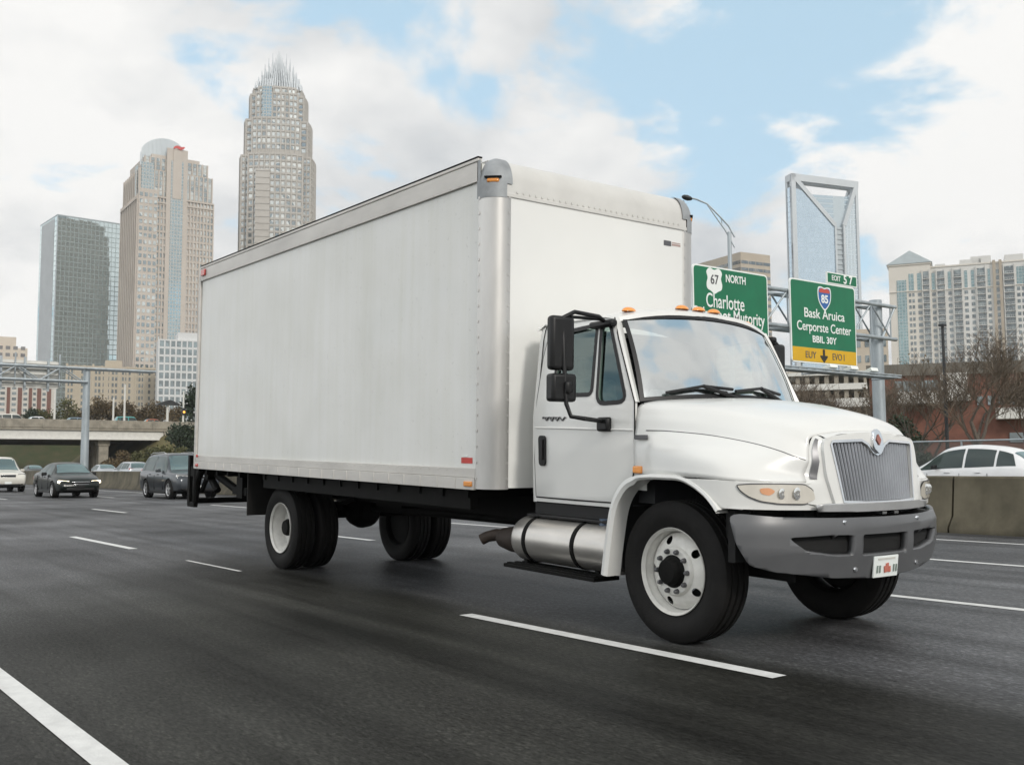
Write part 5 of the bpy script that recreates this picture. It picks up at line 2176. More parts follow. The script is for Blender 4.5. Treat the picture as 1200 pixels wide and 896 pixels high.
for (px, xo) in ((120, -1.6), (113.5, -6.5), (107, -11)):
    p = hit_x(px, 530, OX1+xo)
    mb = MB()
    mb.bb(xo-.65, xo+.65, p.y-20-.65, p.y-20+.65, 0, z_g-.05)
    mb.bb(xo-.75, xo+.75, p.y-20-.8, p.y-20+.8, z_g-.9, z_g-.07)
    mb.build('pier', M['concrete'], br, bevel=.08)
mb = MB()
mb.bb(-40, .3, yR-20, yR+5.8-20, z_g-1.6, zd-.06)
mb.build('abutment', M['concrete'], br)

# banks behind and beside the bridge
def bank(name, m, pts_low, pts_high, kind='structure'):
    mb = MB()
    n = 24
    lo, hi = crom(pts_low, n), crom(pts_high, n)
    rr = random.Random(3)
    rows = []
    for k in range(8):
        t = k/7
        e = t*t*(3-2*t)
        row = []
        for a, b in zip(lo, hi):
            p = a.lerp(b, t)
            p.z = a.z+(b.z-a.z)*e+rr.uniform(-.12, .12)
            row.append(p)
        rows.append(row)
    mb.grid(rows)
    o = mb.build(name, m)
    tag(o, kind=kind)
    return o


bank('embankment', M['dry_grass'], [(-100, 52, -.1), (-125, 45, -.1), (-143, yR-7, -.1), (-162, yR-8, -.1), (-190, yR-6, -.1)], [(-96, 72, 7), (-125, 64, 7.4), (-143, yR+3, 6.9), (-162, yR+3, 6.9), (-190, yR+5, 7)])
bank('far_bank', M['grass'], [(-189, -40, -.1), (-188, 0, -.1), (-187, 30, -.1), (-187, 60, -.1)], [(-215, -40, 7.2), (-212, 0, 7.2), (-208, 30, 7.4), (-204, 80, 7.4)])
mb = MB()
mb.add([(-204, 80, 7.38), (-208, 30, 7.38), (-212, 0, 7.2), (-215, -40, 7.2), (-700, -300, 7.2), (-700, 700, 7.2), (-120, 700, 7.2), (-96, 72, 6.98), (-125, 64, 7.35), (-140, 62, 6.9), (-165, 60, 6.9), (-190, yR+5, 6.98)], [tuple(range(12))])
o = mb.build('upper_ground', M['ground'], smooth=False)
tag(o, kind='structure')
mb = MB()
mb.add([(-143.85, -30, zd+.255), (-143.85, yR+120, zd+.255), (-183.8, yR+120, zd+.255), (-183.8, -30, zd+.255)], [(0, 1, 2, 3)])
o = mb.build('overpass_road', M['asphalt'], smooth=False)
tag(o, kind='structure')

zr_ = zd+.26
for px, label, paint, kind in ((88, 'blue grey car crossing the overpass near the gantry post', 'p_blue', 'sedan'), (152, 'small turquoise suv crossing the overpass', 'p_teal', 'suv'), (178, 'small orange car at the right end of the overpass', 'p_orange', 'sedan'), (43, 'white car near the left end of the overpass', 'p_white', 'sedan'), (16, 'cream suv at the left end of the overpass parapet', 'p_cream', 'suv')):
    p = hit_x(px, 495, OX1-4.5)
    make_car('overpass_car', label, OX1-4.5, p.y, PI/2, M[paint], kind, 4.5, 1.78, 1.9 if kind == 'suv' else 1.62, z=zr_, detail=False)

# posts on the bridge
for px, pt, lab, sig in ((63.5, 455, 'thin pale post on the overpass left of the gantry post', 0), (132.5, 466, 'thin pale post on the overpass just right of the gantry post', 0), (145.5, 450, 'taller thin pale post beside the turquoise suv', 0), (214.5, 458, 'pale post with a lit amber signal beside the cargo body', 1)):
    p = hit_x(px, 495, OX1-.9)
    ht = hit_x(px, pt, OX1-.9).z-zr_
    r = empty('bridge_post', (OX1-.9, p.y, zr_-.3))
    tag(r, lab, 'post', 'posts along the overpass')
    MB().tube([(0, 0, 0), (0, 0, ht+.3)], [.16, .11], 8).build('post', M['sign_back'], r)
    if sig:
        zz = hit_x(px, 482, OX1-.9).z-zr_+.3
        MB().box((.2, 0, zz), (.35, .5, 1.0)).build('signal_box', M['dark_pole'], r, bevel=.05)
        MB().lathe([(0, .42), (.15, .40), (.18, .37)], (0, 0, zz-.1), 'x', 14).build('signal_lens', M['signal_on'], r)
p = hit_x(196, 495, OX1-.9)
r = empty('canopy_post', (OX1-.9, p.y, zr_-.3))
tag(r, 'post carrying a flat dark canopy at the bridge end', 'post')
MB().tube([(0, 0, 0), (0, 0, hit_x(196, 474, OX1).z-zr_+.3)], .18, 8).build('post', M['sign_back'], r)
zz = hit_x(196, 474, OX1).z-zr_+.3
MB().prism([(-1.7, 0), (1.7, 0), (1.5, .22), (.2, .75), (-1.2, .3)], lambda a, b, t: (t, a, zz+b), -.6, .6).build('canopy', M['dark_pole'], r)


# ================================================================== BUILDINGS
CAMP = Vector((0, 0, CAM_H))


def project(p):
    d = p-CAMP
    z = d.dot(cF)
    return 600+FPX*d.dot(cR)/z, 448-FPX*d.dot(cU)/z


def stone(name, c1, c2=None, scale=.15, rough=.75, seams=0.0):
    return mat(name, c1, rough, var=.08, scale=scale, col2=c2, spec=.3)


def win_mat(name, dark, light, rough=.12, spec=.8, cell=.35, refl=0.0, frac=.5):
    """window glass whose panes differ: blinds up or down (value noise per place)"""
    m, nt, b = new_mat(name)
    L = nt.links.new
    ge = node(nt, 'ShaderNodeNewGeometry')
    vo = node(nt, 'ShaderNodeTexVoronoi')
    vo.inputs['Scale'].default_value = cell
    L(ge.outputs['Position'], vo.inputs['Vector'])
    rp = node(nt, 'ShaderNodeValToRGB')
    rp.color_ramp.elements[0].position = frac-.15
    rp.color_ramp.elements[0].color = tuple(dark)+(1,)
    rp.color_ramp.elements[1].position = frac+.35
    rp.color_ramp.elements[1].color = tuple(light)+(1,)
    sp = node(nt, 'ShaderNodeSeparateColor')
    L(vo.outputs['Color'], sp.inputs[0])
    L(sp.outputs[0], rp.inputs[0])
    L(rp.outputs[0], b.inputs['Base Color'])
    b.inputs['Roughness'].default_value = rough
    b.inputs['Specular IOR Level'].default_value = spec
    if refl:
        gl = node(nt, 'ShaderNodeBsdfGlossy')
        gl.inputs['Roughness'].default_value = rough
        gl.inputs['Color'].default_value = (.75, .85, .88, 1)
        mx = node(nt, 'ShaderNodeMixShader')
        mx.inputs[0].default_value = refl
        out = nt.nodes['Material Output']
        L(b.outputs[0], mx.inputs[1])
        L(gl.outputs[0], mx.inputs[2])
        L(mx.outputs[0], out.inputs[0])
    return m


def curtain(name, tint, refl, base, sx, sz, line=.12, linecol=(.35, .37, .38), rough=.02, lx=0.0, wav=0.0):
    """curtain wall: mirror-like panes divided by mullions; works on axis-aligned local faces"""
    m, nt, b = new_mat(name)
    L = nt.links.new
    out = nt.nodes['Material Output']
    tc = node(nt, 'ShaderNodeTexCoord')
    sp = node(nt, 'ShaderNodeSeparateXYZ')
    L(tc.outputs['Object'], sp.inputs[0])
    ad = node(nt, 'ShaderNodeMath', operation='ADD')
    L(sp.outputs[0], ad.inputs[0])
    L(sp.outputs[1], ad.inputs[1])
    res = []
    for src, s in ((ad.outputs[0], sx), (sp.outputs[2], sz)):
        d = node(nt, 'ShaderNodeMath', operation='DIVIDE')
        d.inputs[1].default_value = s
        L(src, d.inputs[0])
        f = node(nt, 'ShaderNodeMath', operation='FRACT')
        L(d.outputs[0], f.inputs[0])
        c = node(nt, 'ShaderNodeMath', operation='LESS_THAN')
        c.inputs[1].default_value = line
        L(f.outputs[0], c.inputs[0])
        res.append(c)
    mxm = node(nt, 'ShaderNodeMath', operation='MAXIMUM')
    L(res[0].outputs[0], mxm.inputs[0])
    L(res[1].outputs[0], mxm.inputs[1])
    # pane to pane variation
    sc = node(nt, 'ShaderNodeVectorMath', operation='DIVIDE')
    sc.inputs[1].default_value = (sx, sx, sz)
    L(tc.outputs['Object'], sc.inputs[0])
    wn = node(nt, 'ShaderNodeTexWhiteNoise')
    fl = node(nt, 'ShaderNodeVectorMath', operation='FLOOR')
    L(sc.outputs[0], fl.inputs[0])
    L(fl.outputs[0], wn.inputs['Vector'])
    b.inputs['Base Color'].default_value = tuple(base)+(1,)
    b.inputs['Roughness'].default_value = .3
    gl = node(nt, 'ShaderNodeBsdfGlossy')
    gl.inputs['Color'].default_value = tuple(tint)+(1,)
    gl.inputs['Roughness'].default_value = rough
    if wav:
        vm = node(nt, 'ShaderNodeVectorMath', operation='SUBTRACT')
        vm.inputs[1].default_value = (.5, .5, .5)
        L(wn.outputs['Color'], vm.inputs[0])
        vs = node(nt, 'ShaderNodeVectorMath', operation='SCALE')
        vs.inputs['Scale'].default_value = wav
        L(vm.outputs[0], vs.inputs[0])
        ge = node(nt, 'ShaderNodeNewGeometry')
        va = node(nt, 'ShaderNodeVectorMath', operation='ADD')
        L(ge.outputs['Normal'], va.inputs[0])
        L(vs.outputs[0], va.inputs[1])
        vn = node(nt, 'ShaderNodeVectorMath', operation='NORMALIZE')
        L(va.outputs[0], vn.inputs[0])
        L(vn.outputs[0], gl.inputs['Normal'])
    mx = node(nt, 'ShaderNodeMixShader')
    mr = node(nt, 'ShaderNodeMapRange')
    mr.inputs['To Min'].default_value = max(0, refl-.05)
    mr.inputs['To Max'].default_value = min(1, refl+.05)
    L(wn.outputs['Value'], mr.inputs['Value'])
    L(mr.outputs[0], mx.inputs[0])
    L(b.outputs[0], mx.inputs[1])
    L(gl.outputs[0], mx.inputs[2])
    fr = node(nt, 'ShaderNodeBsdfPrincipled')
    fr.inputs['Base Color'].default_value = tuple(linecol)+(1,)
    fr.inputs['Roughness'].default_value = .5
    m2 = node(nt, 'ShaderNodeMixShader')
    L(mxm.outputs[0], m2.inputs[0])
    L(mx.outputs[0], m2.inputs[1])
    L(fr.outputs[0], m2.inputs[2])
    L(m2.outputs[0], out.inputs[0])
    return m


def site(name, label, pxc, pxl, pxr, D, theta, cat='building'):
    """an Empty at the near corner; local +x along the front (to the right), local +y into the building.
    returns root, front width (to pxr), side depth (to pxl)"""
    C = at(pxc, 545, D)
    cx, cz = (C-CAMP).dot(hR), D
    ct, st = math.cos(theta), math.sin(theta)
    kr, kl = None, None
    def ray(px):
        p = at(px, 545, 100)
        return (p-CAMP).dot(hR)/100
    k = ray(pxr)
    w = (k*cz-cx)/(ct-k*st)
    d = None
    if pxl is not None:
        k = ray(pxl)
        d = (cx-k*cz)/(st+k*ct)
    u = hR*ct+hF*st
    r = empty(name, (C.x, C.y, 0), math.atan2(u.y, u.x))
    tag(r, label, cat)
    bpy.context.view_layer.update()
    return r, w, d


def height(px, py, D):
    return at(px, py, D).z


class Facade:
    """collects the windows of one building; the 100 nearest the viewer become parts, the rest one part"""

    def __init__(s, root, zmin=0.0):
        s.root, s.rec, s.zmin = root, [], zmin
        s.mw = Matrix.Translation(root.location) @ Matrix.Rotation(root.rotation_euler.z, 4, 'Z')

    def grid(s, o, e, w, z0, z1, nx, nz, fx=.6, fz=.6, proud=.06, skip=None):
        """o: local start point (x,y) of the face, e: unit direction; outward normal is to the right of e"""
        e = Vector((e[0], e[1])).normalized()
        n = Vector((e.y, -e.x))
        cw, chh = w/nx, (z1-z0)/nz
        ang = math.atan2(e.y, e.x)
        mid = s.mw @ Vector((o[0]+e.x*w/2, o[1]+e.y*w/2, (z0+z1)/2))
        nw = (s.mw.to_3x3() @ Vector((n.x, n.y, 0)))
        if nw.dot(CAMP-mid) < 0:
            return
        for i in range(nx):
            for j in range(nz):
                if skip and skip(i, j):
                    continue
                c = Vector(o)+e*(cw*(i+.5))+n*proud
                s.rec.append((Vector((c.x, c.y, z0+chh*(j+.5))), ang, cw*fx, chh*fz))

    def finish(s, m, cap=100, name='window'):
        if not s.rec:
            return
        unit = MB().box((0, 0, 0), (1, .10, 1)).mesh(name, m, smooth=False)

        def key(r):
            p = s.mw @ r[0]
            px, py = project(p)
            vis = 0 if (r[0].z >= s.zmin and -10 < px < 1210 and py > -10) else 1
            return (vis, -(r[2]*r[3])/((p-CAMP).length_squared))
        s.rec.sort(key=key)
        for c, a, w, h in s.rec[:cap]:
            o = bpy.data.objects.new(name, unit)
            COL.objects.link(o)
            o.parent = s.root
            o.location = c
            o.rotation_euler = (0, 0, a)
            o.scale = (w, 1, h)
        if len(s.rec) > cap:
            mb = MB()
            for c, a, w, h in s.rec[cap:]:
                mb.box(c, (w, .10, h), rz=a)
            o = mb.build('window_field', m, s.root, smooth=False, recalc=False)
            o['kind'] = 'stuff'


def piers(mb, o, e, w, z0, z1, n, wd, proud, ends=True):
    e = Vector((e[0], e[1])).normalized()
    nn = Vector((e.y, -e.x))
    a = math.atan2(e.y, e.x)
    for i in range(n+1):
        c = Vector(o)+e*(w*i/n)+nn*(proud/2)
        mb.box((c.x, c.y, (z0+z1)/2), (wd, proud, z1-z0), rz=a)


def ledges(mb, o, e, w, zs, ht, proud):
    e = Vector((e[0], e[1])).normalized()
    nn = Vector((e.y, -e.x))
    a = math.atan2(e.y, e.x)
    c = Vector(o)+e*(w/2)+nn*(proud/2)
    for z in zs:
        mb.box((c.x, c.y, z), (w, proud, ht), rz=a)


# ---- mirror glass tower, far left
TH = R_(40.5)
D1 = 620
r, w, d = site('glass_tower', 'boxy mirror glass tower reflecting its dark neighbour, at the left of the skyline', 58, 38, 141, D1, TH)
H1 = height(66, 252, D1)
M['curtain_pale'] = curtain('curtain_pale', (.70, .80, .81), .78, (.03, .05, .05), 2.6, 3.2, .13, (.25, .30, .30), rough=.0, wav=.010)
mb = MB()
mb.bb(0, w, 0, d, 0, H1)
mb.build('glazing', M['curtain_pale'], r, smooth=False)
mb = MB()
mb.bb(-.15, .45, -.15, .45, 0, H1+.4)
mb.bb(-.1, w+.1, -.1, d+.1, H1-.02, H1+.6)
mb.build('corner_trim', M['galv'], r, smooth=False)
mb = MB()
mb.bb(-.12, 0, 6, d-4, 0, H1-1)
mb.build('side_wall', mat('tower_side', (.35, .37, .38), .5, var=.1, scale=.1), r, smooth=False)
ww, dd = w, d
mb = MB()
mb.bb(8, w-8, 10, d-10, H1, H1+3)
mb.build('roof_plant', M['galv'], r, smooth=False)

# ---- stepped stone tower with a curved screen
D2 = 546
M['stone1'] = stone('stone_pinkish', (.47, .42, .37), (.53, .475, .42), .05)
M['stone1b'] = stone('stone_darkbay', (.30, .26, .22), (.36, .32, .27), .05)
M['win1'] = win_mat('window_tower_a', (.05, .065, .065), (.50, .50, .46), cell=.28, refl=.30, frac=.45)
M['win_blue'] = curtain('bay_glass', (.60, .72, .75), .5, (.06, .09, .10), 1.6, 2.0, .22, (.42, .42, .40), rough=.05)
r, w, d = site('stone_tower', 'stepped beige stone tower with a curved silvery screen and a red mark near its top', 155, 134, 244, D2, R_(34.3))
d = min(d, 38)
z = lambda py, px=200: height(px, py, D2+15)
zc1, zt_, zst = z(236), z(186), z(172)
W_ = w
sc_ = w/86.0       # metres per photo pixel along the front

fa = Facade(r, zmin=z(430))
mb = MB()
mb.bb(0, W_, 0, d, 0, zc1)                      # main shaft
mb.bb(1.0*sc_, W_-1.5*sc_, .8, d-2, zc1-.1, z(205))
mb.bb(6*sc_, W_-7*sc_, 1.4, d-3, z(205)-.1, z(190))
mb.bb(14*sc_, W_-16*sc_, 2.0, d-5, z(190)-.1, zt_)
mb.bb(-.6, 20*sc_, -2.2, 0.05, 0, z(229))       # projecting bay at the left of the front
mb.bb(30*sc_, 54*sc_, -1.2, .05, 0, zt_+4)      # centre pavilion
mb.bb(37*sc_, 47*sc_, -1.7, .0, zc1, z(178))
n = 22
piers(mb, (0, 0), (1, 0), W_, 0, zc1, n, .75, .8)
piers(mb, (0, d), (0, -1), d, 0, zc1, 9, 1.1, 1.2)
piers(mb, (1.0*sc_, .8), (1, 0), W_-2.5*sc_, zc1, z(205), 16, .7, .6)
piers(mb, (6*sc_, 1.4), (1, 0), W_-13*sc_, z(205), z(190), 12, .7, .6)
piers(mb, (1.0*sc_, d-2), (0, -1), d-3, zc1, z(205), 8, 1.0, .9)
ledges(mb, (0, 0), (1, 0), W_, [zc1, zc1-3.2], .9, 1.1)
ledges(mb, (0, d), (0, -1), d, [zc1-2], .9, 1.4)
nz = int(zc1/3.9)
ledges(mb, (0, 0), (1, 0), W_, [zc1-3.9*k for k in range(1, nz)], 1.3, .5)
mb.build('wall', M['stone1'], r, smooth=False)
fa.grid((20*sc_, 0), (1, 0), W_-20*sc_, zc1-3.9*(nz-1), zc1, 16, nz-1, .62, .58, .12)
fa.grid((-.6, -2.2), (1, 0), 20*sc_+.6, z(229)-3.9*(nz-2), z(229)-1.5, 4, nz-2, .62, .55, .10)
fa.grid((1.0*sc_, .8), (1, 0), W_-2.5*sc_, zc1+1, z(205), 16, 5, .60, .85, .10)
fa.grid((6*sc_, 1.4), (1, 0), W_-13*sc_, z(205)+.5, z(190), 12, 3, .6, .85, .10)
fa.grid((0, d), (0, -1), d, zc1-3.9*(nz-1), zc1-2, 9, nz-1, .45, .6, .10)
fa.grid((1*sc_, d-2), (0, -1), d-3, zc1, z(205), 8, 5, .45, .85, .10)
fa.finish(M['win1'])
mb = MB()
mb.bb(35*sc_, 49*sc_, -1.45, -1.15, 10, z(192))
mb.build('centre_glazing', M['win_blue'], r, smooth=False)
mb = MB()
mb.bb(2*sc_, 16*sc_, -.1, 1.0, z(229), z(198))
mb.bb(-.25, 0, 4, 9, zc1, z(200))
mb.build('corner_glazing', M['win_blue'], r, smooth=False)
mb = MB()
ns = 40
for i in range(ns):
    t = i/(ns-1)
    x = (4+t*54)*sc_
    hgt = (zst-zt_)*(1-(2*t-1)**2)**.5*1.25+1.5
    mb.box((x, 7-4*math.sin(t*PI), zt_-6+(hgt+6)/2), (.55, .5, hgt+6))
mb.bb(6*sc_, 58*sc_, 7.5, 8.2, zt_-6, zt_+.5)
mb.build('curved_screen', mat('screen_metal', (.46, .50, .52), .4, .4, var=.08), r, smooth=False)
mb = MB()
pl = smooth_poly([(-3.8, -1.0), (-1.6, -.4), (1.2, -1.2), (3.6, .2), (3.8, 1.4), (1.5, 1.0), (-1.0, 1.6), (-3.4, .5)], 4)
mb.prism(pl, lambda a, b, t: (43*sc_+a*.8, -2.0+t, z(177)+b*.8), -.3, 0)
mb.build('red_emblem', M['sticker_red'], r, smooth=False)

# ---- crowned tower
D3 = 600
M['stone2'] = stone('stone_grey_beige', (.43, .405, .37), (.48, .455, .42), .05)
M['win2'] = win_mat('window_tower_b', (.05, .06, .06), (.62, .61, .56), cell=.24, refl=.28, frac=.42)
C3 = at(309, 545, D3)
ang3 = math.atan2((hR*math.cos(R_(9))+hF*math.sin(R_(9))).y, (hR*math.cos(R_(9))+hF*math.sin(R_(9))).x)
r = empty('crowned_tower', (C3.x, C3.y, 0), ang3)
r.location += hF*26
tag(r, 'tall tapering stone skyscraper topped by a crown of pale spires', 'skyscraper')
mpp = D3/FPX*1.06
z = lambda py, px=322: height(px, py, D3+26)


def bowed(hw, bow, cut, n=5):
    """square plan with bowed sides and notched corners, counter-clockwise from the front left"""
    P = []
    for s in range(4):
        a = s*PI/2
        for k in range(n+1):
            t = -1+2*k/n
            x, y = t*(hw-cut), -(hw+bow*(1-t*t))
            P.append((x*math.cos(a)-y*math.sin(a), x*math.sin(a)+y*math.cos(a)))
        # notch
        x, y = hw-cut, -(hw-cut)
        P.append((x*math.cos(a)-y*math.sin(a), x*math.sin(a)+y*math.cos(a)))
    return P


tiers = [(46.0, 0, 193), (41.0, 193, 151), (35.5, 151, 121), (31.5, 121, 113)]
fa = Facade(r, zmin=z(330))
mb = MB()
tops = []
for hw_px, p0, p1 in tiers:
    hw = hw_px*mpp*.93
    z0 = 0 if p0 == 0 else z(p0)-.3
    z1 = z(p1)
    P = bowed(hw-hw*.10, hw*.10, hw*.20)
    mb.prism(P, lambda a, b, t: (a, b, t), z0, z1)
    nP = len(P)
    for i in range(nP):
        a, b = Vector(P[i]), Vector(P[(i+1) % nP])
        L_ = (b-a).length
        e = (b-a).normalized()
        nn = max(1, round(L_/3.0))
        zz0 = max(z0, z(330))
        piers(mb, (a.x, a.y), (e.x, e.y), L_, zz0, z1+.4, nn, .75, .7)
        nz = max(1, int((z1-zz0)/4.1))
        ledges(mb, (a.x, a.y), (e.x, e.y), L_, [z1-4.1*k for k in range(0, nz)], 1.25, .35)
        fa.grid((a.x, a.y), (e.x, e.y), L_, z1-4.1*nz, z1-.6, nn, nz, .62, .60, .10)
mb.build('wall', M['stone2'], r, smooth=False)
fa.finish(M['win2'])
# glass slot up the left front corner
hwb = 46.5*mpp*.93
xs = (313-323)*mpp
mb = MB()
yb_ = -(hwb*1.0)-.4
mb.bb(xs-3.2, xs+2.6, -(41*mpp*.93)+1.5, -10, z(215), z(114))
mb.build('slot_glazing', M['win_blue'], r, smooth=False)
mb = MB()
mb.bb(xs-6.2, xs+2.4, yb_-1.2, yb_+4, 0, z(212))
for k in range(34):
    mb.bb(xs-6.3, xs+2.5, yb_-1.5, yb_+1, z(212)-4.1*k-1.2, z(212)-4.1*k)
mb.build('front_bay', M['stone2'], r, smooth=False)
# crown of pale fins in rising rings
crown_m = mat('crown_fins', (.56, .59, .61), .4, .1, var=.06, scale=.1)
mb = MB()
zb = z(113)
for k, (rw, top_px, wd) in enumerate(((30, 101, .9), (26.5, 93, .9), (22.5, 85, .85), (18.5, 77, .8), (14, 70, .75), (9, 64, .7))):
    hw = rw*mpp*.86
    zt = z(top_px)
    n = 17
    for s in range(4):
        a = s*PI/2
        for i in range(n):
            t = -1+2*(i+.5)/n
            x, y = t*hw*.93, -(hw+hw*.10*(1-t*t))
            hgt = (zt-zb)*(1-.32*abs(t))*(1+.05*((i % 2)*2-1))
            c = (x*math.cos(a)-y*math.sin(a), x*math.sin(a)+y*math.cos(a))
            v = [(c[0]-wd*.5, c[1]-.4, zb-.5), (c[0]+wd*.5, c[1]-.4, zb-.5), (c[0]+wd*.5, c[1]+.4, zb-.5), (c[0]-wd*.5, c[1]+.4, zb-.5)]
            q = .35
            v2 = [(c[0]+(x_-c[0])*q-c[0]*.06, c[1]+(y_-c[1])*q-c[1]*.06, zb+hgt) for x_, y_, _ in v]
            mb.add(v+v2, [(0, 1, 2, 3), (7, 6, 5, 4), (0, 4, 5, 1), (1, 5, 6, 2), (2, 6, 7, 3), (3, 7, 4, 0)])
mb.tube([(0, 0, zb), (0, 0, z(66))], [3, .2], 8)
mb.build('crown', crown_m, r, smooth=False)
mb = MB()
mb.prism(bowed(22*mpp*.8, 2, 3), lambda a, b, t: (a, b, t), zb-1, z(102))
mb.prism(bowed(12*mpp*.8, 2, 3), lambda a, b, t: (a, b, t), zb-1, z(88))
mb.build('crown_core', mat('crown_core', (.56, .59, .61), .5, .1, var=.08, scale=.1), r, smooth=False)

# ---- tower with a big frame and a V cut at the top, right
D4 = 760
M['curtain_blue'] = curtain('curtain_blue', (.68, .80, .90), .66, (.20, .29, .36), 3.2, 4.0, .10, (.42, .52, .60), rough=.12)
M['curtain_light'] = curtain('curtain_light', (.75, .84, .88), .50, (.36, .42, .46), 3.0, 4.0, .16, (.52, .58, .62), rough=.15)
M['frame_pale'] = mat('frame_pale', (.47, .50, .52), .45, .15, var=.05, scale=.05)
r, w, d = site('frame_tower', 'slender blue glass tower with an open frame and V cut at its top', 937, 930, 1017, D4, R_(14))
z = lambda py, px=960: height(px, py, D4)
pxs = lambda px: w*(px-924)/80.0
d = max(8.0, d)
zT, zO, zg = z(203), z(214), z(225)
zV = z(262)
fw = 3.6
xc0, xc1 = pxs(976), pxs(984)          # the narrow slot below the V
xl, xr = pxs(939), pxs(995)            # upper ends of the V
mb = MB()
# left glass wing, right glass wing (cut by the V), recessed centre
mb.prism([(0, 0), (xc0, 0), (xc0, zV), (xl-2, z(222)), (0, z(218))], lambda a, b, t: (a, t, b), 0.4, d)
mb.build('glazing', M['curtain_blue'], r, smooth=False)
mb = MB()
mb.prism([(xc1, 0), (w, 0), (w, z(220)), (xr+1, z(222)), (xc1, zV)], lambda a, b, t: (a, t, b), 0.4, d)
mb.build('side_glazing', M['curtain_light'], r, smooth=False)
mb = MB()
mb.bb(xl, xr, 2.5, d-2, zV-30, zg)
mb.build('recessed_glazing', curtain('curtain_mid', (.6, .72, .80), .55, (.25, .32, .36), 40, 4.0, .25, (.45, .52, .56), rough=.12), r, smooth=False)
mb = MB()
mb.bb(xc0, xc1, 1.6, d-3, 0, zV)
for k in range(60):
    if 4*k+1.6 < zV:
        mb.bb(xc0, xc1, 1.0, 1.7, 4*k, 4*k+1.6)
mb.build('slot_wall', M['galv'], r, smooth=False)
mb = MB()
def bar2(p, q, t0, wd, y0=-.5, y1=3):
    a, b = Vector(p), Vector(q)
    tdir = (b-a).normalized()
    nn = Vector((-tdir.y, tdir.x))*wd/2
    mb.prism([tuple(a-nn), tuple(b-nn), tuple(b+nn), tuple(a+nn)], lambda a_, b_, t: (a_, t, b_), y0, y1)
for y0, y1 in ((-.5, 2.6), (d-2.5, d+.5)):
    bar2((fw/2, 0), (fw/2, zT), 0, fw, y0, y1)
    bar2((w-fw/2, 0), (w-fw/2, zT-8), 0, fw*.6, y0, y1)
    bar2((0, zT-fw*.7), (w, zT-fw*.7-3), 0, fw*1.5, y0, y1)
    bar2((fw*.8, zT-3), (xc0-1, zV+1), 0, fw*.9, y0-.1, y1)
    bar2((w-fw*.6, zT-7), (xc1+1, zV+1), 0, fw*.9, y0-.1, y1)
    bar2((xc0-.8, zV+2), (xc0-.8, 0), 0, fw*.45, y0-.05, y1-.1)
    bar2((xc1+.8, zV+2), (xc1+.8, 0), 0, fw*.45, y0-.05, y1-.1)
mb.bb(-.4, fw, 1, d-1, zT-fw*1.5, zT)
mb.bb(w-fw, w+.4, 1, d-1, zT-12, zT-5)
mb.build('frame', M['frame_pale'], r, smooth=False)

# ---- beige banded office block behind the first sign
D5 = 540
r, w, d = site('office_block', 'beige office block with horizontal window bands behind the Charlotte sign', 874, 817, 909, D5, R_(28))
M['office'] = stone('office_stone', (.40, .34, .27), (.47, .41, .33), .1)
z = lambda py: height(876, py, D5)
HH = z(295)
mb = MB()
mb.bb(0, w, 0, d, 0, HH)
mb.build('wall', M['office'], r, smooth=False)
fa = Facade(r, zmin=z(420))
fl = 3.9
nf = int(HH/fl)
fa.grid((0, 0), (1, 0), w, HH-3.5-fl*(nf-2), HH-3.5, 4, nf-2, .93, .45, .06)
fa.grid((0, d), (0, -1), d, HH-3.5-fl*(nf-2), HH-3.5, 6, nf-2, .94, .5, .06)
fa.finish(win_mat('window_office', (.05, .05, .05), (.16, .15, .13), cell=.3, refl=.12))

# ---- apartment block with a pyramid roofed corner, right
D6 = 500
r, w, d = site('apartment_block', 'tall pale apartment block with balconies and a pyramid roof on its corner tower', 1050, None, 1260, D6, R_(-24))
M['apt'] = stone('apartment_stucco', (.60, .59, .565), (.66, .65, .62), .12)
M['apt_tan'] = stone('apartment_tan', (.36, .31, .24), (.41, .35, .28), .12)
M['apt_cream'] = stone('apartment_cream', (.60, .565, .50), (.66, .62, .56), .12)
M['apt_win'] = win_mat('window_apartment', (.018, .028, .028), (.16, .19, .19), cell=.5, refl=.10)
M['apt_glass'] = curtain('apartment_bay', (.45, .62, .64), .35, (.04, .08, .08), 1.5, 1.55, .10, (.42, .44, .43), rough=.05)
def zz6(px, py):
    # height at the facade point seen at px
    C = r.location
    u = Vector((math.cos(r.rotation_euler.z), math.sin(r.rotation_euler.z), 0))
    dd_ = cF + cR*((px-600)/FPX) - cU*((py-448)/FPX)
    n = Vector((u.y, -u.x, 0))
    t = (C-CAMP).dot(n)/dd_.dot(n)
    p = CAMP+dd_*t
    return (p-C).dot(u), p.z
HT = zz6(1046, 312)[1]
H6 = zz6(1150, 308)[1]
xt1 = zz6(1091, 330)[0]
mb = MB()
mb.bb(0, xt1, -2.5, 18, 0, HT)
mb.bb(-.5, xt1+.5, -3, 18.5, HT-.6, HT+.25)
mb.build('corner_tower', M['apt_cream'], r, smooth=False)
mb = MB()
ap = (xt1/2, 7.5, height(1067, 296, D6+8))
b4 = [(-.9, -3.4, HT+.2), (xt1+.9, -3.4, HT+.2), (xt1+.9, 18.9, HT+.2), (-.9, 18.9, HT+.2)]
mb.add(b4+[ap], [(0, 1, 4), (1, 2, 4), (2, 3, 4), (3, 0, 4), (3, 2, 1, 0)])
mb.build('pyramid_roof', mat('roof_slate', (.33, .37, .375), .5, .2, var=.1, scale=.3), r, smooth=False)
mb = MB()
mb.bb(xt1, w, 0, 20, 0, H6)
for (pa, pb_, ph) in ((1096, 1108, 1.0), (1125, 1150, 2.2), (1138, 1162, 3.4), (1178, 1200, 3.0)):
    xa, xb = zz6(pa, 320)[0], zz6(pb_, 320)[0]
    mb.bb(xa, xb, -.3, 12, H6-.2, H6+ph)
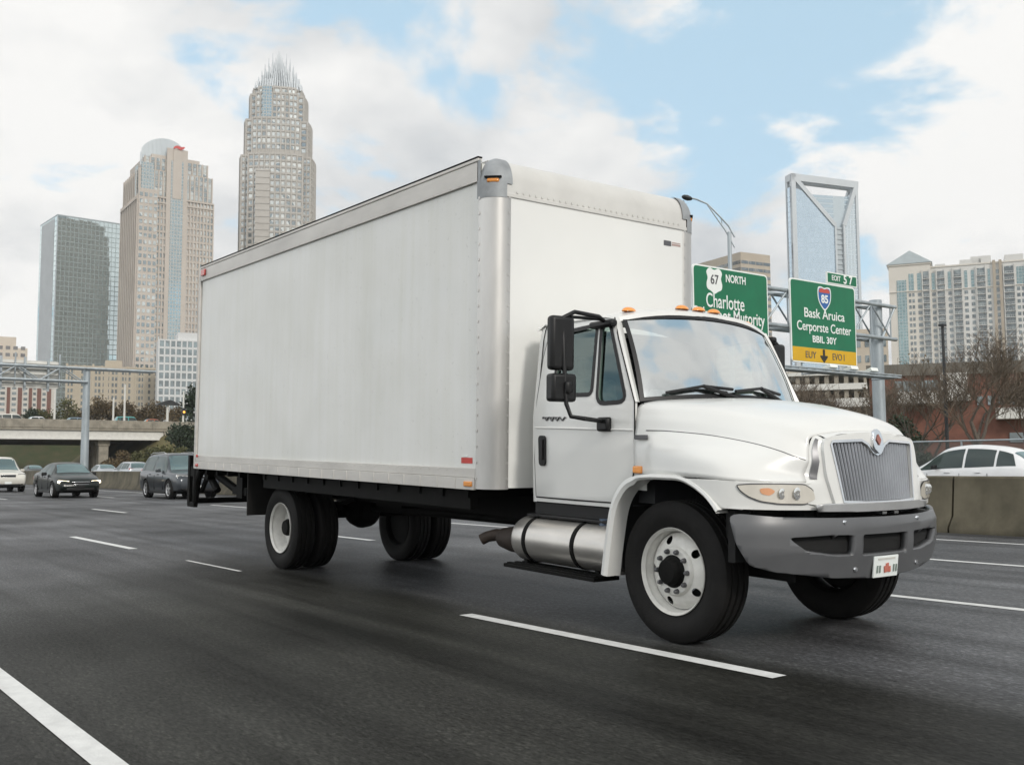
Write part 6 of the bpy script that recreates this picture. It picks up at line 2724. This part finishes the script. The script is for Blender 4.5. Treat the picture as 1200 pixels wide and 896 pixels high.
mb.build('wall', M['apt'], r, smooth=False)
# bays: (px0, px1, type)
fa = Facade(r, zmin=zz6(1100, 432)[1])
balc = MB()
fl = 3.05
bays = [(1053, 1064, 'glass'), (1066, 1074, 'win'), (1076, 1083, 'win'), (1083.5, 1091, 'balc'), (1093, 1099, 'win'), (1100, 1109, 'balc'), (1112, 1118, 'win'), (1119.5, 1129, 'balc'),
        (1131, 1137, 'win'), (1139, 1145, 'win'), (1147, 1157, 'balc'), (1158.5, 1164, 'win'), (1166, 1177, 'tan'), (1179, 1191, 'balc'), (1193, 1204, 'win'), (1206, 1216, 'balc')]
nfl = int(min(H6, HT)/fl)-1
gl = MB()
tn = MB()
bg = MB()
for p0, p1, ty in bays:
    x0, x1 = zz6(p0, 380)[0], zz6(p1, 380)[0]
    yf = -2.5 if x1 <= xt1+.3 else 0
    zbase = .8
    if ty == 'glass':
        MB().bb(x0, x1, yf-.25, yf, 0, HT-8).build('bay_glazing', M['apt_glass'], r, smooth=False)
    elif ty == 'win':
        fa.grid((x0, yf), (1, 0), x1-x0, zbase, zbase+fl*(nfl-3), 2 if x1-x0 > 3 else 1, nfl-3, .70, .56, .05)
        MB().bb(x0+.4, x1-.4, yf-.12, yf, zbase+fl*(nfl-3)+.6, zbase+fl*nfl).build('bay_glazing', M['apt_glass'], r, smooth=False)
    elif ty == 'tan':
        tn.bb(x0, x0+1.3, yf-1.0, yf, 0, H6+.8)
        tn.bb(x1-1.3, x1, yf-1.0, yf, 0, H6+.8)
        fa.grid((x0+1.3, yf), (1, 0), x1-x0-2.6, zbase, zbase+fl*nfl, 1, nfl, .9, .62, .05)
    else:
        bg.bb(x0+.2, x1-.2, yf-.08, yf, .5, H6-2.5)
        for k in range(nfl):
            zf = zbase+fl*k-.25
            balc.bb(x0, x1, yf-1.5, yf, zf, zf+.22)
            for i in range(int((x1-x0)/.8)+1):
                balc.box((min(x0+.05+i*.8, x1-.05), yf-1.47, zf+.72), (.06, .05, 1.0))
            balc.bb(x0, x1, yf-1.52, yf-1.42, zf+1.18, zf+1.26)
        balc.bb(x0-.35, x0-.05, yf-1.2, yf, 0, H6-1.5)
        balc.bb(x1+.05, x1+.35, yf-1.2, yf, 0, H6-1.5)
tn.build('tan_pier', M['apt_tan'], r, smooth=False)
bg.build('balcony_door', M['apt_win'], r, smooth=False)
balc.build('balcony', M['apt'], r, smooth=False)
mb = MB()
zb9 = zbase+fl*(nfl-3)+.2
mb.bb(xt1, w, -.5, 0, zb9, zb9+.35)
mb.bb(0, xt1, -3.0, -2.5, zb9, zb9+.35)
mb.bb(xt1-.2, w+.2, -.45, 0, H6-.6, H6+.1)
mb.build('cornice', M['apt_cream'], r, smooth=False)
fa.finish(M['apt_win'])

# ---- low brick building behind the bare trees
D7 = 78
r, w, d = site('brick_building', 'low red brick building with white bands behind the bare trees and the fence', 1022, None, 1290, D7, R_(-20))
z = lambda py: height(1110, py, D7)
HB = z(428)
mb = MB()
mb.bb(0, w, 0, 20, 0, HB-.9)
mb.build('wall', M['brick'], r, smooth=False)
mb = MB()
mb.bb(-.2, w, -.25, 20, HB-.9, HB)
mb.build('parapet', mat('fascia_dark', (.13, .12, .10), .7, var=.15, scale=.5), r, smooth=False)
xa = lambda px: w*(px-1022)/268.0
mb = MB()
mb.bb(xa(1056), xa(1112), -1.6, -.02, z(475), z(461))
mb.bb(xa(1110), xa(1142), -.5, -.02, z(472), z(440))
mb.bb(xa(1118), xa(1145), -.6, -.02, z(472), z(463))
mb.bb(xa(1174), xa(1270), -1.2, -.02, z(494), z(481))
mb.build('white_canopy', M['sign_back'], r, bevel=.05)
fa = Facade(r)
fa.grid((xa(1054), 0), (1, 0), xa(1108)-xa(1054), z(461), z(446), 6, 1, .9, .85, .05)
fa.grid((xa(1050), 0), (1, 0), xa(1066)-xa(1050), z(518), z(509), 1, 1, .9, .9, .05)
fa.grid((xa(1188), 0), (1, 0), xa(1230)-xa(1188), z(520), z(508), 2, 1, .9, .9, .05)
fa.grid((xa(1150), 0), (1, 0), xa(1250)-xa(1150), z(478), z(466), 8, 1, .5, .85, .05)
fa.finish(win_mat('window_brick', (.02, .028, .028), (.08, .10, .10), cell=.5, refl=.15))

# ---- mid-rise blocks behind the parking area, between the sign and the post
D8 = 210
M['beige_low'] = stone('beige_low', (.44, .385, .31), (.50, .44, .36), .15)
r, w, d = site('midrise_block', 'beige mid-rise block seen between the yellow sign panel and the gantry post', 1006, None, 1046, D8, R_(-20))
HH = height(1020, 386, D8)
MB().bb(0, w, 0, 14, 0, HH).build('wall', M['beige_low'], r, smooth=False)
fa = Facade(r, zmin=5)
fa.grid((0, 0), (1, 0), w, 2, HH-1.5, 4, int(HH/3.4), .5, .45)
fa.finish(M['apt_win'], cap=60)
r, w, d = site('midrise_block', 'pale low building with small windows behind the trees, under the yellow sign', 905, None, 1006, 190, R_(-18))
HH = height(950, 436, 190)
MB().bb(0, w, 0, 14, 0, HH).build('wall', M['beige_low'], r, smooth=False)
fa = Facade(r, zmin=3)
fa.grid((0, 0), (1, 0), w, 1, HH-1, 12, int(HH/3.2), .5, .5)
fa.finish(M['apt_win'], cap=70)
# parking deck: pale slabs with dark openings
r, w, d = site('parking_deck', 'low pale parking deck glimpsed through the bare trees beside the hood', 915, None, 1042, 120, R_(-20))
z = lambda py: height(980, py, 120)
mb = MB()
for (a, b) in ((441, 437), (458, 451), (478, 468), (495, 488)):
    mb.bb(0, w, 0, 10, z(a), z(b))
mb.build('slab', M['sign_back'], r, smooth=False)
mb = MB()
for i in range(12):
    mb.bb(i*w/11-.25, i*w/11+.25, .3, .8, 0, z(440))
mb.bb(0, w, 9, 9.5, 0, z(440))
mb.build('column', M['concrete'], r, smooth=False)

# ---- blocks at the left behind the overpass
D9 = 500
r, w, d = site('tan_block', 'tan mid-rise block with dark paired windows, below the glass tower', 75, None, 186, D9, R_(24))
M['tan'] = stone('tan_stone', (.42, .365, .28), (.47, .41, .32), .1)
z = lambda py: height(130, py, D9)
HH = z(428)
mb = MB()
mb.bb(0, w, 0, 18, 0, HH)
for k in range(12):
    x = w*k/11
    mb.bb(x-.5, x+.5, -.45, 0, 0, HH+(.5 if k % 3 else 1.2))
mb.bb(-.3, w+.3, -.6, .2, HH-.8, HH+.2)
mb.bb(w*.40, w*.58, 2, 12, HH, HH+3.6)
mb.build('wall', M['tan'], r, smooth=False)
fa = Facade(r, zmin=z(478))
nz = int(HH/3.2)
fa.grid((0, 0), (1, 0), w, HH-1.2-3.2*(nz-1), HH-1.2, 28, nz-1, .60, .58, .06, skip=lambda i, j: i % 4 == 3)
fa.finish(win_mat('window_tan', (.022, .025, .022), (.10, .11, .10), cell=.4, refl=.1))

r, w, d = site('striped_block', 'white and brick striped apartment block behind the back of the road sign', -45, None, 62, 420, R_(28))
z = lambda py, px=20: height(px, py, 420)
HH = z(404)
mb = MB()
mb.bb(0, w, 0, 18, 0, z(446))
mb.build('wall', mat('stripe_white', (.56, .53, .48), .7, var=.06, scale=.2), r, smooth=False)
xq = lambda px: w*(px+45)/107.0
mb = MB()
for p0, p1 in ((-30, -24), (-12, -6), (4, 8), (17, 22), (30, 34), (40, 45), (52, 57)):
    mb.bb(xq(p0), xq(p1), -.5, 0, 0, z(449))
mb.build('brick_pier', M['brick'], r, smooth=False)
fa = Facade(r, zmin=z(490))
for p0, p1 in ((-24, -12), (-6, 4), (8, 17), (22, 30), (34, 40), (45, 52)):
    fa.grid((xq(p0), 0), (1, 0), xq(p1)-xq(p0), 1, z(449), 1, 15, .55, .5)
fa.finish(M['apt_win'])
mb = MB()
mb.bb(xq(-30), xq(27), 2, 14, z(446), HH)
mb.bb(xq(-10), xq(13), 2.5, 12, HH, z(391))
mb.build('upper_floors', mat('stripe_cream', (.56, .49, .41), .7, var=.06, scale=.2), r, smooth=False)
fb = Facade(r)
fb.grid((xq(-28), 2), (1, 0), xq(26)-xq(-28), z(425), z(400), 6, 3, .6, .5)
fb.finish(win_mat('window_reddish', (.05, .02, .018), (.12, .10, .09), cell=.3, refl=.1), name='upper_window')

r, w, d = site('white_block', 'white framed modern block with square dark windows beside the cargo body', 183, 176, 262, 480, R_(24))
z = lambda py, px=205: height(px, py, 480)
HH = z(397)
mb = MB()
mb.bb(0, w, 0, 16, 0, HH)
mb.bb(w*.28, w, 1.0, 15, HH, z(388))
nz = int((HH)/3.9)
for k in range(13):
    mb.bb(w*k/12-.35, w*k/12+.35, -.5, 0, 0, HH)
for k in range(nz+1):
    mb.bb(0, w, -.42, 0, HH-3.9*k-.7, HH-3.9*k)
mb.build('wall', mat('white_frame', (.58, .585, .58), .6, var=.05, scale=.2), r, smooth=False)
fa = Facade(r, zmin=z(480))
fa.grid((0, 0), (1, 0), w, HH-3.9*nz, HH, 12, nz, .84, .76)
fa.finish(win_mat('window_white_block', (.03, .04, .042), (.13, .17, .18), cell=.35, refl=.18))


# ================================================================== VEGETATION
def bare_tree(label, loc, H, seed, spread=.55, thick=1.0, multi=1, twigm='twig', group=None, dens=1.0):
    rr = random.Random(seed)
    root = empty('bare_tree', loc)
    tag(root, label, 'tree', group)
    trunk, crown = MB(), MB()

    def grow(p, d, L, rad, lev):
        n = 4 if lev < 3 else 3
        pts, rs = [p], [rad]
        q = p.copy()
        dd = d.copy()
        for i in range(n):
            dd = (dd+Vector((rr.gauss(0, .13), rr.gauss(0, .13), rr.gauss(.05, .08)))).normalized()
            q = q+dd*(L/n)
            pts.append(q)
            rs.append(max(rad*(1-.55*(i+1)/n), .009))
        tgt = trunk if lev < 2 else crown
        tgt.tube(pts, rs, 7 if lev < 2 else (4 if lev < 4 else 3), caps=False)
        if lev >= 5:
            return
        k = int([4, 4, 4, 4, 3][lev]*dens+rr.random())
        for j in range(k):
            f = rr.uniform(.35, 1.0) if lev else rr.uniform(.45, 1.0)
            i = min(int(f*n), n-1)
            b = pts[i].lerp(pts[i+1], f*n-i)
            ax = Vector((rr.gauss(0, 1), rr.gauss(0, 1), rr.gauss(0, .25)+.15)).normalized()
            nd = (dd*(1-spread)+ax*spread+Vector((0, 0, .18))).normalized()
            grow(b, nd, L*rr.uniform(.58, .84), max(rs[i]*rr.uniform(.5, .7), .011), lev+1)
    for m in range(multi):
        a = 2*PI*m/max(1, multi)+rr.random()
        d0 = Vector((math.cos(a)*.28, math.sin(a)*.28, 1)).normalized() if multi > 1 else Vector((rr.gauss(0, .05), rr.gauss(0, .05), 1)).normalized()
        grow(Vector((0, 0, -.1)), d0, H*.42, H*.020*thick, 0)
    trunk.build('trunk', M['bark'], root)
    crown.build('crown', M[twigm], root, smooth=False, recalc=False)
    return root


def leafy(name, label, loc, size, n, m, seed, leaf=.12, clumps=14, cat='bush', group=None, stems=True, gap=1.0, zlift=0.0):
    rr = random.Random(seed)
    root = empty(name, loc)
    tag(root, label, cat, group)
    cl = []
    for i in range(clumps):
        a, u = rr.uniform(0, 2*PI), rr.uniform(0, 1)**.5
        zc_ = rr.uniform(.12, .95)
        k = (1-.55*max(0, zc_-.45)/.55)
        cl.append((Vector((math.cos(a)*u*size[0]*.42*k, math.sin(a)*u*size[1]*.42*k, zlift+zc_*size[2]*.85)), rr.uniform(.16, .30)*min(size)*gap))
    mb = MB()
    for i in range(n):
        c, rad = cl[rr.randrange(len(cl))]
        dv = Vector((rr.gauss(0, 1), rr.gauss(0, 1), rr.gauss(0, .8)))
        p = c+dv.normalized()*rad*rr.uniform(.3, 1.15)
        if p.z < .02:
            p.z = rr.uniform(.02, .3)
        a = Vector((rr.gauss(0, 1), rr.gauss(0, 1), rr.gauss(0, 1))).normalized()
        b = a.orthogonal().normalized()
        s = leaf*rr.uniform(.6, 1.5)
        mb.add([p-a*s, p+b*s*.5, p+a*s, p-b*s*.5], [(0, 1, 2, 3)])
    if stems:
        st = MB()
        for i in range(10):
            c, rad = cl[rr.randrange(len(cl))]
            b0 = Vector((rr.gauss(0, .08)*size[0], rr.gauss(0, .08)*size[1], -.1))
            st.tube([b0, b0.lerp(c, .5)+Vector((0, 0, .1*size[2])), c], [.03*size[2]*.4, .02*size[2]*.4, .006*size[2]], 5, caps=False)
        st.build('trunk', M['bark'], root)
    mb.build('crown', m, root, smooth=False, recalc=False)
    return root


def ground_at(px, D, z=0):
    p = at(px, 545, D)
    return Vector((p.x, p.y, z))


# right side: bare street trees
bare_tree('large bare tree with a dark forked trunk at the right edge, before the brick wall', ground_at(1166, 50), 8.5, 11, .58, 1.15, dens=1.12)
bare_tree('bare multi-stemmed tree between the gantry post and the dark post', ground_at(1081, 55), 7.4, 23, .52, .8, multi=3, dens=.9)
bare_tree('small bare tree close to the right edge behind the larger one', ground_at(1204, 58), 7.0, 31, .55, .8, dens=1.1)
bare_tree('bare tree with a thick pale trunk just left of the gantry post, above the hood', ground_at(997, 52), 5.2, 47, .6, 1.2, dens=1.0)
bare_tree('bushy bare tree left of the gantry under the yellow sign panel', ground_at(948, 58), 6.2, 53, .6, .8, multi=3, dens=1.05)
bare_tree('bare tree beside the windshield edge, left of the bushy one', ground_at(916, 66), 7.4, 59, .58, .8, multi=2, dens=1.0)
bare_tree('bare tree behind the gantry post with wide low branches', ground_at(1026, 66), 7.0, 61, .62, .8, multi=2, dens=1.0)
leafy('brown_tree', 'round brown leafed tree in front of the pyramid roofed tower', ground_at(1068, 92), (8.5, 8, 11.2), 5200, M['leaf_brown'], 5, .16, 22, 'tree')
leafy('evergreen_bush', 'dark evergreen bush at the foot of the gantry post', ground_at(1022, 50), (4.5, 3.5, 3.4), 4200, M['leaf_dark'], 6, .10, 16)
leafy('evergreen_bush', 'dark evergreen bush just right of the gantry post', ground_at(1060, 60), (3.5, 3, 4.6), 3200, M['leaf_dark'], 7, .11, 14)
leafy('brown_bush', 'olive brown bush above the hood under the yellow sign', ground_at(942, 50), (6.5, 4, 3.6), 4600, M['leaf_olive'], 8, .09, 18)
leafy('evergreen_bush', 'low dark bush behind the fence at the left of the white suv', ground_at(1072, 46), (3.0, 2, 1.9), 2200, M['leaf_dark'], 9, .08, 12)
for i, px in enumerate((1140, 1185, 1225)):
    leafy('brown_tree', ['hazy bare crown tree rising behind the brick building roof, left of three', 'hazy bare crown tree rising behind the brick building roof, middle of three', 'hazy bare crown tree rising behind the brick building roof, at the picture edge'][i], ground_at(px, 104+4*i), (9, 8, 11.0), 2600, M['twig'], 80+i, .12, 20, 'tree')

# left side: behind and around the overpass
hedge = [(52, 177, 8.0, 'leaf_olive', 'olive bush behind the overpass, left of the pale thin post'), (76, 176, 10.0, 'leaf_olive', 'large olive tree behind the overpass beside the pale thin post'), (90, 180, 9.0, 'leaf_brown', 'brown tree behind the overpass just left of the gantry post'),
         (110, 180, 10.5, 'leaf_brown', 'brown tree behind the overpass just right of the gantry post'), (128, 182, 9.5, 'leaf_brown', 'brown tree behind the overpass between two pale posts'), (148, 180, 9.0, 'leaf_brown', 'brown tree behind the turquoise suv'),
         (166, 184, 9.0, 'leaf_brown', 'brown tree behind the overpass, left of the orange car'), (184, 182, 9.2, 'leaf_brown', 'brown tree behind the orange car'), (203, 178, 8.6, 'leaf_brown', 'brown tree behind the dark canopy post')]
for i, (px, D, hh, mm, lab) in enumerate(hedge):
    g = ground_at(px, D+14, 6.9)
    leafy('hedge_tree', lab, g, (5.5, 5, hh*.82), 2300, M[mm], 100+i, .22, 16, 'tree', 'trees behind the overpass')
leafy('evergreen_tree', 'small dark green tree behind the left end of the overpass', ground_at(33, 182, 6.9), (4.6, 4.4, 5.6), 2600, M['leaf_dark'], 130, .22, 14, 'tree')
leafy('evergreen_tree', 'tall dark green tree at the bridge end beside the cargo body', ground_at(231, 150, 5.4), (5, 5, 9.0), 3600, M['leaf_dark'], 131, .24, 22, 'tree')
leafy('evergreen_tree', 'broad dark green tree on the bank below the dark canopy post', ground_at(216, 132, 2.2), (5.5, 5, 4.6), 3200, M['leaf_dark'], 132, .22, 16, 'tree')
for i, (px, D, z0, sx, hh, mm, lab) in enumerate(((150, 118, .6, 6, 2.6, 'leaf_brown', 'brown scrub on the bank left of the dark grey suv'), (176, 116, 1.2, 6, 2.8, 'leaf_olive', 'olive scrub on the bank above the dark grey suv'), (205, 112, 1.2, 6, 2.4, 'leaf_olive', 'olive scrub on the bank beside the cargo body'), (132, 128, .2, 5, 2.2, 'leaf_brown', 'brown scrub at the foot of the bank under the bridge'))):
    leafy('scrub', lab, ground_at(px, D, z0), (sx, 4, hh), 2600, M[mm], 140+i, .14, 16)

for i, (px, D, sx, hh, mm, lab) in enumerate(((48, 206, 7, 3.0, 'leaf_dark', 'dark shrub on the green bank seen under the overpass, nearest the left edge'), (66, 204, 6, 2.4, 'leaf_olive', 'olive shrub on the green bank seen under the overpass'), (84, 203, 6, 3.2, 'leaf_brown', 'brown shrub on the green bank beside the gantry post'))):
    leafy('scrub', lab, ground_at(px, D, 1.6), (sx, 4, hh), 1800, M[mm], 160+i, .2, 14)

# ================================================================== SKY AND LIGHT
SUN_EL, SUN_AZ = 31.0, R_(-6)     # world angle of the direction towards the sun
sd = Vector((math.cos(R_(SUN_EL))*math.cos(SUN_AZ), math.cos(R_(SUN_EL))*math.sin(SUN_AZ), math.sin(R_(SUN_EL))))
sun = bpy.data.lights.new('sun', 'SUN')
sun.energy = 1.2
sun.angle = R_(11)
sun.color = (1.0, .955, .89)
so_ = bpy.data.objects.new('sun', sun)
COL.objects.link(so_)
so_.rotation_euler = (-sd).to_track_quat('-Z', 'Y').to_euler()
so_.location = sd*60

wd_ = bpy.data.worlds.new('World')
scene.world = wd_
wd_.use_nodes = True
nt = wd_.node_tree
L = nt.links.new
bgn = nt.nodes['Background']
sky = node(nt, 'ShaderNodeTexSky', sky_type='NISHITA')
sky.sun_disc = False
sky.sun_elevation = R_(SUN_EL)
sky.sun_rotation = PI/2-SUN_AZ
sky.altitude = 200
sky.air_density = 1.0
sky.dust_density = 1.6
sky.ozone_density = 1.2
tc = node(nt, 'ShaderNodeTexCoord')
sp = node(nt, 'ShaderNodeSeparateXYZ')
L(tc.outputs['Generated'], sp.inputs[0])
zz = node(nt, 'ShaderNodeMath', operation='MAXIMUM')
zz.inputs[1].default_value = 0
L(sp.outputs[2], zz.inputs[0])
za = node(nt, 'ShaderNodeMath', operation='ADD')
za.inputs[1].default_value = .32
L(zz.outputs[0], za.inputs[0])
pv = node(nt, 'ShaderNodeCombineXYZ')
for k in (0, 1):
    dv = node(nt, 'ShaderNodeMath', operation='DIVIDE')
    L(sp.outputs[k], dv.inputs[0])
    L(za.outputs[0], dv.inputs[1])
    L(dv.outputs[0], pv.inputs[k])
nA = node(nt, 'ShaderNodeTexNoise')
nA.inputs['Scale'].default_value = 3.4
nA.inputs['Detail'].default_value = 9
nA.inputs['Roughness'].default_value = .56
nA.inputs['Distortion'].default_value = .25
L(pv.outputs[0], nA.inputs['Vector'])


def blob(px, py, inner, outer, amt):
    """a clear patch of sky in one direction"""
    d = (cF + cR*((px-600)/FPX) - cU*((py-448)/FPX)).normalized()
    vm = node(nt, 'ShaderNodeVectorMath', operation='DOT_PRODUCT')
    vm.inputs[1].default_value = d
    nv = node(nt, 'ShaderNodeVectorMath', operation='NORMALIZE')
    L(tc.outputs['Generated'], nv.inputs[0])
    L(nv.outputs[0], vm.inputs[0])
    mr = node(nt, 'ShaderNodeMapRange', interpolation_type='SMOOTHSTEP')
    mr.inputs['From Min'].default_value = math.cos(R_(outer))
    mr.inputs['From Max'].default_value = math.cos(R_(inner))
    mr.inputs['To Max'].default_value = amt
    L(vm.outputs['Value'], mr.inputs['Value'])
    return mr.outputs[0]


bl = [blob(880, 120, 0, 13, .15), blob(940, 40, 0, 9, .07), blob(1075, 25, 0, 9, .13), blob(800, 190, 0, 7, .07), blob(250, 130, 0, 5, .12), blob(500, 130, 0, 7, .08), blob(380, 10, 0, 7, .10), blob(700, 75, 0, 6, .06),
      blob(1130, 170, 0, 11, -.12), blob(820, 260, 0, 9, -.10), blob(650, 170, 0, 8, -.06), blob(100, 120, 0, 18, -.08), blob(1010, 90, 0, 6, -.05)]
acc = bl[0]
for b_ in bl[1:]:
    ad = node(nt, 'ShaderNodeMath', operation='ADD')
    L(acc, ad.inputs[0])
    L(b_, ad.inputs[1])
    acc = ad.outputs[0]
amp = node(nt, 'ShaderNodeMath', operation='MULTIPLY_ADD')
amp.inputs[1].default_value = 1.35
amp.inputs[2].default_value = -.175
L(nA.outputs['Fac'], amp.inputs[0])
sb_ = node(nt, 'ShaderNodeMath', operation='SUBTRACT')
L(amp.outputs[0], sb_.inputs[0])
L(acc, sb_.inputs[1])
mk = node(nt, 'ShaderNodeMapRange', interpolation_type='SMOOTHSTEP')
mk.inputs['From Min'].default_value = .30
mk.inputs['From Max'].default_value = .465
L(sb_.outputs[0], mk.inputs['Value'])
# cloud tone: bright tops, greyer undersides
nB = node(nt, 'ShaderNodeTexNoise')
nB.inputs['Scale'].default_value = 1.7
nB.inputs['Detail'].default_value = 7
nB.inputs['Roughness'].default_value = .55
mpB = node(nt, 'ShaderNodeMapping')
mpB.inputs['Location'].default_value = (3.1, 1.7, .4)
L(pv.outputs[0], mpB.inputs[0])
L(mpB.outputs[0], nB.inputs['Vector'])
rB = node(nt, 'ShaderNodeValToRGB')
rB.color_ramp.elements[0].position = .34
rB.color_ramp.elements[0].color = (.60, .625, .65, 1)
rB.color_ramp.elements[1].position = .56
rB.color_ramp.elements[1].color = (1, .99, .97, 1)
L(nB.outputs['Fac'], rB.inputs[0])
cs = node(nt, 'ShaderNodeVectorMath', operation='SCALE')
CLOUD = 6.7
cs.inputs['Scale'].default_value = CLOUD
# added fill: clouds on the viewer's side brightened to light the truck's flank
side_fill = node(nt, 'ShaderNodeVectorMath', operation='DOT_PRODUCT')
side_fill.inputs[1].default_value = Vector((-.35, -.94, .28)).normalized()
nva = node(nt, 'ShaderNodeVectorMath', operation='NORMALIZE')
L(tc.outputs['Generated'], nva.inputs[0])
L(nva.outputs[0], side_fill.inputs[0])
amr = node(nt, 'ShaderNodeMapRange', interpolation_type='SMOOTHSTEP')
amr.inputs['From Min'].default_value = .25
amr.inputs['From Max'].default_value = .95
amr.inputs['To Min'].default_value = CLOUD
amr.inputs['To Max'].default_value = CLOUD*1.8
L(side_fill.outputs['Value'], amr.inputs['Value'])
L(amr.outputs[0], cs.inputs['Scale'])
L(rB.outputs[0], cs.inputs[0])
# thin haze over the blue too
hz_ = node(nt, 'ShaderNodeMix', data_type='RGBA')
hz_.inputs['Factor'].default_value = .68
hz_.inputs['B'].default_value = (4.0, 5.7, 6.7, 1)
sks = node(nt, 'ShaderNodeVectorMath', operation='SCALE')
sks.inputs['Scale'].default_value = 1.05
L(sky.outputs[0], sks.inputs[0])
L(sks.outputs[0], hz_.inputs['A'])
mx = node(nt, 'ShaderNodeMix', data_type='RGBA')
L(mk.outputs[0], mx.inputs['Factor'])
L(hz_.outputs['Result'], mx.inputs['A'])
L(cs.outputs[0], mx.inputs['B'])
L(mx.outputs['Result'], bgn.inputs['Color'])
bgn.inputs['Strength'].default_value = .10

scene.view_settings.view_transform = 'Standard'
scene.view_settings.look = 'None'
scene.view_settings.gamma = 1
scene.view_settings.use_curve_mapping = False
scene.view_settings.exposure = 0.58
scene.render.engine = 'CYCLES'
scene.cycles.max_bounces = 8
scene.cycles.transparent_max_bounces = 12
scene.cycles.use_denoising = True
scene.cycles.sample_clamp_indirect = 8

# ---- thin haze between the street and the skyline
mb = MB()
mb.bb(-1150, 60, -250, 1150, -1.2, 330)
hz = mb.build('haze', None, smooth=False)
hm = bpy.data.materials.new('haze_air')
hm.use_nodes = True
hn = hm.node_tree
for n_ in list(hn.nodes):
    hn.nodes.remove(n_)
ho = hn.nodes.new('ShaderNodeOutputMaterial')
hv = hn.nodes.new('ShaderNodeVolumePrincipled')
hv.inputs['Color'].default_value = (.90, .93, .96, 1)
hv.inputs['Density'].default_value = .00017
hv.inputs['Anisotropy'].default_value = .2
hn.links.new(hv.outputs[0], ho.inputs['Volume'])
hz.data.materials.clear()
hz.data.materials.append(hm)
tag(hz, kind='stuff')
scene.cycles.volume_bounces = 1
scene.cycles.volume_max_steps = 64
